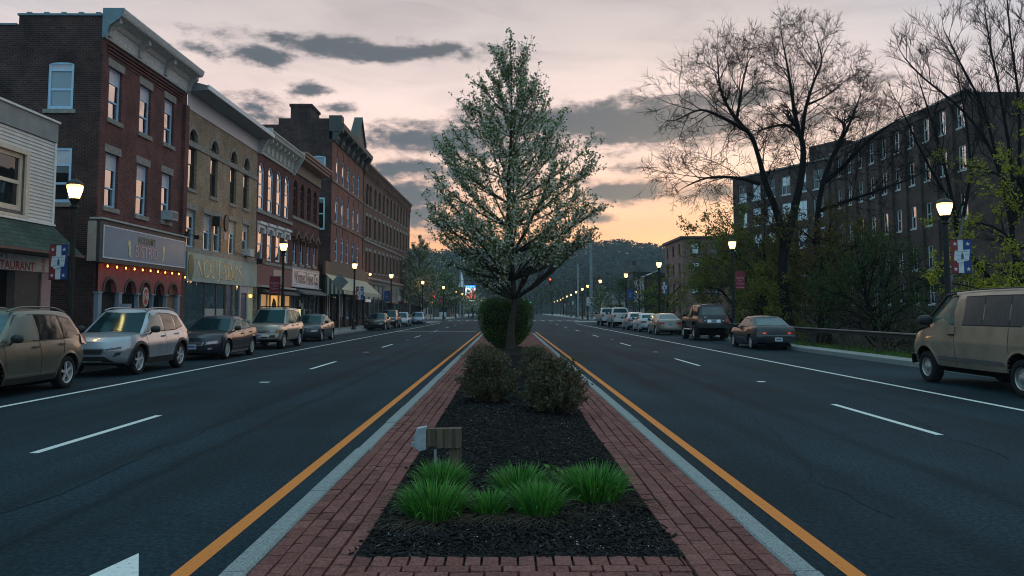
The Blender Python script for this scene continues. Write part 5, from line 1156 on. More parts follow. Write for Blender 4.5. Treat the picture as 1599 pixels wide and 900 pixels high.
part(r4, 'pale_front', mat('siding_grey', (.28,.29,.29), .7, var=.15, scale=4), lambda b: b.box((20.4,119.1,-.2),(20.49,127.9,6.5)))
rf4 = part(r4, 'roof', mat('roof_slate', (.025,.03,.035), .8), lambda b: b.add([(20.2,118.8,6.6),(24.8,118.8,6.9),(24.8,128.2,6.9),(20.2,128.2,6.6),(22.5,118.8,7.5),(22.5,128.2,7.5)], [(0,4,5,3),(4,1,2,5),(0,1,4),(3,5,2)]))
part(rf4, 'white_edge', WHITEP, lambda b: b.tube([(20.2,118.7,6.62),(22.5,118.7,7.55)], .09, 4))
for y in (120.2,122.5,124.8,126.4):
    for z in (1.0,3.8): part(r4, 'window', GLM, lambda b: b.box((20.36,y,z),(20.4,y+.9,z+1.5)))
r5 = empty('dark_house', (24,144,0), 'dark blue house behind the gabled brick one with a chimney', 'house')
part(r5, 'wall', mat('house_blue', (.03,.045,.06), .7, var=.2), lambda b: b.box((22.2,140,-.2),(26.4,149,8.4)))
part(r5, 'roof', mat('roof_slate', (.025,.03,.035)), lambda b: b.add([(21.9,139.7,8.4),(26.7,139.7,8.4),(26.7,149.3,8.4),(21.9,149.3,8.4),(22.2,141.5,9.7),(26.4,141.5,9.7),(26.4,147.5,9.7),(22.2,147.5,9.7)], [(0,1,5,4),(1,2,6,5),(2,3,7,6),(3,0,4,7),(4,5,6,7)]))
part(r5, 'chimney', BR_SIDE, lambda b: b.box((22.6,143,9.5),(23.2,143.7,10.6)))

# ======== low buildings beyond the crossing
def low(name, x0, x1, y0, y1, h, m, label, cat='building', pitched=0, win=3):
    r = empty(name, ((x0+x1)/2,(y0+y1)/2,0), label, cat)
    part(r, 'wall', m, lambda b: b.box((x0,y0,-.1),(x1,y1,h)))
    if pitched: part(r, 'roof', mat('roof_slate', (.025,.03,.035)), lambda b: b.add([(x0-.3,y0-.3,h),(x1+.3,y0-.3,h),(x1+.3,y1+.3,h),(x0-.3,y1+.3,h),(x0-.3,(y0+y1)/2,h+pitched),(x1+.3,(y0+y1)/2,h+pitched)], [(0,1,5,4),(2,3,4,5),(1,2,5),(3,0,4)]))
    else: part(r, 'parapet', mat('coping_grey', (.2,.19,.18)), lambda b: b.box((x0-.15,y0-.15,h+.002),(x1+.15,y1+.15,h+.3)))
    for i in range(win):
        u = x0+(x1-x0)*(i+.3)/win; part(r, 'window', GLD, lambda b: b.box((u,y0-.06,.9),(u+(x1-x0)/win*.5,y0-.003,min(h-.5,2.8))))
        v = y0+(y1-y0)*(i+.3)/win; part(r, 'window', GLD, lambda b: b.box((x1+.003,v,.9),(x1+.06,v+(y1-y0)/win*.5,min(h-.5,2.8))))
    return r
low('corner_shop', -27,-15.5,150,166,4.4, mat('stucco_teal', (.22,.28,.29), .7, var=.15), 'low pale teal shop behind the left street trees', 'shop')
low('brown_shop', -24,-13.2,185,205,4.6, mat('clad_brown', (.07,.05,.045), .8, var=.2), 'low brown building under the lit billboard', 'shop')
low('grey_store', -22,-1.5,425,440,8.5, mat('clad_grey', (.16,.19,.21), .8, var=.15), 'wide grey store at the far end of the left side', 'store', 3)
low('white_cottage', -34,-26,260,270,6, mat('clad_white', (.4,.42,.42), .8, var=.1), 'white cottage among the trees below the hill', 'house', 3)
low('pale_shed', 22,29,180,190,4.2, mat('clad_pale', (.36,.36,.35), .8, var=.1), 'pale low shed by the guard fence past the crossing', 'shed', 1.6)
rs = empty('church_tower', (-13.6,240,0), 'slim pale church spire beside the lit billboard', 'church')
part(rs, 'tower', BR_SIDE, lambda b: b.box((-14.6,239,-.1),(-12.8,241,8.6)))
part(rs, 'spire', WHITEP, lambda b: b.add([(-14.6,239,8.6),(-12.8,239,8.6),(-12.8,241,8.6),(-14.6,241,8.6),(-13.7,240,13.4)], [(0,1,4),(1,2,4),(2,3,4),(3,0,4)]))
# ------------------------------------------------------------------ vehicles (front of the car is +y)
TYRE = mat('tyre_rubber', (.012,.012,.013), .85, var=.3, scale=14, spec=.25)
ALLOY = mat('alloy', (.50,.52,.54), .35, .3, var=.1); STEEL = mat('steel_wheel', (.40,.40,.40), .35, .6, var=.2)
CARGL = glass('car_glass', tint=(.22,.34,.37), dark=(.006,.022,.026), refl=.14, rough=.10, wav=0)
CARGL2 = glass('tinted_car_glass', tint=(.36,.38,.40), dark=(.010,.010,.011), refl=.22, rough=.06, wav=0)
SKYWS = mat('sky_tint_windscreen', (.018,.075,.085), .3, var=.4, scale=6, spec=.6)  # teal reflection of the sky put into the base colour
SKYSG = mat('sky_tint_side_glass', (.10,.13,.115), .28, var=.15, scale=3, spec=.7)  # pale greenish base colour stands in for reflected sky
PLAST = mat('black_plastic', (.016,.017,.018), .6, var=.2); WELL = mat('wheel_well', (.004,.004,.004), .95, spec=.05)
CHROME = mat('chrome', (.62,.64,.66), .25, .55, var=.05)
HEADL = mat('headlight_lens', (.30,.34,.36), .15, .3, var=.3, scale=14, coat=.6); TAILL = mat('tail_lamp_red', (.30,.018,.014), .25, var=.3, scale=10, coat=.5)
TAILP = mat('tail_lamp_pink', (.42,.24,.22), .25, var=.2, scale=8, coat=.5)
AMBER = mat('indicator_amber', (.45,.14,.02), .3); PLATE = mat('number_plate', (.30,.38,.48), .5, var=.1); PLTXT = mat('plate_blue', (.03,.06,.18), .5)
REDGLOW = lamp_mat('tail_glow', (.9,.05,.02), .55)  # emission put into the unlit reflectors to imitate a red glint
def carpaint(name, col, metal=.45, rough=.34, dust=.18):
    m = mat('paint_'+name, col, rough, metal, var=dust, scale=1.6, coat=.5, col2=tuple(x*(1+dust)+.006 for x in col)); return m
def lerp(a, b, t): return a+(b-a)*t
def sm(x): x = max(0, min(1, x)); return x*x*(3-2*x)
def prof_at(tab, x):
    """smooth curve through (x,z) points"""
    if x <= tab[0][0]: return tab[0][1]
    if x >= tab[-1][0]: return tab[-1][1]
    for i in range(len(tab)-1):
        if x <= tab[i+1][0]:
            x0,y0 = tab[i]; x1,y1 = tab[i+1]
            def sl(j):
                if j <= 0 or j >= len(tab)-1: return None
                a = (tab[j][1]-tab[j-1][1])/(tab[j][0]-tab[j-1][0]); b = (tab[j+1][1]-tab[j][1])/(tab[j+1][0]-tab[j][0])
                return 0 if a*b <= 0 else 2*a*b/(a+b)
            d = (y1-y0)/(x1-x0); m0, m1 = sl(i), sl(i+1); m0 = d if m0 is None else m0; m1 = d if m1 is None else m1
            t = (x-x0)/(x1-x0); h = x1-x0
            return (2*t**3-3*t*t+1)*y0+(t**3-2*t*t+t)*h*m0+(-2*t**3+3*t*t)*y1+(t**3-t*t)*h*m1
def make_car(name, loc, face_cam, label, paint, sp, cat='car', group='cars parked along the kerbs'):
    root = empty(name, loc, label, cat, group, rz=math.pi if face_cam else 0); O0 = Vector((0,0,0)); ORG[root.name] = O0
    L, hw = sp['L'], sp['W']/2; yf, yr = L/2, -L/2
    top, bot = sp['top'], sp.get('bot', [(yr,.34),(yr+.5,.24),(yf-.6,.22),(yf,.30)])
    fp = sp.get('fp', [(.2,.06),(.45,0),(.65,.01),(.85,.09),(1.1,.3)]); rp = sp.get('rp', [(.2,.06),(.45,0),(.7,.03),(1.0,.06),(1.2,.1)])
    tf, tr_ = sp.get('taperf', .16), sp.get('taperr', .12); cf, cr = sp.get('cf', .34), sp.get('cr', .2); crown = sp.get('crown', .05); shoulder = sp.get('shoulder', .10)
    bulge = sp.get('crease', .02)
    def Bw(y, w):
        k = 1
        q = (y-(yf-1.0))/1.0
        if q > 0: k -= tf*q**2.2
        q = ((yr+.9)-y)/.9
        if q > 0: k -= tr_*q**2.2
        s = 1-.075*(1-min(1,w/.35))**1.6-shoulder*max(0,(w-.62)/.38)**2.4+bulge*math.exp(-((w-.60)/.09)**2)*.5
        return hw*k*s
    def B(u, v, w):
        y0 = yr+L*v; zt = prof_at(top, y0); zb = prof_at(bot, y0); z = zb+(zt-zb)*w
        y = lerp(yr+prof_at(rp, z), yf-prof_at(fp, z), v)
        x = u*Bw(y, w)
        q = max(0,(v-.80)/.20); y -= cf*abs(u)**3.2*q*q
        q = max(0,(.20-v)/.20); y += cr*abs(u)**3.2*q*q
        if w > .9: z += crown*(1-u*u)*(w-.9)/.1
        return Vector((x, y, z))
    nu, nv, nw = 10, 56, 9
    vm = [(.5-.5*math.cos(math.pi*(i/nv)))*.5+.5*i/nv for i in range(nv+1)]; wm_ = [0,.1,.2,.35,.5,.58,.64,.78,.92,1]; um = [math.sin(math.pi/2*(-1+2*i/nu))*.35+(-1+2*i/nu)*.65 for i in range(nu+1)]
    bm = bmesh.new(); vc = {}
    def V(i,j,k):
        if (i,j,k) not in vc: vc[(i,j,k)] = bm.verts.new(B(um[i],vm[j],wm_[k]))
        return vc[(i,j,k)]
    for j in range(nv):
        for k in range(nw):
            bm.faces.new((V(0,j,k),V(0,j,k+1),V(0,j+1,k+1),V(0,j+1,k))); bm.faces.new((V(nu,j,k),V(nu,j+1,k),V(nu,j+1,k+1),V(nu,j,k+1)))
        for i in range(nu):
            bm.faces.new((V(i,j,nw),V(i+1,j,nw),V(i+1,j+1,nw),V(i,j+1,nw))); bm.faces.new((V(i,j,0),V(i,j+1,0),V(i+1,j+1,0),V(i+1,j,0)))
    for i in range(nu):
        for k in range(nw):
            bm.faces.new((V(i,nv,k),V(i+1,nv,k),V(i+1,nv,k+1),V(i,nv,k+1))); bm.faces.new((V(i,0,k),V(i,0,k+1),V(i+1,0,k+1),V(i+1,0,k)))
    bmesh.ops.recalc_face_normals(bm, faces=bm.faces)
    for f in bm.faces: f.smooth = True
    me = bpy.data.meshes.new('body'); bm.to_mesh(me); bm.free(); me.materials.append(paint); me.materials.append(WELL)
    body = bpy.data.objects.new('body', me); COL.objects.link(body)
    rw = sp['rw']; ra = sp.get('ra', rw*1.17); yfa, yra = sp['axf'], sp['axr']; zc = rw+sp.get('arch_up', .0)
    cut = MB()
    for ya in (yfa, yra):
        for s in (-1, 1):
            x0, x1 = sorted((s*(hw+.3), s*(hw-.36))); cut.lathe([(ra,x0),(ra,x1)], (0,ya,zc), 28, axis='x', smooth=False)
    # make the cutter consistent
    cme = cut.mesh('cutter', [WELL]); cbm = bmesh.new(); cbm.from_mesh(cme); bmesh.ops.remove_doubles(cbm, verts=cbm.verts, dist=1e-5); bmesh.ops.recalc_face_normals(cbm, faces=cbm.faces); cbm.to_mesh(cme); cbm.free()
    co = bpy.data.objects.new('cutter', cme); COL.objects.link(co)
    md = body.modifiers.new('arches', 'BOOLEAN'); md.operation = 'DIFFERENCE'; md.object = co; md.solver = 'EXACT'
    dg = bpy.context.evaluated_depsgraph_get(); nme = bpy.data.meshes.new_from_object(body.evaluated_get(dg)); body.modifiers.clear()
    if len(nme.polygons) > 200: body.data = nme
    bpy.data.objects.remove(co); nme.set_sharp_from_angle(angle=R(38))
    for p in nme.polygons:
        c = p.center
        for ya in (yfa, yra):
            if math.hypot(c.y-ya, c.z-zc) < ra+.002 and abs(c.x) < hw-.02 and c.z > zc-ra and abs(p.normal.z) < .999 and (math.hypot(c.y-ya,c.z-zc) < ra*.5 or abs(math.hypot(c.y-ya,c.z-zc)-ra) < .03): p.material_index = 1
    body.parent = root; ORG[body.name] = O0
    # greenhouse
    gh = sp['cab']  # yrb, yrr, yrf, ywb, roof height, belt half width, roof half width
    yrb, yrr, yrf, ywb, zr, wb, wr = gh; zdrop = sp.get('roof_drop', .05)
    def zroof(y): t = (y-(yrr+yrf)/2)/max(.1,(yrf-yrr)/2); return zr-zdrop*max(0,-t)**2-.03*max(0,t)**2-.0*t
    def Gp(u, v, w):
        yb = lerp(yrb, ywb, v); yt = lerp(yrr, yrf, v); zb = prof_at(top, yb)-.04; zt = zroof(yt)
        ww = w**.94; y = lerp(yb, yt, ww); z = lerp(zb, zt, w); wd = lerp(wb, wr, w**1.25)-.05*max(0,(w-.86)/.14)**2
        q = max(0,(v-.5)*2); q2 = max(0,(.5-v)*2); 
        wd *= 1-.06*q**3-.05*q2**3
        y -= .10*abs(u)**2.5*q**8; y += .09*abs(u)**2.5*q2**8
        x = u*wd; 
        if w > .95: z += .045*(1-u*u)*(w-.95)/.05
        return Vector((x,y,z))
    mb = MB(); gv, gw, gu = 24, 9, 8
    for s in (-1,1): mb.grid(lambda a,b: Gp(s,a,b), gv, gw)
    for v in (0,1): mb.grid(lambda a,b: Gp(-1+2*a,v,b), gu, gw)
    mb.grid(lambda a,b: Gp(-1+2*a,b,1), gu, gv)
    cab = mb.build('cab', paint, root)
    def pt(fn, a, b, off):
        e = 1e-3; p = fn(a,b); n = (fn(a+e,b)-p).cross(fn(a,b+e)-p); n = n.normalized() if n.length > 1e-12 else Vector((0,0,1)); return p, n
    def patch(parent, nm, m, fn, cs, off=.006, nx=6, ny=4, sign=None, holes=None):
        """panel lying on a body surface: cs = four (a,b) corners, off = how proud it sits"""
        q = MB(); P = []; Q = []
        cen = None
        for j in range(ny+1):
            for i in range(nx+1):
                s, t = i/nx, j/ny; a = lerp(lerp(cs[0][0],cs[1][0],s), lerp(cs[3][0],cs[2][0],s), t); b = lerp(lerp(cs[0][1],cs[1][1],s), lerp(cs[3][1],cs[2][1],s), t)
                p, n = pt(fn, a, b, off)
                ref = Vector((p.x, p.y*.4, p.z-.7))
                if sign is not None: 
                    if n.dot(sign) < 0: n = -n
                elif n.dot(ref) < 0: n = -n
                P.append(p+n*off); Q.append(p-n*.006)
        W_ = nx+1; q.add(P, [(j*W_+i, j*W_+i+1, (j+1)*W_+i+1, (j+1)*W_+i) for j in range(ny) for i in range(nx)], 0, True)
        ring = [i for i in range(W_)]+[j*W_+nx for j in range(1,ny+1)]+[ny*W_+i for i in range(nx-1,-1,-1)]+[j*W_ for j in range(ny-1,0,-1)]
        k = len(ring); q.add([P[r] for r in ring]+[Q[r] for r in ring], [(i,(i+1)%k,k+(i+1)%k,k+i) for i in range(k)])
        return q.build(nm, m, parent)
    fy = Vector((0,1,0)); ry = Vector((0,-1,0))
    front = lambda u,w: B(u,1,w); rear = lambda u,w: B(u,0,w)
    def sx(y, z, s):   # point of the flank
        zt, zb = prof_at(top,y), prof_at(bot,y); w = max(0,min(1,(z-zb)/(zt-zb))); return Vector((s*Bw(y,w), y, z))
    gl = sp.get('glass', CARGL); gl2 = sp.get('glass2', gl)
    # side glass: polygons in (y,z)
    for s in (-1,1):
        for wi, poly in enumerate(sp['side_glass']):
            q = MB(); c = (sum(p[0] for p in poly)/len(poly), sum(p[1] for p in poly)/len(poly))
            def gx(y, z):
                v = .5; w = .5
                for _ in range(14):
                    yb, yt = lerp(yrb,ywb,v), lerp(yrr,yrf,v); zb = prof_at(top,yb)-.04; zt = zroof(yt)
                    w = max(0,min(1,(z-zb)/(zt-zb))); a0 = lerp(yrb,yrr,w**.94); a1 = lerp(ywb,yrf,w**.94)
                    v = max(0,min(1,v+(y-Gp(s,v,w).y)/(a1-a0)))
                return Gp(s,v,w).x+s*.008
            rings = []
            for t in (1,.66,.33):
                rings.append([(c[0]+(p[0]-c[0])*t, c[1]+(p[1]-c[1])*t) for p in poly])
            n = len(poly); vs = [Vector((gx(y,z),y,z)) for rg in rings for y,z in rg]+[Vector((gx(*c),*c))]
            fs = [(k*n+i,k*n+(i+1)%n,(k+1)*n+(i+1)%n,(k+1)*n+i) for k in (0,1) for i in range(n)]+[(2*n+i,2*n+(i+1)%n,3*n) for i in range(n)]
            q.add(vs, fs, 0, True); q.add([vs[i] for i in range(n)]+[vs[i]-Vector((s*.02,0,0)) for i in range(n)], [(i,(i+1)%n,n+(i+1)%n,n+i) for i in range(n)])
            w_ = q.build('side_window', gl2 if (wi > 0 and sp.get('glass2')) else sp.get('glass_f', gl), cab)
        fr_ = MB()   # dark surround of the side glass
        for poly in sp['side_glass']:
            n = len(poly); c = (sum(p[0] for p in poly)/n, sum(p[1] for p in poly)/n)
            big = [(c[0]+(p[0]-c[0])*1.0+math.copysign(.022,p[0]-c[0]), c[1]+(p[1]-c[1])*1.0+math.copysign(.022,p[1]-c[1])) for p in poly]
            vs = [Vector((gx(y,z)-s*.003,y,z)) for y,z in big]+[Vector((gx(y,z)-s*.003,y,z)) for y,z in poly]
            fr_.add(vs, [(i,(i+1)%n,n+(i+1)%n,n+i) for i in range(n)])
        fr_.build('window_trim', sp.get('trim', PLAST), cab)
    ws = patch(root, 'windscreen', sp.get('glass_ws', gl), lambda u,w: Gp(u,1,w), [(-.90,.13),(.90,.13),(.87,.93),(-.87,.93)], .006, 8, 5, fy)
    patch(ws, 'cowl', PLAST, lambda u,w: Gp(u,1,w), [(-.92,.06),(.92,.06),(.91,.125),(-.91,.125)], .008, 8, 1, fy)
    for s in (-.35,.4):
        wq = MB(); a, na = pt(lambda u,w: Gp(u,1,w), s, .13, 0); b_, nb = pt(lambda u,w: Gp(u,1,w), s+.42, .2, 0)
        na = na if na.dot(fy) > 0 else -na; wq.tube([a+na*.02,(a+b_)/2+na*.025,b_+na*.02], .008, 4); wq.build('wiper', PLAST, ws)
    rg = sp.get('rear_glass', (.86,.80,.15,.90))
    patch(root, 'rear_window', sp.get('glass_r', gl), lambda u,w: Gp(u,0,w), [(-rg[0],rg[2]),(rg[0],rg[2]),(rg[1],rg[3]),(-rg[1],rg[3])], .006, 8, 5, ry)
    # seams, handles, mirrors
    for s in (-1,1):
        dr = MB(); fs_ = Fr((0,0,0),(0,1,0),(s,0,0))
        for y0, z0, z1, lean in sp['seams']:
            P = [sx(y0+lean*k/8, lerp(z0,z1,k/8), s) for k in range(9)]
            vs = [p+Vector((s*.0035,-.006,0)) for p in P]+[p+Vector((s*.0035,.006,0)) for p in P]; dr.add(vs, [(i,i+1,10+i,9+i) for i in range(8)])
        dr.build('door_seam', WELL, body)
        for y0, z0 in sp['handles']:
            h = MB(); p = sx(y0,z0,s); h.fbox(Fr(p,(0,1,0),(s,0,0)), -.10, .10, -.017, .02, -.004, .028); h.build('door_handle', sp.get('handle_mat', paint), body)
        my, mz = sp['mirror']; p = sx(my, prof_at(top,my)-.02, s); m = MB(); rr_ = sp.get('mirror_size', 1)
        c = p+Vector((s*sp.get('mirror_out',.13*rr_), -.02, (mz-p.z)))
        m.tube([p, c+Vector((-s*.08,0,-.05))], .025, 6)
        k = len(m.v); m.lathe([(.02,-.10),(.085,-.085),(.105,-.02),(.10,.05),(.06,.10),(.015,.115)], (0,0,0), 12, axis='x')
        for q in range(k, len(m.v)):
            x,y,z = m.v[q]; m.v[q] = (c.x+x*1.05*rr_, c.y+y*.75*rr_, c.z+z*.82*rr_)
        mm_ = m.build('mirror', sp.get('mirror_mat', PLAST), root, sharp=60)
        # sill trim
        if sp.get('clad'):
            tm = sp.get('clad_mat', PLAST); z1 = sp['clad']; P0 = []; P1 = []
            for k in range(13):
                y = lerp(yra+ra+.02, yfa-ra-.02, k/12); P0.append(sx(y, prof_at(bot,y)+.01, s)+Vector((s*.014,0,0))); P1.append(sx(y, z1, s)+Vector((s*.014,0,0)))
            q = MB(); q.add(P0+P1, [(i,i+1,14+i,13+i) for i in range(12)]); q.add(P1+[p-Vector((s*.03,0,0)) for p in P1], [(i,i+1,14+i,13+i) for i in range(12)]); q.build('sill', tm, body)
        if sp.get('side_strip'):
            zs, th, mt = sp['side_strip']; q = MB(); n = 30; rows_ = []
            for k in range(n+1):
                y = lerp(yra+ra+.06, yfa-ra-.06, k/n); a = sx(y, zs, s)+Vector((s*.016,0,0)); rows_.append(a)
            q.add(rows_+[p+Vector((0,0,th)) for p in rows_], [(i,i+1,n+2+i,n+1+i) for i in range(n)]); q.add([p-Vector((s*.016,0,0)) for p in rows_]+rows_, [(i,i+1,n+2+i,n+1+i) for i in range(n)]); q.build('side_strip', mt, body)
        # arch lips
        tm = sp.get('arch_mat', paint); aw = sp.get('arch_w', .035)
        for ya in (yfa, yra):
            q = MB(); n = 20; A = []; Bq = []
            for k in range(n+1):
                an = math.pi*(k/n)*1.12-.06*math.pi; y = ya+math.cos(an)*ra; z = zc+math.sin(an)*ra; zmin = prof_at(bot, y); y2 = ya+math.cos(an)*(ra+aw); z2 = zc+math.sin(an)*(ra+aw)
                z = max(z, zmin); z2 = max(z2, zmin)
                A.append(sx(y, z, s)+Vector((s*.02,0,0))); Bq.append(sx(y2, z2, s)+Vector((s*.012,0,0)))
            q.add(A+Bq, [(i,i+1,n+2+i,n+1+i) for i in range(n)], 0, True); q.add(A+[p-Vector((s*.06,0,0)) for p in A], [(i,i+1,n+2+i,n+1+i) for i in range(n)], 0, True); q.add(Bq+[p-Vector((s*.02,0,0)) for p in Bq], [(i,i+1,n+2+i,n+1+i) for i in range(n)], 0, True)
            q.build('arch_lip', tm, body)
    # wheels
    tw = sp.get('tw', .215); rim = sp.get('rim', 'five'); ri = rw*sp.get('rimk', .68); proto = None; tk = sp.get('track', hw-.02)
    t = MB(); t.lathe([(ri*.97,-tw*.42),(ri*1.02,-tw*.5),(rw*.9,-tw*.5),(rw*.975,-tw*.42),(rw,-tw*.25),(rw,tw*.25),(rw*.975,tw*.42),(rw*.9,tw*.5),(ri*1.02,tw*.5),(ri*.97,tw*.42)], (0,0,0), 32, axis='x', caps=False)
    tme = t.mesh('wheel', TYRE)
    r = MB(); f0 = Fr((tw*.36,0,0),(0,1,0),(1,0,0))
    r.lathe([(ri*.86,-tw*.3),(ri*.93,tw*.40),(ri,tw*.46),(ri*.98,tw*.30),(ri*.9,-tw*.3)], (0,0,0), 28, axis='x', caps=False)
    r.lathe([(.001,tw*.02),(ri*.9,tw*.02)], (0,0,0), 24, 1, axis='x')
    if rim == 'steel':
        r.lathe([(ri*.88,tw*.30),(ri*.72,tw*.22),(ri*.55,tw*.30),(ri*.42,tw*.34),(ri*.36,tw*.5),(ri*.2,tw*.56),(.001,tw*.57)], (0,0,0), 24, axis='x')
    elif rim == 'cap':
        r.lathe([(ri*.93,tw*.34),(ri*.6,tw*.42),(ri*.2,tw*.44),(.001,tw*.45)], (0,0,0), 24, axis='x')
        for k in range(12):
            a = k*math.pi/6; r.fplate(f0, [(math.cos(a-.09)*ri*.6,math.sin(a-.09)*ri*.6),(math.cos(a+.09)*ri*.6,math.sin(a+.09)*ri*.6),(math.cos(a+.07)*ri*.82,math.sin(a+.07)*ri*.82),(math.cos(a-.07)*ri*.82,math.sin(a-.07)*ri*.82)], tw*.03, tw*.075, 1)
    else:
        ns = {'five':5,'six':6,'ten':10,'seven':7}[rim]
        for k in range(ns):
            a = k*2*math.pi/ns+.3; w0 = (.34 if ns <= 6 else .2); w1 = (.20 if ns <= 6 else .11)
            q0, q1 = ri*.20, ri*.9
            r.fplate(f0, [(math.cos(a-w0*1.6)*q0,math.sin(a-w0*1.6)*q0),(math.cos(a+w0*1.6)*q0,math.sin(a+w0*1.6)*q0),(math.cos(a+w1*.75)*ri*.6,math.sin(a+w1*.75)*ri*.6),(math.cos(a+w1)*q1,math.sin(a+w1)*q1),(math.cos(a-w1)*q1,math.sin(a-w1)*q1),(math.cos(a-w1*.75)*ri*.6,math.sin(a-w1*.75)*ri*.6)], -tw*.12, tw*.04)
        r.lathe([(ri*.24,tw*.30),(ri*.22,tw*.42),(.001,tw*.44)], (0,0,0), 16, axis='x')
    rme = r.mesh('rim', [sp.get('rim_mat', ALLOY), WELL], sharp=40)
    for ya in (yfa, yra):
        for s in (-1,1):
            o = bpy.data.objects.new('wheel', tme); COL.objects.link(o); o.parent = root; o.location = (s*(tk-tw/2), ya, rw); o.rotation_euler = (random.uniform(0,6), 0, 0 if s > 0 else math.pi)
            q = bpy.data.objects.new('rim', rme); COL.objects.link(q); q.parent = o
    ub = MB(); ub.box((-hw*.8, yr+.35, .16 if rw < .36 else .3), (hw*.8, yf-.35, prof_at(bot,0)+.05)); ub.build('underbody', WELL, root)
    sp['extra'](dict(root=root, body=body, cab=cab, B=B, G=Gp, front=front, rear=rear, patch=patch, fy=fy, ry=ry, sx=sx, L=L, hw=hw, yf=yf, yr=yr, paint=paint, top=top, zroof=zroof, pt=pt))
    return root
def plate(c, fn, u, w, sgn, txt=None, m=None):
    p, n = c['pt'](fn, u, w, 0); n = sgn; b = MB(); f = Fr(p+n*.02, Vector((-sgn.y,0,0)), sgn); b.fbox(f, -.155, .155, -.08, .08, -.03, .012); o = b.build('number_plate', m or PLATE, c['root'])
    b = MB(); b.fbox(f, -.11, .11, -.022, .03, .0125, .014); b.build('plate_marks', PLTXT, o)
def roof_rails(c, y0, y1, m, x=.62, h=.05):
    for s in (-1,1):
        b = MB(); n = 10; P = []
        for k in range(n+1):
            t = k/n; y = lerp(y0,y1,t); P.append(Vector((s*c['hw']*x, y, c['zroof'](y)+.012+h*min(1, 6*min(t,1-t)))))
        b.tube(P, .018, 6); b.build('roof_rail', m, c['root'])
def lights(c, nm, m, fn, cs, sgn, **k):
    for s in (-1,1): c['patch'](c['root'], nm, m, fn, [(a*s,b) for a,b in cs], k.get('off',.008), k.get('nx',5), k.get('ny',3), sgn)

# ---- wagons and saloons of the left kerb, seen from the front
def ex_forester(c):
    p = c['patch']; r = c['root']
    lights(c, 'headlight', HEADL, c['front'], [(.55,.60),(.98,.62),(.98,.80),(.60,.74)], c['fy']); p(r,'grille',PLAST,c['front'],[(-.48,.52),(.48,.52),(.5,.74),(-.5,.74)],.008,6,3,c['fy']); p(r,'intake',PLAST,c['front'],[(-.6,.12),(.6,.12),(.55,.34),(-.55,.34)],.008,6,3,c['fy'])
    lights(c, 'tail_lamp', TAILP, lambda y,z: c['sx'](y,z,1), [], c['ry']) if 0 else None
    for s in (-1,1):
        b = MB(); S = lambda y,z: c['sx'](y,z,s)+Vector((s*.012,0,0))
        P = [(c['yr']+.14,.90),(c['yr']+.42,.95),(c['yr']+.40,1.14),(c['yr']+.24,1.16)]
        b.add([S(y,min(z,prof_at(c['top'],y)-.005)) if z < 1.01 else Vector((s*(c['hw']*.90),y,z)) for y,z in P], [(0,1,2,3)]); b.add([Vector((s*c['hw']*.90,c['yr']+.24,1.16)),S(c['yr']+.14,.90),Vector((s*c['hw']*.7,c['yr']+.05,.90)),Vector((s*c['hw']*.7,c['yr']+.13,1.16))], [(0,1,2,3)]); b.build('tail_lamp', TAILP, r)
    plate(c, c['rear'], 0, .75, c['ry']); roof_rails(c, -1.65, .35, mat('rail_grey', (.16,.17,.17), .4, .6), .60, .06)
SUVBOT = lambda L: [(-L/2,.42),(-L/2+.5,.27),(0,.24),(L/2-.6,.25),(L/2,.36)]
forester = dict(L=4.5, W=1.80, rw=.345, ra=.415, axf=1.33, axr=-1.27, rim='five', tw=.22, clad=.36, arch_w=.05, bot=SUVBOT(4.5),
  top=[(-2.25,.95),(-2.05,1.04),(-1.2,1.06),(0,1.03),(.95,1.02),(1.5,.97),(2.05,.84),(2.25,.70)],
  cab=(-2.16,-1.72,.30,1.12,1.66,.845,.66), fp=[(.25,.1),(.5,0),(.75,.04),(.95,.16)], rp=[(.3,.08),(.55,0),(.8,.06),(1.05,.1)],
  side_glass=[[(.80,1.07),(.30,1.55),(-.18,1.57),(-.22,1.07)],[(-.29,1.07),(-.26,1.57),(-.98,1.55),(-1.08,1.07)],[(-1.15,1.07),(-1.07,1.54),(-1.5,1.47),(-1.82,1.14)]],
  seams=[(.88,.36,1.02,.04),(-.25,.36,1.04,.0),(-1.02,.62,1.05,-.12)], handles=[(-.08,.93),(-1.02,.95)], mirror=(.72,1.12), extra=ex_forester, glass_f=SKYSG, glass2=CARGL2, glass_ws=SKYWS, arch_mat=None, roof_drop=.06, shoulder=.07)
forester.pop('arch_mat')
PF = carpaint('olive_grey', (.13,.125,.095), .5)
make_car('parked_suv', (-10.30,16.0,0), True, 'olive grey estate car nearest on the left, cut by the picture edge', PF, forester, 'car')
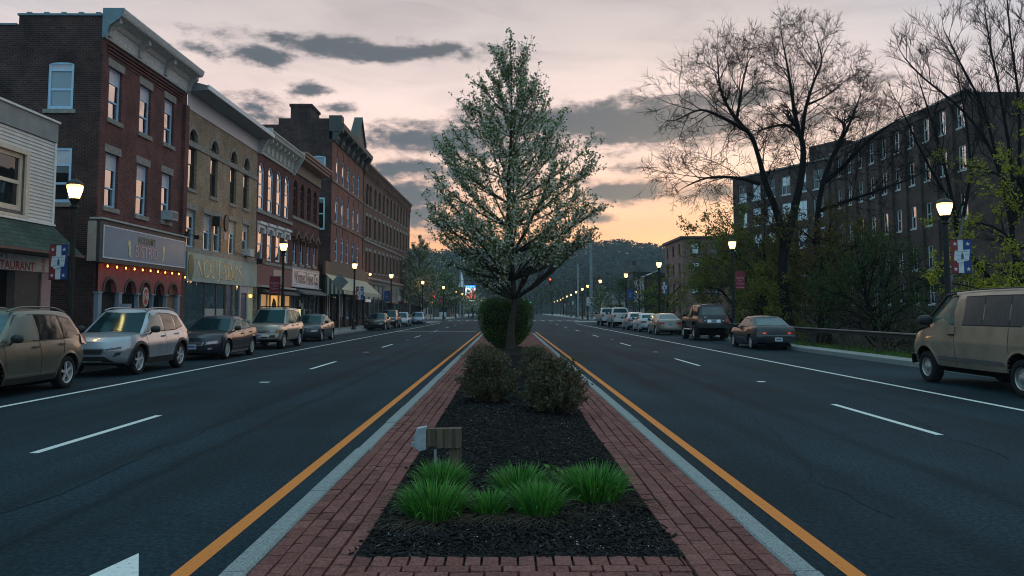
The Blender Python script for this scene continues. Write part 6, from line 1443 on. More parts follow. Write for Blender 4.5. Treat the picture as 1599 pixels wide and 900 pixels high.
def ex_rav(c):
    p = c['patch']; r = c['root']
    lights(c, 'headlight', HEADL, c['front'], [(.50,.58),(.99,.66),(.99,.88),(.53,.74)], c['fy'])
    for s in (-1,1): p(r,'headlight_core',mat('lamp_core_dark',(.02,.035,.05),.2,coat=.5),c['front'],[(.56*s,.61),(.95*s,.69),(.95*s,.80),(.58*s,.70)],.011,4,2,c['fy'])
    p(r,'grille',PLAST,c['front'],[(-.46,.44),(.46,.44),(.56,.66),(-.56,.66)],.009,6,3,c['fy']); p(r,'lower_intake',PLAST,c['front'],[(-.80,.03),(.80,.03),(.55,.32),(-.55,.32)],.009,8,3,c['fy'])
    lights(c, 'fog_recess', PLAST, c['front'], [(.76,.30),(.92,.38),(.95,.52),(.84,.52)], c['fy']); p(r,'hood_edge',PLAST,c['front'],[(-.56,.67),(.56,.67),(.58,.70),(-.58,.70)],.012,6,1,c['fy'])
    p(r,'skid_bar',mat('skid_silver',(.36,.38,.4),.4,.5),c['front'],[(-.5,.03),(.5,.03),(.46,.09),(-.46,.09)],.014,6,1,c['fy'])
    lights(c,'tail_lamp',TAILL,c['rear'],[(.55,.80),(.99,.80),(.99,.95),(.6,.92)],c['ry']); plate(c,c['rear'],0,.7,c['ry']); roof_rails(c,-1.6,.3,mat('rail_silver',(.3,.31,.32),.35,.7),.60,.045)
rav = dict(L=4.55, W=1.85, rw=.365, ra=.44, axf=1.30, axr=-1.30, rim='five', tw=.23, clad=.42, arch_mat=PLAST, arch_w=.075, bot=SUVBOT(4.55),
  top=[(-2.27,1.0),(-2.0,1.09),(-1.2,1.09),(0,1.06),(.90,1.05),(1.5,1.03),(2.08,.95),(2.27,.84)],
  cab=(-2.15,-1.60,.25,1.10,1.68,.85,.66), fp=[(.25,.16),(.45,.03),(.65,0),(.85,.04),(1.05,.14)],
  side_glass=[[(.72,1.11),(.26,1.56),(-.2,1.58),(-.24,1.11)],[(-.31,1.11),(-.27,1.58),(-.95,1.55),(-1.05,1.13)],[(-1.12,1.14),(-1.03,1.54),(-1.38,1.48),(-1.60,1.22)]],
  seams=[(.86,.42,1.05,.04),(-.27,.42,1.07,0),(-1.05,.66,1.08,-.1)], handles=[(-.10,.96),(-1.0,1.0)], mirror=(.66,1.16), mirror_size=1.1, extra=ex_rav, glass_f=SKYSG, glass2=CARGL2, crease=.05, shoulder=.08)
make_car('parked_suv', (-10.45,22.2,0), True, 'silver crossover with dark wheel arch trim, second car of the left row', carpaint('silver', (.34,.37,.41), .5), rav, 'car')
SEDBOT = lambda L: [(-L/2,.36),(-L/2+.5,.23),(0,.19),(L/2-.6,.19),(L/2,.26)]
def sed(L, W, H, belt=.90, hood=.84, nose=.68, deck=1.0, rw=.32, wb=2.7, gl=None, ex=None, **k):
    a = wb/2
    d = dict(L=L, W=W, rw=rw, ra=rw*1.18, axf=a+.06, axr=-a+.06, rim='ten', tw=.21, bot=SEDBOT(L), taperf=.17,
      top=[(-L/2,deck-.12),(-L/2+.12,deck-.01),(-a-.05,deck+.005),(-.6,belt+.04),(.2,belt+.0),(.95,belt-.0),(1.55,hood),(L/2-.25,nose+.06),(L/2,nose-.08)],
      cab=(-a-.35,-a*.62,.14,1.12,H,W/2-.06,W/2-.27), roof_drop=.06, shoulder=.08,
      side_glass=[[(.74,belt+.05),(.12,H-.12),(-.22,H-.095),(-.25,belt+.06)],[(-.31,belt+.06),(-.28,H-.095),(-.86,H-.13),(-1.12,belt+.10)],[(-1.17,belt+.105),(-.93,H-.16),(-1.06,H-.2),(-1.38,belt+.13)]],
      seams=[(.92,.3,belt,.03),(-.27,.28,belt+.03,0),(-1.05,.6,belt+.05,-.14)], handles=[(-.12,belt-.10),(-1.02,belt-.07)], mirror=(.70,belt+.10), extra=ex, rear_glass=(.86,.80,.18,.90))
    if gl: d['glass'] = gl
    d.update(k); return d
def ex_sedan(c, grille='bar', plate_f=True, tail=TAILL, chrome=True):
    p = c['patch']; r = c['root']
    lights(c,'headlight',HEADL,c['front'],[(.56,.60),(.99,.68),(.99,.88),(.62,.80)],c['fy'])
    if grille == 'wing':
        g = p(r,'grille',PLAST,c['front'],[(-.40,.52),(.40,.52),(.48,.80),(-.48,.80)],.009,6,3,c['fy'])
        for w in (.52,.65,.78): p(g,'grille_bar',CHROME,c['front'],[(-.42,w),(.42,w),(.43,w+.025),(-.43,w+.025)],.016,6,1,c['fy'])
        for s in (-1,1): p(g,'grille_edge',CHROME,c['front'],[(.40*s,.52),(.43*s,.52),(.51*s,.80),(.48*s,.80)],.016,1,3,c['fy'])
        lights(c,'fog_lamp',CHROME,c['front'],[(.66,.22),(.80,.24),(.80,.36),(.66,.34)],c['fy'])
    else:
        g = p(r,'grille',PLAST,c['front'],[(-.46,.58),(.46,.58),(.5,.74),(-.5,.74)],.009,6,3,c['fy'])
        if chrome: p(g,'grille_bar',CHROME,c['front'],[(-.46,.735),(.46,.735),(.47,.76),(-.47,.76)],.014,6,1,c['fy'])
        lights(c,'fog_recess',PLAST,c['front'],[(.62,.16),(.88,.2),(.86,.36),(.62,.32)],c['fy'])
    p(r,'intake',PLAST,c['front'],[(-.58,.10),(.58,.10),(.52,.34),(-.52,.34)],.009,6,3,c['fy'])
    if plate_f: plate(c,c['front'],0,.44,c['fy'])
    lights(c,'tail_lamp',tail,c['rear'],[(.52,.66),(.99,.66),(.99,.93),(.56,.90)],c['ry']); plate(c,c['rear'],0,.66,c['ry'])
legacy = sed(4.6,1.80,1.44, wb=2.65, belt=.94, hood=.90, nose=.78, deck=1.02, rw=.335, ex=lambda c: ex_sedan(c,'wing'), rim='ten', glass_ws=CARGL, clad=.27, clad_mat=mat('sill_grey',(.2,.18,.17),.5))
make_car('parked_sedan', (-10.45,28.9,0), True, 'dark navy saloon with a chrome winged grille, third of the left row', carpaint('navy', (.018,.022,.035), .4), legacy)
def ex_path(c):
    p = c['patch']; r = c['root']
    g = p(r,'grille',PLAST,c['front'],[(-.42,.56),(.42,.56),(.42,.76),(-.42,.76)],.012,5,2,c['fy']); p(g,'grille_bar',CHROME,c['front'],[(-.44,.75),(.44,.75),(.44,.80),(-.44,.80)],.018,5,1,c['fy']); p(g,'grille_rib',CHROME,c['front'],[(-.42,.64),(.42,.64),(.42,.67),(-.42,.67)],.018,5,1,c['fy'])
    lights(c,'headlight',HEADL,c['front'],[(.46,.54),(.82,.56),(.82,.78),(.46,.78)],c['fy']); lights(c,'indicator',AMBER,c['front'],[(.83,.56),(.99,.58),(.99,.76),(.83,.77)],c['fy'])
    p(r,'bumper_inset',PLAST,c['front'],[(-.5,.10),(.5,.10),(.5,.22),(-.5,.22)],.012,5,2,c['fy']); lights(c,'fog_recess',PLAST,c['front'],[(.6,.14),(.86,.16),(.86,.38),(.6,.36)],c['fy']); p(r,'bumper_step',PLAST,c['front'],[(-.95,.43),(.95,.43),(.95,.47),(-.95,.47)],.012,8,1,c['fy'])
    plate(c,c['front'],.0,.30,c['fy']); lights(c,'tail_lamp',TAILL,c['rear'],[(.72,.62),(.99,.62),(.99,.95),(.72,.95)],c['ry']); plate(c,c['rear'],0,.5,c['ry'])
    roof_rails(c,-1.5,.25,BLACK,.58,.06)
    for y in (-1.2,-.1): b = MB(); b.box((-.6,y,c['zroof'](y)+.08),(.6,y+.06,c['zroof'](y)+.11)); b.build('roof_bar', BLACK, r)
path = dict(L=4.55, W=1.82, rw=.375, ra=.45, axf=1.33, axr=-1.27, rim='six', tw=.25, clad=.46, clad_mat=mat('clad_tan',(.22,.2,.17),.6), arch_w=.08, bot=[(-2.28,.46),(-1.8,.38),(0,.36),(1.7,.36),(2.28,.44)],
  top=[(-2.27,1.05),(-2.1,1.10),(-1.2,1.09),(0,1.07),(.85,1.07),(1.4,1.05),(2.05,1.0),(2.27,.93)], taperf=.08, taperr=.06, cf=.18, cr=.1,
  cab=(-2.18,-1.82,.18,.95,1.76,.83,.69), fp=[(.36,.0),(.6,0),(.62,.05),(.9,.06),(1.05,.12)], roof_drop=.03,
  side_glass=[[(.66,1.12),(.22,1.64),(-.15,1.66),(-.18,1.12)],[(-.25,1.12),(-.22,1.66),(-.85,1.65),(-.95,1.14)],[(-1.03,1.14),(-.95,1.64),(-1.72,1.58),(-1.92,1.16)]],
  seams=[(.8,.46,1.06,.02),(-.2,.46,1.08,0),(-.98,.7,1.08,-.08)], handles=[(-.06,.98),(-.85,1.0)], mirror=(.62,1.18), mirror_size=1.15, mirror_mat=mat('mirror_sage',(.25,.25,.22),.5), extra=ex_path, glass_ws=CARGL)
make_car('parked_suv', (-10.6,36.3,0), True, 'champagne boxy four wheel drive with roof rack, fourth of the left row', carpaint('champagne', (.30,.28,.245), .5), path)
jetta = sed(4.5,1.76,1.44, wb=2.6, belt=.93, hood=.90, nose=.76, deck=1.02, ex=lambda c: ex_sedan(c,'bar',False))
make_car('parked_sedan', (-10.85,44.6,0), True, 'dark slate saloon with silver wheels parked beyond the champagne four wheel drive', carpaint('slate', (.045,.055,.07), .5), jetta)
mazda = sed(4.5,1.80,1.42, wb=2.6, belt=.93, hood=.88, nose=.74, ex=lambda c: ex_sedan(c,'bar',False,chrome=False))
make_car('parked_sedan', (-11.05,68.3,0), True, 'black saloon first of the far left group near the awning', carpaint('black', (.012,.013,.014), .3), mazda)
cr = dict(rav); cr['extra'] = lambda c: ex_sedan(c,'bar',False); 
make_car('parked_suv', (-11.2,76.0,0), True, 'dark blue tall crossover behind the black saloon, far left row', carpaint('ink_blue', (.02,.028,.045), .4), cr)
make_car('parked_sedan', (-11.0,83.2,0), True, 'light blue grey saloon between the dark crossover and the last car', carpaint('ice_blue', (.22,.30,.37), .55), sed(4.3,1.75,1.46, wb=2.6, ex=lambda c: ex_sedan(c,'bar',False)))
make_car('parked_sedan', (-10.9,97.5,0), True, 'pale blue saloon last of the far left row, before the kerb corner', carpaint('steel_blue', (.20,.26,.33), .5), sed(4.6,1.78,1.45, wb=2.7, ex=lambda c: ex_sedan(c,'bar',True)))

# ---- right kerb, seen from behind
def ex_van(c):
    p = c['patch']; r = c['root']
    lights(c,'headlight',HEADL,c['front'],[(.5,.42),(.95,.44),(.95,.60),(.5,.58)],c['fy']); p(r,'grille',PLAST,c['front'],[(-.48,.40),(.48,.40),(.48,.6),(-.48,.6)],.01,5,2,c['fy'])
    b = MB(); N_ = 16; P = []
    for k in range(N_+1):
        t = -1+2*k/N_; P.append(Vector((t*c['hw']*.99, c['yf']+.06-.42*abs(t)**4, 0)))
    for z0, z1, d0, d1 in ((.40,.46,-.03,0),(.46,.58,0,0),(.58,.64,0,-.05)):
        vs = [p_+Vector((0,d0,z0)) for p_ in P]+[p_+Vector((0,d1,z1)) for p_ in P]; b.add(vs, [(i,i+1,N_+2+i,N_+1+i) for i in range(N_)], 0, True)
    b.add([p_+Vector((0,-.05,.64)) for p_ in P]+[p_+Vector((0,-.3,.64)) for p_ in P], [(i,i+1,N_+2+i,N_+1+i) for i in range(N_)])
    b.build('front_bumper', mat('bumper_grey',(.07,.07,.07),.5,.2), r)
    lights(c,'tail_lamp',TAILL,c['rear'],[(.86,.45),(.99,.45),(.99,.8),(.86,.8)],c['ry']); plate(c,c['rear'],0,.5,c['ry'])
    for s in (-1,1):
        b = MB(); P = [(1.72,1.46),(1.02,2.0),(.70,2.02)]; b.tube([Vector((s*(c['hw']-.055-.14*(z-1.2)),y,z)) for y,z in P], .03, 6); b.build('rain_visor', PLAST, c['cab'])
        b = MB(); P = [(.0,2.065),(-1.0,2.075),(-2.6,2.06)]
        b.tube([Vector((s*(c['hw']*.80),y,z+.03)) for y,z in [(1.0,2.03)]+P], .014, 5); b.build('roof_gutter', DARKP, c['cab'])
    b = MB(); P = [Vector((-c['hw']-.0,-.15+.10*math.cos(q*.5)*1.0,.83+.11*math.sin(q*.5))) for q in range(-1,7)]; b.tube([p_+Vector((.012,0,0)) for p_ in P], .008, 4); b.build('scuff', mat('scuff', (.09,.075,.06), .7), c['body'])
VANM = carpaint('beige', (.37,.285,.215), .45, .38, .22)
GREYST = mat('strip_grey', (.07,.072,.072), .6, var=.15)
van = dict(L=5.55, W=1.98, rw=.365, ra=.455, axf=1.78, axr=-1.65, rim='steel', rimk=.60, rim_mat=STEEL, tw=.24, arch_up=.03, arch_w=.05, bot=[(-2.77,.5),(-2.3,.46),(0,.42),(1.9,.42),(2.77,.5)],
  top=[(-2.77,1.30),(-2.7,1.32),(-1,1.32),(1.2,1.32),(1.75,1.27),(2.2,1.20),(2.6,1.10),(2.77,1.0)], taperf=.13, taperr=.03, cf=.28, cr=.06, fp=[(.4,.05),(.7,0),(1.0,.07),(1.3,.3)], rp=[(.4,.02),(1.3,.03)],
  cab=(-2.72,-2.66,.95,1.98,2.09,.955,.80), roof_drop=.02, shoulder=.03, crease=.035, crown=.02,
  side_glass=[[(1.70,1.36),(1.06,1.94),(.63,1.96),(.63,1.36)],[(.28,1.36),(.26,1.94),(-.42,1.95),(-.44,1.36)],[(-.47,1.36),(-.45,1.95),(-1.28,1.95),(-1.30,1.36)],[(-1.33,1.36),(-1.31,1.95),(-2.42,1.94),(-2.46,1.36)]],
  seams=[(1.80,.66,1.25,.06),(.55,.46,1.31,.0),(-1.32,.8,1.31,0)], handles=[(.66,1.13)], handle_mat=PLAST, mirror=(1.60,1.44), mirror_size=1.4, mirror_out=.10, extra=ex_van, glass_f=mat('pale_green_glass',(.07,.12,.095),.25,var=.4,scale=4,spec=.7), glass2=mat('dusty_dark_glass',(.06,.058,.062),.3,var=.35,scale=9,stretch=(3,3,.4),spec=.8),
  side_strip=(.56,.12,GREYST), rear_glass=(.8,.76,.08,.85))
make_car('parked_van', (10.72,16.83,0), False, 'beige passenger van with long tinted side windows at the right edge', VANM, van, 'van')
def ex_r2(c):
    p = c['patch']; r = c['root']
    ex_front = lights(c,'headlight',HEADL,c['front'],[(.5,.62),(.96,.64),(.96,.84),(.5,.82)],c['fy'])
    for s in (-1,1):
        t = p(r,'tail_lamp',mat('tail_lamp_dark',(.09,.008,.008),.25,coat=.5),c['rear'],[(.50*s,.60),(.99*s,.60),(.99*s,.82),(.50*s,.82)],.01,5,3,c['ry'])
        p(t,'reflector',REDGLOW,c['rear'],[(.56*s,.66),(.70*s,.66),(.70*s,.74),(.56*s,.74)],.014,2,2,c['ry'])
    p(r,'trim_panel',mat('trim_black',(.012,.012,.012),.4),c['rear'],[(-.48,.60),(.48,.60),(.48,.80),(-.48,.80)],.007,6,2,c['ry']); p(r,'bumper_line',PLAST,c['rear'],[(-.99,.40),(.99,.40),(.99,.46),(-.99,.46)],.02,10,1,c['ry']); plate(c,c['rear'],.06,.26,c['ry'],m=mat('plate_white',(.4,.46,.5),.5))
    b = MB(); b.tube([(.55,c['yr']+.3,.27),(.55,c['yr']-.06,.25)], .028, 8); b.build('exhaust', STEEL, r)
    for x in (-.36,.30): b = MB(); b.box((x-.14,-1.22,1.04),(x+.14,-1.1,1.08)); b.build('parcel', mat('parcel_white',(.3,.36,.38),.6), r)
altima = sed(4.5,1.72,1.40, wb=2.62, belt=.90, hood=.88, nose=.76, deck=1.0, rw=.315, ex=ex_r2, rim='cap', glass_r=mat('teal_rear_glass',(.03,.085,.10),.2,var=.3,scale=3,spec=.7), glass_f=SKYSG, taperr=.05, cr=.12, crown=.03, cf=.22,
   side_strip=(.52,.05,PLAST), rp=[(.2,.08),(.45,0),(.6,.0),(.63,.04),(.95,.07),(1.05,.14)])
altima['cab'] = (-1.80,-1.02,.12,1.15,1.40,.80,.64); altima['bot'] = [(-2.25,.30),(-1.7,.22),(0,.2),(1.6,.2),(2.25,.28)]
make_car('parked_sedan', (11.28,35.6,0), False, 'old dark grey saloon with dim red tail lamps, nearest right saloon', carpaint('charcoal', (.016,.023,.027), .25), altima)
def ex_r3(c):
    p = c['patch']; r = c['root']; ye = c['yr']
    b = MB(); b.box((-.9,ye-.1,.72),(.9,ye+.06,.90)); b.build('rear_bumper', BLACK, r)
    lights(c,'tail_lamp',TAILL,c['rear'],[(.74,.42),(.97,.42),(.97,.85),(.74,.85)],c['ry'],off=.02); pr = p(r,'plate_surround',CHROME,c['rear'],[(-.42,.40),(.42,.40),(.42,.72),(-.42,.72)],.016,3,2,c['ry']); plate(c,c['rear'],0,.56,c['ry'],m=mat('plate_white',(.4,.46,.5)))
    for (u,w) in ((-.58,.62),(.60,.60),(-.56,.95)): p(r,'sticker',mat('sticker',(.35,.4,.5),.5,var=.4,scale=30),c['rear'],[(u-.05,w-.07),(u+.05,w-.07),(u+.05,w+.07),(u-.05,w+.07)],.012,1,1,c['ry'])
    roof_rails(c,-1.7,.1,BLACK,.6,.05)
    for s in (-1,1):
        b = MB(); b.tube([(s*.90,1.0,.62),(s*.94,.9,.6),(s*.94,-.75,.6),(s*.90,-.85,.62)], .04, 7); b.build('side_step', CHROME, r)
    for ya in (1.35,-1.25): b = MB(); b.tube([(-.7,ya,.46),(.7,ya,.46)], .06, 8); b.lathe([(.02,-.16),(.15,-.1),(.15,.1),(.02,.16)], (.12,ya,.46), 12, axis='x'); b.build('axle', WELL, r)
    b = MB(); b.tube([(.35,-1.4,.6),(.35,ye+.1,.55)], .03, 6); b.build('exhaust', DARKP, r)
runner = dict(L=4.35, W=1.76, rw=.45, ra=.54, axf=1.33, axr=-1.27, rim='six', rimk=.5, tw=.31, track=.93, arch_up=.10, arch_w=.07, arch_mat=BLACK, bot=[(-2.17,.80),(-1.9,.74),(0,.68),(1.8,.70),(2.17,.8)],
  top=[(-2.17,1.30),(-2.1,1.32),(-1,1.32),(0,1.31),(.9,1.31),(1.3,1.29),(1.95,1.25),(2.17,1.18)], taperf=.06, taperr=.03, cf=.12, cr=.07, crown=.02, fp=[(.7,0),(1.2,.04)], rp=[(.7,0),(1.0,.01),(1.3,.04)],
  cab=(-2.13,-1.95,.12,.82,1.98,.82,.70), roof_drop=.03, shoulder=.05,
  side_glass=[[(.56,1.36),(.12,1.87),(-.2,1.89),(-.22,1.36)],[(-.29,1.36),(-.27,1.89),(-.82,1.89),(-.9,1.38)],[(-.98,1.38),(-.9,1.88),(-1.78,1.85),(-1.85,1.4)]],
  seams=[(.72,.8,1.3,.02),(-.25,.8,1.3,0)], handles=[(-.1,1.2),(-.85,1.2)], mirror=(.55,1.42), mirror_size=1.1, extra=ex_r3, glass_r=mat('grey_rear_glass',(.075,.085,.09),.25,var=.25,scale=2.5,spec=.7), rear_glass=(.84,.80,.22,.84), glass2=CARGL2, glass_f=SKYSG)
make_car('lifted_suv', (11.25,45.6,0), False, 'black lifted off-roader on big tyres between two right hand saloons', carpaint('jet', (.008,.008,.009), .2), runner)
civic = sed(4.45,1.75,1.43, wb=2.65, belt=.93, deck=1.03, ex=lambda c: ex_sedan(c,'bar',False), glass_r=mat('teal_rear_glass',(.03,.085,.10)), glass_f=SKYSG)
make_car('parked_sedan', (10.98,55.8,0), False, 'silver tan saloon in front of the black off-roader', carpaint('silver_tan', (.27,.245,.215), .5), civic)
volvo = sed(4.5,1.78,1.40, wb=2.6, belt=.93, deck=1.02, ex=lambda c: ex_sedan(c,'bar',False))
make_car('parked_sedan', (11.05,63.2,0), False, 'white saloon ahead of the silver tan one on the right', carpaint('white', (.48,.50,.52), .1), volvo)
hatch = sed(4.2,1.74,1.47, wb=2.55, belt=.94, deck=1.06, ex=lambda c: ex_sedan(c,'bar',False)); hatch['cab'] = (-2.0,-1.25,.14,1.12,1.47,.81,.62)
make_car('parked_hatchback', (11.05,69.5,0), False, 'silver hatchback between the white saloon and the pickup trucks', carpaint('silver2', (.34,.37,.41), .5), hatch)
def ex_pick(c):
    p = c['patch']; r = c['root']; yr = c['yr']
    lights(c,'tail_lamp',TAILL,c['rear'],[(.78,.50),(.98,.50),(.98,.92),(.78,.92)],c['ry'],off=.016); p(r,'tailgate_seam',PLAST,c['rear'],[(-.76,.44),(.76,.44),(.76,.46),(-.76,.46)],.01,4,1,c['ry']); p(r,'tailgate_handle',PLAST,c['rear'],[(-.1,.8),(.1,.8),(.1,.88),(-.1,.88)],.014,1,1,c['ry'])
    b = MB(); b.box((-.95,yr-.12,.58),(.95,yr+.05,.76)); b.build('rear_bumper', CHROME, r); plate(c,c['rear'],0,.28,c['ry'])
    b = MB(); b.box((-.75,yr+.12,1.24),(.75,-.75,1.335)); b.build('bed_shade_slab', WELL, r); lights(c,'headlight',HEADL,c['front'],[(.55,.55),(.97,.55),(.97,.85),(.55,.85)],c['fy'])  # dark slab in place of the shaded inside of the bed
pick = dict(L=5.7, W=1.95, rw=.40, ra=.47, axf=1.85, axr=-1.75, rim='six', tw=.26, bot=[(-2.85,.66),(-2.3,.56),(0,.5),(2.2,.5),(2.85,.6)], arch_w=.06,
  top=[(-2.85,1.32),(-2.8,1.33),(-1,1.33),(.2,1.24),(1.2,1.22),(1.8,1.2),(2.6,1.12),(2.85,1.0)], taperf=.08, taperr=.02, cf=.16, cr=.05, crown=.0, rp=[(.5,.0),(1.3,.02)], fp=[(.5,0),(1.2,.06)],
  cab=(-.72,-.55,.75,1.55,1.92,.90,.74), roof_drop=.02, shoulder=.05, side_glass=[[(1.25,1.3),(.74,1.8),(.32,1.82),(.3,1.3)],[(.22,1.3),(.24,1.82),(-.38,1.8),(-.5,1.32)]],
  seams=[(1.4,.6,1.22,.02),(.26,.6,1.24,0),(-.7,.6,1.3,0)], handles=[(.42,1.12),(-.5,1.14)], mirror=(1.2,1.4), mirror_size=1.3, extra=ex_pick, rear_glass=(.86,.8,.26,.86))
make_car('pickup_truck', (11.1,79.0,0), False, 'white pickup truck nearer of the two, with chrome bumper', carpaint('white2', (.40,.43,.46), .2), pick, 'pickup truck')
make_car('pickup_truck', (11.05,88.0,0), False, 'farther silver white pickup truck at the head of the right row', carpaint('white3', (.37,.40,.44), .3), pick, 'pickup truck')
# ------------------------------------------------------------------ street lamps, banners, signals, signs, rails
LAMPBLK = mat('lamp_black', (.010,.010,.011), .5, var=.2, spec=.4)
def globe_mat():
    m, b = new_mat('lamp_glass'); N, L = nt(m)
    g = N.new('ShaderNodeNewGeometry'); tc = N.new('ShaderNodeTexCoord'); sp = N.new('ShaderNodeSeparateXYZ'); L.new(tc.outputs['Object'], sp.inputs[0])
    r = N.new('ShaderNodeValToRGB'); mr = N.new('ShaderNodeMapRange'); L.new(sp.outputs['Z'], mr.inputs[0]); mr.inputs[1].default_value = 4.80; mr.inputs[2].default_value = 5.26; L.new(mr.outputs[0], r.inputs[0])
    e = r.color_ramp.elements; e[0].color = (1,.36,.08,1); e[0].position = 0; e[1].position = 1; e[1].color = (1,.45,.12,1); q = e.new(.6); q.color = (1,.80,.46,1)
    b.inputs['Base Color'].default_value = (.6,.55,.45,1); L.new(r.outputs[0], b.inputs['Emission Color']); b.inputs['Emission Strength'].default_value = 1.35; b.inputs['Roughness'].default_value = .3
    t = N.new('ShaderNodeBsdfTransparent'); t.inputs['Color'].default_value = (1,.85,.6,1); ms = N.new('ShaderNodeMixShader'); ms.inputs[0].default_value = .5
    L.new(b.outputs[0], ms.inputs[1]); L.new(t.outputs[0], ms.inputs[2]); L.new(ms.outputs[0], N['Material Output'].inputs['Surface'])
    return m
LGLASS = globe_mat(); LCORE = lamp_mat('lamp_core', (1,.78,.45), 26)
def make_lamp():
    r = empty('street_lamp', (0,0,0), 'x', 'street lamp', 'street lamps along both kerbs'); ORG[r.name] = Vector((0,0,0))
    b = MB(); b.lathe([(.21,0),(.21,.10),(.17,.16),(.165,.55),(.19,.60),(.13,.70),(.095,.95),(.085,1.0)], n=12); b.build('base', LAMPBLK, r, sharp=35)
    b = MB(); n = 14; vs = []
    for z, k in ((.95,.085),(2.6,.078),(4.55,.066)):
        for j in range(n*2): q = math.pi*j/n; rr_ = k*(1 if j % 2 else .86); vs.append((rr_*math.cos(q), rr_*math.sin(q), z))
    b.add(vs, [(i*28+j, i*28+(j+1)%28, (i+1)*28+(j+1)%28, (i+1)*28+j) for i in range(2) for j in range(28)]); b.build('pole', LAMPBLK, r)
    b = MB(); b.lathe([(.066,4.5),(.12,4.54),(.12,4.58),(.08,4.62),(.10,4.70),(.15,4.76),(.155,4.80)], n=14); b.build('collar', LAMPBLK, r, sharp=35)
    b = MB(); n = 16; rows_ = [(.12,4.80),(.142,4.86),(.172,4.96),(.20,5.06),(.212,5.15),(.202,5.20)]; vs = []
    for k, z in rows_:
        for j in range(n*2): q = math.pi*j/n; rr_ = k*(1 if j % 2 else .95); vs.append((rr_*math.cos(q), rr_*math.sin(q), z))
    b.add(vs, [(i*32+j, i*32+(j+1)%32, (i+1)*32+(j+1)%32, (i+1)*32+j) for i in range(5) for j in range(32)]); g = b.build('lantern_glass', LGLASS, r)
    b = MB(); b.lathe([(.215,5.20),(.228,5.22),(.215,5.245),(.175,5.30),(.11,5.345),(.065,5.365),(.05,5.40),(.055,5.43),(.02,5.49),(.012,5.55),(.001,5.58)], n=16); b.build('cap', LAMPBLK, r, sharp=40)
    return r
lamp0 = make_lamp()
LAMPS = [(-12.2,22.37,5.05,'beside the white restaurant, nearest of the left row'),(-12.2,43.4,5.15,'in front of the maroon brick fronts on the left'),(-12.2,63.7,5.24,'by the striped cream awning on the left'),
 (-12.2,83.9,5.3,'before the long brown brick block'),(-11.5,108.4,5.48,'glowing through the dense street tree on the left'),(-10.6,132.8,5.49,'right of the dense left street tree'),(-10.2,180.7,5.34,'just left of the lit billboard'),
 (-10,155,5.4,'between leafy street trees past the left corner'),(-10,264,5.4,'right of the lit billboard, first of four small ones'),(-9.3,293,5.5,'second of the four small ones near the clipped bush'),(-8.4,330,5.5,'third of the four small ones near the clipped bush'),(-7.6,365,5.5,'last of the small ones beside the clipped bush'),
 (12.6,22.72,4.61,'over the beige van, nearest of the right row'),(12.6,44.4,5.35,'between the off-roader and the old saloon on the right'),(12.6,66,5.48,'with the small town banner above the silver tan saloon'),(12.6,84.4,5.39,'with the blue banner behind the pickup trucks'),
 (12.55,107.4,5.6,'rising from a small leafy tree beyond the pickups'),(12.6,124.9,5.47,'beside the tall grey signal pole on the right'),(13.2,140,5.4,'right behind the no turn on red sign'),(14,162,5.4,'just left of the second signal pole'),
 (15.2,190,5.4,'first past the fence on the far right side'),(16,214,5.4,'second past the fence on the far right side'),(17.3,246,5.4,'third past the fence on the far right side'),(18.5,276,5.4,'fourth past the fence on the far right side'),(19.6,312,5.4,'fifth past the fence on the far right side'),(20.4,345,5.4,'sixth past the fence on the far right side'),(21,384,5.4,'farthest lit one on the right side')]
for i, (x, y, z, l) in enumerate(LAMPS):
    o = lamp0 if i == 0 else copy_tree(lamp0)
    o.location = (x, y, SZ-.004); o.scale = (1,1,(z-.15)/5.05); o['label'] = 'lit black street lamp '+l
    pl = bpy.data.lights.new('lamp_light', 'POINT'); pl.energy = 90 if y < 70 else 50; pl.color = (1,.62,.28); pl.shadow_soft_size = .2
    po = bpy.data.objects.new('lamp_light', pl); COL.objects.link(po); po.location = (x, y, z-.62 if False else z-.05)
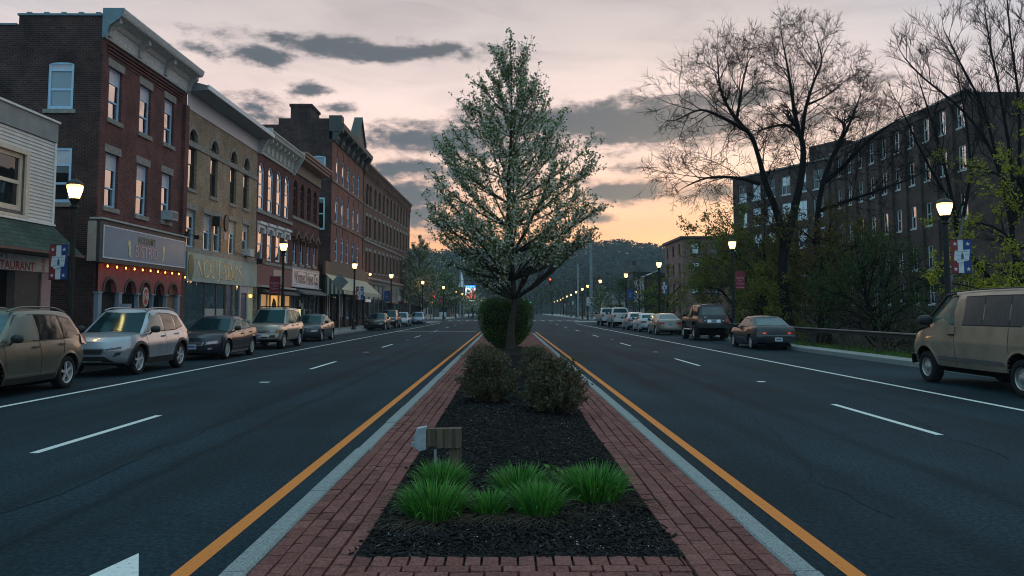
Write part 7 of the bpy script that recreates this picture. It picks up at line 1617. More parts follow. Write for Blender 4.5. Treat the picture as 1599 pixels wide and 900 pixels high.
    # the light hangs inside its lantern; the lantern glass lets it out
FRED = mat('banner_red', (.20,.025,.03), .8, var=.15, scale=4); FWHT = mat('banner_white', (.52,.56,.60), .8, var=.08); FBLU = mat('banner_blue', (.02,.05,.19), .8, var=.15, scale=4); FSOFT = mat('banner_emblem_grey', (.25,.31,.36), .8); FMAR = mat('banner_maroon', (.20,.02,.035), .8, var=.15, scale=4); FDARK = mat('banner_ink', (.05,.09,.12), .8)
def star(c, r): return [(c[0]+(r if k % 2 == 0 else r*.4)*math.sin(k*math.pi/5), c[1]+(r if k % 2 == 0 else r*.4)*math.cos(k*math.pi/5)) for k in range(10)]
def banner(x, y, z, side, label, kind='town', w=.60, h=.98, group='banners on the lamp posts'):
    """cloth hung beside the post between two rods; side = -1 left, +1 right of the post"""
    x0 = x+side*.12 if side > 0 else x-.12-w; r = empty('banner', (x0+w/2,y,z), label, 'banner', group); fr = Fr((x0,y,z),(1,0,0),(0,-1,0))
    n = 8
    def cloth(nm, m, u0, u1, d=0, par=r):
        b = MB(); b.grid(lambda a,t: fr.p(u0+(u1-u0)*a, h*t, d+.018*math.sin((u0+(u1-u0)*a)/w*5+t*2)*(.3+.7*math.sin(t*3.14))), n, 6); return b.build(nm, m, par)
    b = MB(); [b.tube([(x,y,zz),(x0+(w if side > 0 else 0),y,zz)], .011, 5) for zz in (z+h,z)]; b.build('rods', LAMPBLK, r)
    if kind == 'town':
        cloth('red_cloth', FRED, 0, w*.36); cloth('white_cloth', FWHT, w*.36, w*.62); cloth('blue_cloth', FBLU, w*.62, w)
        b = MB()
        for c in ((w*.2,h*.86),(w*.81,h*.86),(w*.2,h*.12),(w*.81,h*.12)): b.fplate(fr, star(c, w*.11), .022, .026)
        b.build('stars', FWHT, r)
        b = MB(); b.fplate(fr, [(w*.18,h*.66),(w*.90,h*.70),(w*.84,h*.38),(w*.30,h*.30),(w*.26,h*.36),(w*.12,h*.38)], .027, .031); e = b.build('emblem_panel', FWHT, r)
        b = MB(); b.fplate(fr, [(w*.46,h*.42),(w*.60,h*.42),(w*.59,h*.54),(w*.565,h*.57),(w*.53,h*.62),(w*.495,h*.57),(w*.47,h*.54)], .032, .034); b.build('tower', FDARK, e)
        b = MB()
        for a0,a1,zz in ((.24,.82,.63),(.22,.42,.52),(.66,.84,.53),(.24,.80,.385)): b.fbox(fr, w*a0, w*a1, h*zz, h*zz+.02, .032, .034)
        b.build('small_print', FSOFT, e)
    elif kind == 'maroon':
        cloth('cloth', FMAR, 0, w)
        b = MB()
        for k, t in enumerate(('Building','Our','Future')): put_text(b, fr, w/2, h*(.63-.16*k), .026, t, .16, squeeze=.9)
        b.fbox(fr, w*.1, w*.9, h*.06, h*.085, .02, .024); b.build('lettering', mat('banner_pink', (.40,.26,.30), .8), r)
    else: 
        cloth('cloth', FBLU if kind == 'blue' else FMAR, 0, w)
        b = MB(); [b.fbox(fr, w*.3, w*.7, h*q, h*q+.05, .02, .024) for q in (.6,.45,.3)]; b.build('lettering', FSOFT, r)
TB = 'red, white and blue town banner with stars on the '
banner(-12.2,22.37,2.52,-1,TB+'lamp beside the restaurant',w=.52,h=.98); banner(12.6,22.72,2.72,1,TB+'lamp over the van'); banner(12.6,66,3.05,1,TB+'lamp above the silver tan saloon',w=.62,h=1.0); banner(-12.2,63.7,2.5,1,TB+'lamp by the cream awning',w=.62,h=1.05)
banner(-12.2,43.4,2.55,-1,'maroon banner with pale lettering on the lamp before the maroon fronts','maroon',w=.6,h=.95); banner(12.6,44.4,2.85,1,'maroon banner with pale lettering on the lamp beyond the old saloon','maroon',w=.55,h=1.0)
banner(-12.2,83.9,2.6,-1,'plain blue banner on the lamp before the brown brick block','blue',w=.6,h=1.1); banner(12.6,84.4,2.75,1,'plain blue banner on the lamp behind the pickups','blue',w=.6,h=1.15)
banner(12.6,124.9,2.9,1,'maroon banner beside the tall signal pole','maroonplain'); banner(14,162,2.9,1,'blue banner on the lamp left of the second signal pole','blue'); banner(15.2,190,2.9,1,'town banner on the first lamp past the fence','town'); banner(16,214,2.9,1,'maroon banner on the second lamp past the fence','maroonplain'); banner(17.3,246,2.9,1,'pale town banner on the third lamp past the fence','town')
banner(-10.6,132.8,2.8,-1,'red banner on the lamp right of the dense left tree','maroonplain')
# signals on a span wire
POLE = mat('signal_pole_grey', (.22,.27,.29), .55, .5, var=.15, scale=2)
def pole(x, y, h, r0, r1, label):
    r = empty('signal_pole', (x,y,SZ-.01), label, 'signal pole', 'tall steel poles at the crossing')
    b = MB(); b.tube([(x,y,.1),(x,y,h)], [r0,r1], 12); b.build('pole', POLE, r)
    b = MB(); b.box((x-.45,y-.45,.1),(x+.45,y+.45,.22)); b.lathe([(r0*1.7,.22),(r0*1.6,.3),(r0*1.02,.5)], (x,y,0), 12); b.build('base_plate', CONC, r)
    b = MB(); b.lathe([(r1*1.1,h),(r1*1.1,h+.06),(.02,h+.14)], (x,y,0), 12); b.build('cap', POLE, r)
pole(12.75,121,12.9,.26,.17,'tall grey steel signal pole beside the white pickups'); pole(14.2,160,10.8,.2,.14,'farther grey signal pole left of the no turn sign'); pole(-11.2,190,14.5,.2,.13,'pale steel pole behind the lit billboard'); pole(-9.4,172,8.0,.12,.09,'thin pale pole right of the lit billboard')
wr = MB()
def sag(a, b_, s, n=12): return [Vector(a).lerp(Vector(b_), i/n)-Vector((0,0,s*4*(i/n)*(1-i/n))) for i in range(n+1)]
w0 = wr; w0.tube(sag((-11.0,118,6.2),(12.75,121,6.6),.25), .03, 4); w0.tube(sag((12.75,121,6.5),(60,112,9.5),.8), .02, 4)
wr.thing('span_wire', BLACK, (12.75,121,6.5), 'thin dark span wire carrying the traffic signals across the road', 'wire')
ww_ = MB(); ww_.tube(sag((-40,150,9.5),(-11.2,190,13.2),.6), .025, 4); ww_.thing('overhead_wire', BLACK, (-40,150,9.5), 'dark overhead wire crossing before the hill on the left', 'wire')
SIGY = mat('signal_yellow', (.30,.16,.02), .6, var=.2)
def signal(px, py, Y, lit, label, back=SIGY):
    p = at(px,py,Y=Y); r = empty('traffic_signal', p-Vector((0,0,.55)), label, 'traffic light', 'traffic lights over the crossing'); x,y,z = p
    b = MB(); b.box((x-.19,y-.14,z-.52),(x+.19,y+.14,z+.52)); b.build('housing', back, r)
    b = MB(); b.box((x-.17,y-.16,z-.50),(x+.17,y-.142,z+.50)); b.build('face', BLACK, r)
    for k, zz in enumerate((.33,0,-.33)):
        b = MB(); f = Fr((x,y-.17,z+zz),(1,0,0),(0,-1,0)); b.fplate(f, [(.125*math.cos(q*math.pi/6),.125*math.sin(q*math.pi/6)) for q in range(12)], .0, .02)
        on = k == lit; b.build('lens', (lamp_mat('signal_red',(1,.03,.01),9) if k == 0 else lamp_mat('signal_green',(.02,.9,.35),3)) if on else mat('lens_dark',(.03,.02,.015),.3), r)
        v = MB(); n = 10; v.add([(x+.14*math.cos(math.pi*i/n), y-.16, z+zz+.14*math.sin(math.pi*i/n)) for i in range(n+1)]+[(x+.14*math.cos(math.pi*i/n), y-.30, z+zz+.14*math.sin(math.pi*i/n)) for i in range(n+1)], [(i,i+1,n+2+i,n+1+i) for i in range(n)]); v.build('visor', BLACK, r)
    b = MB(); b.tube([(x,y,z+.52),(x,y,z+.75)], .025, 5); b.build('hanger', BLACK, r)
signal(859,440,120,0,'yellow traffic light showing red, hung right of the pear trunk'); signal(816,434,119.6,0,'traffic light showing red, seen through the pear tree branches'); signal(743,435,119.3,None,'dark traffic light seen from behind, left of the pear tree',BLACK); signal(828,471,300,2,'distant traffic light showing green beside the clipped bush',BLACK)
# signs
def sign_post(x, y, h, label, cat, cb, name='road_sign'):
    r = empty(name, (x,y,SZ-.01), label, cat); b = MB(); b.tube([(x,y,.1),(x,y,h)], .035, 6); b.build('post', POLE, r); cb(r); return r
SGNW = mat('sign_white', (.48,.52,.55), .5, var=.06)
def nt_(r):
    b = MB(); f = Fr((11.9,113.9,2.35),(1,0,0),(0,-1,0)); b.fbox(f, -.56, .56, 0, 1.15, -.02, .02); p = b.build('panel', SGNW, r)
    b = MB(); put_text(b, f, 0, .93, .024, 'NO', .36, bold=.012); put_text(b, f, 0, .58, .024, 'TURN', .34, bold=.012, squeeze=.9); put_text(b, f, 0, .24, .024, 'ON RED', .30, bold=.01, squeeze=.8); b.build('lettering', BLACK, p)
sign_post(11.9,114,3.6,'white NO TURN ON RED sign on a thin post','road sign',nt_)
def dia(r):
    b = MB(); f = Fr((-11.95,56.95,3.05),(1,0,0),(0,-1,0)); b.fplate(f, [(-.62,.62),(0,0),(.62,.62),(0,1.24)], -.015, .015); b.build('panel', mat('sign_back_grey',(.15,.19,.21),.5,.4,var=.15,scale=2), r)
sign_post(-11.95,57,4.2,'grey diamond road sign seen from its back before the awning','road sign',dia)
def brd_(r):
    b = MB(); x0, z0, z1 = at(727,466,Y=170), None, None; a = at(726.5,466,Y=170); c = at(742.5,446,Y=170)
    b.box((a.x-.15,170.05,a.z-.2),(c.x+.15,170.6,c.z+.2)); b.build('cabinet', BLACK, r)
    f = Fr((a.x,170,a.z),(1,0,0),(0,-1,0)); w, h = c.x-a.x, c.z-a.z
    m, bs_ = new_mat('screen_picture'); N, L = nt(m); tc = N.new('ShaderNodeTexCoord'); n = N.new('ShaderNodeTexNoise'); n.inputs['Scale'].default_value = 1.3; n.inputs['Detail'].default_value = 3; L.new(tc.outputs['Object'], n.inputs['Vector'])
    rp = N.new('ShaderNodeValToRGB'); rp.color_ramp.interpolation = 'CONSTANT'; e = rp.color_ramp.elements; e[0].color = (.35,.6,.7,1); e[1].position = .62; e[1].color = (.9,.25,.05,1); 
    for p_, c_ in ((.40,(.85,.8,.75,1)),(.48,(.75,.03,.03,1)),(.57,(.35,.01,.02,1))): q = e.new(p_); q.color = c_
    L.new(n.outputs['Fac'], rp.inputs[0]); L.new(rp.outputs[0], bs_.inputs['Emission Color']); bs_.inputs['Emission Strength'].default_value = 1.1; bs_.inputs['Base Color'].default_value = (.05,.05,.05,1)
    b = MB(); b.fbox(f, 0, w, 0, h*.80, .01, .04); b.build('screen', m, r)
    b = MB(); b.fbox(f, 0, w, h*.80+.01, h, .01, .04); b.build('blue_header', lamp_mat('screen_blue',(.04,.35,.95),.9), r)
    b = MB(); [b.fbox(f, w*q, w*q+w*.08, h*.84, h*.96, .041, .045) for q in (.1,.25,.45,.6,.78)]; b.build('header_marks', lamp_mat('screen_pale',(.5,.75,1),.8), r)
    b = MB(); b.fbox(f, -.2, w+.3, -.75, -.3, -.3, .0); b.build('lower_panel', mat('panel_dark',(.04,.045,.045),.6), r)
    b = MB(); b.fbox(f, .1, w, -.62, -.45, .002, .02); b.build('lit_strip', lamp_mat('strip_yellow',(.7,.7,.35),.6), r)
    b = MB(); b.tube([(a.x+w*.35,170.3,.1),(a.x+w*.35,170.3,a.z)], .12, 8); b.tube([(a.x+w*.8,170.3,.1),(a.x+w*.8,170.3,a.z)], .08, 8); b.build('posts', BLACK, r)
rb = empty('billboard', (-9.2,170.3,.1), 'lit red and blue advertising screen on posts past the left corner', 'billboard'); brd_(rb)
sg = empty('lawn_sign', (-11.3,140.5,.1), 'small pale blue sign board standing on the far left corner', 'sign'); b = MB(); b.box((-11.9,140.4,.5),(-10.7,140.48,1.35)); b.build('panel', SGNW, sg); b = MB(); [b.box((x,140.42,.1),(x+.06,140.47,.5)) for x in (-11.8,-10.9)]; b.build('legs', POLE, sg)
for k,(px,py,Y,col,nm,l) in enumerate(((672,468,128,(1,.45,.12),'shop_sign','glowing orange shop sign beneath the dense left tree'),(677.5,462,127,(.9,.08,.08),'shop_sign','glowing red upright shop sign beneath the dense left tree'))):
    p = at(px,py,Y=Y); b = MB(); b.box((p.x-.42+.2*k,p.y,p.z-.5),(p.x+.42-.2*k,p.y+.2,p.z+.5+.25*k)); s_ = b.thing(nm, lamp_mat('neon_%s'%('orange','red')[k],col,1.0), (p.x,p.y,p.z-.5), l, 'shop sign')
    b = MB(); b.tube([(p.x,p.y+.1,.1),(p.x,p.y+.1,p.z-.5)], .05, 6); b.build('post', BLACK, s_)
# timber and steel rails
RW = mat('rail_wood', (.035,.027,.022), .85, var=.4, scale=3, stretch=(4,.5,4), bump=.4); RT = mat('rail_top', (.12,.105,.10), .7, var=.2, scale=3)
gr = empty('guard_rail', (13.3,40,.1), 'dark timber guard rail with a pale top plank along the right sidewalk', 'guard rail')
b = MB(); b.box((13.24,18,.72),(13.36,97,.86)); b.build('rail', RW, gr); b = MB(); b.box((13.16,18,.863),(13.46,97,.90)); b.build('top_plank', RT, gr)
for k in range(26): b = MB(); b.box((13.365,19.5+3.1*k,-.3),(13.52,19.68+3.1*k,.85)); b.build('post', RW, gr)
fn = empty('guard_fence', (18,150,.1), 'tan three rail fence along the river side past the crossing', 'fence')
FT = mat('fence_tan', (.34,.27,.19), .7, var=.15, scale=2)
for z in (.45,.85,1.25): b = MB(); b.add([(14.6,128,z),(14.6,128,z+.16),(30,118,z),(30,118,z+.16),(14.6,128.1,z),(14.6,128.1,z+.16),(30,118.1,z),(30,118.1,z+.16)], [(0,2,3,1),(4,5,7,6),(1,3,7,5),(0,4,6,2)]); b.add([(14.6,128,z),(14.6,128,z+.16),(16.2,165,z),(16.2,165,z+.16)], [(0,2,3,1)]); b.build('rail', FT, fn)
for k in range(9): b = MB(); t = k/8; x, y = lerp(14.7,30,t), lerp(128.15,118.2,t); b.box((x-.09,y,-.2),(x+.09,y+.18,1.45)); b.build('post', RW, fn)
fg = empty('river_fence', (23,300,.1), 'dark fence following the lamps far down the right side', 'fence')
b = MB(); [b.tube([(16.4,165,z),(17.9,246,z),(21.4,384,z)], .06, 4) for z in (.5,1.0,1.4)]; b.build('rails', RW, fg); 
b = MB(); [b.box((lerp(16.4,17.9,k/27)-.06,165+3*k,-.1),(lerp(16.4,17.9,k/27)+.06,165.12+3*k,1.5)) for k in range(28)]; b.build('posts', RW, fg)
ls = MB(); ls.tube([(14.4,26.9,.0),(15.9,27.5,4.9)], .05, 6); ls.thing('leaning_pole', mat('pole_weathered', (.09,.085,.08), .8, var=.3), (14.4,26.9,0), 'thin grey pole leaning over the guard rail left of the van', 'pole')
tb = empty('utility_box', (-13.7,24.6,SZ), 'small blue grey meter box by the alley wall', 'utility box'); b = MB(); b.box((-14.0,28.9,1.1),(-13.7,29.2,1.9)); b.build('box', BPOST, tb); b = MB(); b.box((-13.9,28.95,.15),(-13.8,29.15,1.1)); b.build('stand', BLACK, tb)
# ------------------------------------------------------------------ street trees, bare trees, brush, hill
BARKD = mat('bark_dark', (.011,.010,.010), .95, var=.4, scale=7, stretch=(3,3,.6), bump=.5, bscale=18, spec=.05)
pear(-12.3,111.5,.1,12.2,[(.14,.2),(.2,1.6),(.3,2.6),(.42,3.1),(.55,2.9),(.68,2.3),(.78,1.5),(.9,.8),(1,.1)],4200,'dense grey green street tree at the end of the left row',71,leafs=7,size=.17,bl=.42,lo=.14,trunk=.22,group='leafy street trees on the left',name='street_tree')
pear(-11.2,143,.1,9.2,[(.14,.3),(.25,2.2),(.45,3.2),(.6,2.8),(.8,1.6),(1,.1)],2600,'pale leafy street tree right of the dense one',72,leafs=7,size=.20,bl=.22,lo=.18,trunk=.18,group='leafy street trees on the left',name='street_tree',nprim=36)
pear(-7.2,165,.1,6.2,[(.14,.3),(.3,2.6),(.55,3.1),(.8,1.8),(1,.1)],1500,'small white blossoming tree left of the clipped bush',73,leafs=6,size=.2,bl=.6,lo=.2,trunk=.14,nprim=26)
pear(12.2,104,.1,4.9,[(.2,.3),(.4,1.3),(.65,1.35),(.85,.8),(1,.1)],700,'small young leafy tree in front of the tall signal pole',74,leafs=6,size=.14,bl=.25,lo=.28,trunk=.07,nprim=22)
pear(2.6,330,-.1,5.5,[(.2,.4),(.5,1.4),(.8,.9),(1,.1)],260,'tiny pale tree far down the road, left of two',75,leafs=5,size=.4,bl=.4,lo=.2,trunk=.1,nprim=14,group='two tiny far trees',name='small_tree')
pear(6.6,330,-.1,6.5,[(.2,.4),(.5,1.5),(.8,.9),(1,.1)],300,'tiny pale tree far down the road, right of two',76,leafs=5,size=.4,bl=.4,lo=.2,trunk=.1,nprim=14,group='two tiny far trees',name='small_tree')
SPRING = island('spring_leaf', [(.06,.09,.012),(.11,.15,.018),(.16,.18,.025),(.08,.10,.014),(.21,.20,.03)], .7, .2, trans=.3)
RUST = island('rusty_young_leaf', [(.07,.06,.014),(.12,.085,.015),(.06,.075,.014),(.17,.10,.016),(.055,.05,.014)], .75, .2, trans=.3)
GREEN = island('willow_leaf', [(.02,.045,.012),(.035,.07,.015),(.05,.09,.02),(.025,.05,.012)], .75, .2, trans=.25)
YELL = island('maple_flower', [(.22,.25,.02),(.34,.32,.03),(.15,.19,.02),(.42,.36,.03)], .7, .2, trans=.35)
def at3(px, py, Y): return at(px, py, Y=Y)
def bare_tree(name, base, label, seed, limbs, depth=3, ln=2.6, rad=.05, leaf_m=None, leafs=0, lsize=.12, every=1, group=None, nch=(3,5), up=.12, spread=.75, cat='tree', lprob=1.0, lmax=1e9, tipmin=.008):
    """limbs = list of (points, r0, r1, side shoots, first share of the limb that stays clean)"""
    T = Tree(seed); r = T.r; root = empty(name, base, label, cat, group)
    for pts, r0, r1, ns, clean in limbs:
        lp, lr = T.limb(pts, r0, r1, 8); m = len(lp)-1
        for k in range(ns):
            t = clean+(1-clean)*(k+r.random())/ns; i = min(m-1, int(t*m)); loc = (lp[i+1]-lp[i]).normalized(); side = loc.cross(rdir(r))
            if side.length < .05: continue
            d = (loc*.75+side.normalized()*r.uniform(.5,1.0)+Vector((0,0,up*1.5))).normalized()
            T.grow(lp[i], d, ln*r.uniform(.7,1.25)*(1.1-.45*t), min(lr[i]*.6, rad), depth, up, spread, .17, nch, tipmin)
        T.grow(lp[-1], (lp[-1]-lp[-2]), ln*.5, lr[-1], depth, up, spread, .17, nch, tipmin)
    T.wood.build('trunk', BARKD, root)
    if leafs:
        lm = MB()
        for p, d in T.tips:
            if r.random() > lprob or p.z > lmax: continue
            for _ in range(leafs):
                l = lsize*r.uniform(.6,1.3); leaf(lm, p+rdir(r)*lsize*r.uniform(.2,1.6), l, l*.6, r)
        lm.build('crown', leaf_m, root)
    return root
P = at3
# the big many-stemmed bare tree
b0 = Vector((18.0,50,-1.4)); YY = 50
bare_tree('bare_tree', b0, 'big bare tree with two forking crowns, tallest before the mill wing', 101, [
  ([b0, P(1222,440,50), P(1224,380,50), P(1214,335,50), P(1195,285,50), P(1186,250,50), P(1172,212,49.5), P(1146,183,49)], .36, .09, 16, .25),
  ([P(1150,188,49), P(1133,160,49), P(1124,135,48.6), P(1121,100,48.3)], .13, .04, 9, .1),
  ([P(1150,188,49), P(1155,160,49.5), P(1160,130,50), P(1168,98,50.5)], .11, .035, 8, .1),
  ([P(1168,205,49.3), P(1130,185,48), P(1095,172,47), P(1062,185,46.2)], .14, .035, 10, .15),
  ([P(1185,287,50), P(1150,278,49), P(1105,278,48), P(1070,292,47)], .15, .03, 9, .25),
  ([P(1224,390,50), P(1240,330,51), P(1252,270,51.5), P(1254,230,52), P(1247,205,52)], .30, .15, 9, .45),
  ([P(1247,208,52), P(1240,170,52), P(1234,130,52.3), P(1228,95,52.5), P(1222,66,52.6)], .18, .035, 13, .12),
  ([P(1252,212,52), P(1258,170,52.5), P(1270,130,53), P(1283,95,53.5), P(1276,62,53.8)], .16, .03, 13, .12),
  ([P(1258,165,52.6), P(1290,150,53.5), P(1318,128,54)], .09, .03, 7, .1),
  ([P(1245,208,52), P(1228,196,51.5), P(1205,198,50.8), P(1190,203,50)], .13, .05, 4, .3),
  ], depth=3, ln=2.6, rad=.036, nch=(3,5), up=.05, spread=.9, tipmin=.013)
b1 = Vector((21.5,53,-1.6))
bare_tree('bare_tree', b1, 'bare tree leaning right before the long mill, thick forked limbs', 102, [
  ([b1, P(1280,430,53), P(1276,350,53), P(1284,290,53), P(1298,250,53), P(1315,212,53)], .27, .11, 8, .5),
  ([P(1286,285,53), P(1315,262,52.5), P(1340,235,52), P(1375,205,51.5), P(1402,188,51)], .2, .05, 12, .2),
  ([P(1300,246,53), P(1318,212,53.4), P(1332,180,53.8), P(1343,150,54)], .14, .04, 10, .2),
  ([P(1278,330,53), P(1320,315,52), P(1365,300,51), P(1425,278,50)], .16, .04, 10, .25),
  ([P(1277,370,53), P(1320,385,52), P(1365,405,51), P(1405,412,50)], .14, .04, 8, .3)], depth=3, ln=2.5, rad=.034, nch=(3,5), up=.05, spread=.9, tipmin=.013)
# the fan of bare poles at the right edge
b2 = Vector((31.0,46,-2)); 
bare_tree('bare_tree', b2, 'fan shaped bare tree rising over the mill at the right edge', 103, [
  ([b2, P(1590,420,46), P(1575,330,46), P(1550,240,45.5), P(1505,175,45), P(1440,120,44.5), P(1412,90,44)], .18, .03, 16, .35),
  ([P(1582,360,46), P(1560,260,46), P(1535,170,46), P(1500,100,46), P(1478,55,46)], .13, .03, 16, .35),
  ([P(1584,350,46), P(1578,250,46.5), P(1562,150,47), P(1548,80,47), P(1538,20,47)], .13, .03, 16, .35),
  ([P(1588,340,46), P(1592,240,46), P(1590,150,46), P(1578,60,46), P(1572,-10,46)], .13, .03, 16, .3),
  ([P(1588,330,46), P(1610,220,45), P(1622,120,45), P(1618,30,45), P(1612,-30,45)], .13, .03, 16, .3),
  ([P(1586,345,46), P(1640,230,45), P(1680,120,45), P(1700,30,45)], .13, .03, 12, .3)], depth=2, ln=2.4, rad=.03, nch=(4,6), up=.16, spread=.7, tipmin=.013)
b2b = Vector((27.5,38,-1.8))
bare_tree('bare_tree', b2b, 'slender bare tree standing between the lamp and the mill corner', 104, [
  ([b2b, P(1515,400,38), P(1490,330,38), P(1468,290,38), P(1440,240,37.5), P(1405,165,37)], .14, .03, 12, .3),
  ([P(1492,335,38), P(1475,260,38), P(1455,190,38), P(1436,130,38)], .1, .025, 10, .3),
  ([P(1500,360,38), P(1515,270,38.5), P(1508,190,39), P(1494,110,39)], .1, .025, 10, .3)], depth=2, ln=1.7, rad=.025, up=.2, spread=.6, tipmin=.009)
bo = Vector((33.5,30,8))
# leafy spring trees
def leafy(name, x, y, z0, H, W_, label, seed, m, leafs, ls, nl=7, depth=3, ln=1.6, lp=1.0, group=None, tr=.14, lean=0, multi=1):
    r = random.Random(seed); limbs = []; O = Vector((x,y,z0))
    for q in range(multi):
        o = O+Vector((r.uniform(-.4,.4), r.uniform(-.3,.3), 0))*(multi > 1); tp = O+Vector((lean+r.uniform(-.25,.25)*W_*(multi > 1), r.uniform(-.3,.3), H*r.uniform(.82,1)))
        limbs.append(([o, o.lerp(tp,.3)+rdir(r)*.15, o.lerp(tp,.65)+rdir(r)*.25, tp], tr, .03, 8, .2))
        for k in range(nl):
            a = k*2.4+r.uniform(-.4,.4); t = .15+.6*k/nl; b = o.lerp(tp,t); e = b+Vector((math.cos(a)*W_*.5*r.uniform(.7,1.05), math.sin(a)*W_*.5*r.uniform(.7,1.05), H*r.uniform(.08,.28)))
            limbs.append(([b, b.lerp(e,.5)+Vector((0,0,.05*H)), e], tr*.45, .02, 5, .25))
    return bare_tree(name, (x,y,z0), label, seed, limbs, depth=depth, ln=ln, rad=.03, leaf_m=m, leafs=leafs, lsize=ls, group=group, nch=(2,4), lprob=lp, tipmin=.006)
leafy('leafy_tree', 17.2, 62.5, -1.2, 10.0, 6.2, 'yellow green spring tree before the pink brick building', 111, SPRING, 4, .19, nl=13, depth=2, ln=1.6, multi=2)
leafy('leafy_tree', 18.3, 56, -1.2, 9.4, 5.0, 'thin leaved tree between the pink building and the big bare tree', 112, RUST, 3, .17, nl=8, depth=2, ln=1.5, lp=.8)
leafy('leafy_tree', 20.2, 51.5, -1.4, 9.4, 6.5, 'rusty green young tree tangled round the big bare trunk', 113, RUST, 3, .18, nl=13, depth=2, ln=1.6, multi=2, lp=.9)
leafy('leafy_tree', 16.6, 51, -1.0, 5.2, 3.6, 'low bright green tree behind the black off-roader', 114, SPRING, 4, .15, nl=9, depth=2, ln=1.2)
leafy('willow_bush', 19.0, 41, -1.6, 6.4, 5.2, 'green willow bush before the long mill, left of the leaning pole', 115, GREEN, 2, .12, nl=8, depth=2, ln=1.5, multi=3, tr=.08)
leafy('maple_tree', 23.2, 35, -1.6, 12.2, 6.0, 'maple with bright yellow green flower tufts at the right edge', 116, YELL, 8, .13, nl=16, depth=2, ln=1.5, lp=.26, tr=.16)
leafy('leafy_bush', 19.6, 30.5, -1.3, 5.2, 4.6, 'yellow flowering bush right behind the beige van', 117, YELL, 8, .12, nl=11, depth=2, ln=1.1, lp=.34, tr=.06, multi=2)
leafy('leafy_tree', 24.5, 70, -1.6, 8.5, 6, 'dark green tree against the foot of the mill wing', 118, RUST, 3, .2, nl=12, depth=2, ln=1.6, lp=.8)
leafy('leafy_tree', 15.8, 78, -1, 6.4, 4.6, 'small yellow green tree behind the white saloon', 119, SPRING, 3, .16, nl=7, depth=2, ln=1.2, lp=.8)
leafy('leafy_tree', 16.2, 98, -.5, 7.0, 5, 'bushy spring tree before the gabled brick house', 120, GREEN, 2, .2, nl=7, depth=2, ln=1.4, lp=.9)
# undergrowth on the bank, and its grass
ug = MB(); ul = MB(); r = random.Random(200)
def bankz(x): return interp(list(zip(gx, gz)), x)
for k in range(4000):
    y = 19+r.random()**1.2*84; x = 14.1+r.random()**1.3*20; z = bankz(x)-.1; h = r.uniform(.6,2.1)*(.35 if x < 15.2 else 1.15)
    p = Vector((x,y,z)); d = (Vector((0,0,1))+rdir(r)*.7).normalized(); q = p+d*h*.5; e = q+(d+rdir(r)*.6).normalized()*h*.5
    ug.tube([p,q,e], [.016,.011,.005], 3, caps=False)
    for _ in range(2): a = p.lerp(e, r.uniform(.3,.9)); ug.tube([a, a+(rdir(r)+Vector((0,0,.4)))*.4*h*.6], [.007,.004], 3, caps=False)
    if r.random() < .5:
        for _ in range(5): leaf(ul, p.lerp(e, r.uniform(.3,1))+rdir(r)*.2, r.uniform(.08,.16), .07, r)
tag(ug.build('undergrowth', mat('brush_twigs', (.035,.028,.022), .95, var=.4, scale=4, spec=.05)), 'tangle of dark leafless brush on the bank behind the guard rail', 'undergrowth', kind='stuff')
tag(ul.build('brush_leaves', RUST), 'sparse young leaves through the brush on the bank', 'undergrowth', kind='stuff')
gv = MB()
gv.add([(12.85,18,.12),(14.3,18,.10),(12.85,100,.12),(14.3,100,.10)], [(0,1,3,2)]); structure('grass_verge', gv, GRASS)
gb = MB()
for k in range(9000):
    y = 19+r.random()**1.5*60; x = r.uniform(12.9,14.6); z = .09 if x < 14.2 else -.02; h = r.uniform(.06,.2); a = r.uniform(0,6.28); w = .012
    p = Vector((x,y,z)); s = Vector((math.cos(a)*w, math.sin(a)*w, 0)); t = p+Vector((r.uniform(-.07,.07), r.uniform(-.07,.07), h)); gb.add([p-s,p+s,t], [(0,1,2)])
tag(gb.build('verge_grass', island('verge_blade', [(.04,.09,.012),(.07,.14,.02),(.05,.10,.015),(.09,.15,.03)], .8, .2, trans=.3)), 'bright green grass under the guard rail', 'grass', kind='stuff')
# ---------------- wooded hill
def hillz(x, y):
    rg = interp([(-900,55),(-300,47),(-120,45),(-60,43),(0,46),(60,49),(100,51),(140,46),(170,39),(260,31),(900,45)], x*700/max(300,y)) 
    t = sm((y-330)/(700-330)); return -.4+rg*t*(1+.04*mnoise.noise(Vector((x*.01,y*.01,3))))
hm = MB(); hm.grid(lambda a,b: (lambda x,y: (x,y,hillz(x,y)))(-600+1200*a, 325+425*b), 90, 30)
structure('hill', hm, mat('forest_floor', (.035,.042,.032), .95, var=.35, scale=.03, spec=.02))
fm = MB(); r = random.Random(9)
for k in range(5200):
    y = 340+r.random()**.75*375; x = (-.42+r.random()*.80)*y
    z = hillz(x,y); H = r.uniform(7,13); w = H*r.uniform(.28,.42); con = r.random() < (.08 if y < 640 else .16)
    n = 30 if not con else 26
    for j in range(n):
        d = rdir(r); 
        if con: t = r.random(); c = Vector((x,y,z))+Vector((d.x*w*.55*(1-t), d.y*w*.55*(1-t), H*(.15+.95*t))); s = w*.26*(1.1-t)
        else: c = Vector((x+d.x*w*.8, y+d.y*w*.8, z+H*.62+d.z*H*.33)); s = w*r.uniform(.12,.26)
        a = rdir(r)*s; b_ = a.cross(rdir(r)).normalized()*s if a.length > .01 else Vector((s,0,0)); fm.add([c-a,c-b_*.9,c+a*.9,c+b_], [(0,1,2,3)])
tag(fm.build('hillside_woods', island('hill_trees', [(.035,.045,.033),(.05,.052,.038),(.06,.058,.045),(.04,.055,.03),(.05,.045,.038)], .95, .05)), 'dark wooded hillside closing the street under the orange sky', 'woods', kind='stuff')
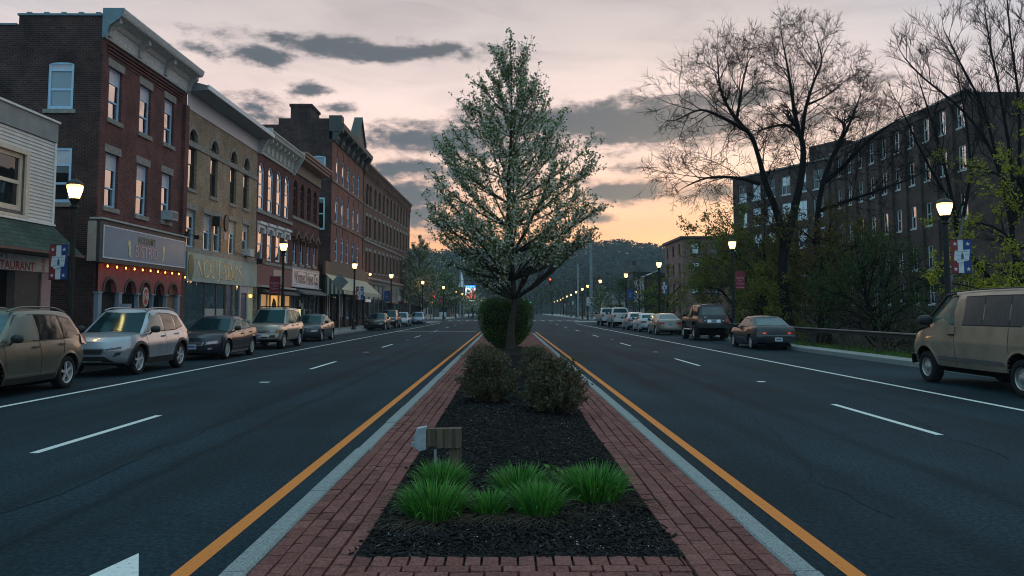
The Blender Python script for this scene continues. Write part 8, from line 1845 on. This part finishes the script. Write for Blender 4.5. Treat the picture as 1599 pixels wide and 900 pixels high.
# mid-distance trees beyond the crossing
MID = island('mid_trees', [(.05,.06,.035),(.065,.075,.04),(.08,.085,.045),(.05,.05,.038)], .9, .1)
r = random.Random(31)
for i, (px, Y, H, W_) in enumerate([(650,200,9,8),(668,230,10,9),(700,250,9,10),(770,280,8,10),(845,300,14,12),(862,260,13,10),(880,240,13,10),(902,220,12,9),(925,200,11,9),(945,190,10,8),(968,178,10,8),(985,172,9,7),(838,340,12,12),(912,280,16,12),(955,250,16,11),(1015,185,12,9)]):
    x = (px-792)/1244*Y; T = Tree(300+i); O = Vector((x,Y,-.2)); root = empty('leafy_tree', O, 'x', 'tree', 'hazy trees beyond the crossing')
    side = ('left of the pear tree' if px < 792 else 'right of the pear tree'); 
    root['label'] = 'hazy young leafed tree beyond the crossing, '+['behind the pale shop','above the low teal shop','left of the billboard posts','beside the distant grey store','behind the red signal','left of the far lamps','above the far lamps','behind the nearer signal pole','by the tan fence','behind the pickups','left of the blue banner','right of the blue banner','farthest down the road','tall, below the ridge','tall, left of the house','behind the gabled house'][i]
    tp, tr2 = T.limb([O, O+Vector((0,0,H*.4)), O+Vector((r.uniform(-.5,.5),0,H*.85))], .22, .05, 6)
    lm = MB()
    for k in range(10):
        a = k*2.4; b_ = O+Vector((0,0,H*r.uniform(.25,.6))); e = O+Vector((math.cos(a)*W_*.42, math.sin(a)*W_*.42, H*r.uniform(.5,.95))); T.limb([b_, b_.lerp(e,.5)+Vector((0,0,.3)), e], .08, .03, 4)
    for k in range(420):
        d = rdir(r); q = r.random()**.4; c = O+Vector((d.x*W_*.5*q, d.y*W_*.5*q, H*.58+d.z*H*.42*q)); l = r.uniform(.35,.7)
        if mnoise.noise(c*.6) < -.12: continue
        leaf(lm, c, l, l*.6, r)
    T.wood.build('trunk', BARKD, root); lm.build('crown', MID, root)

# ---------------- evening air
hz = MB(); hz.box((-620,-30,-4),(620,760,92))
HZ = bpy.data.materials.new('haze'); HZ.use_nodes = True; N, L = nt(HZ); N.remove(N['Principled BSDF'])
pv = N.new('ShaderNodeVolumePrincipled'); pv.inputs['Color'].default_value = (.62,.80,.92,1); pv.inputs['Density'].default_value = .0003; pv.inputs['Anisotropy'].default_value = .0
L.new(pv.outputs[0], N['Material Output'].inputs['Volume'])
tag(hz.build('haze', HZ), 'thin blue evening haze over the street and the wooded hill', 'haze', kind='stuff')
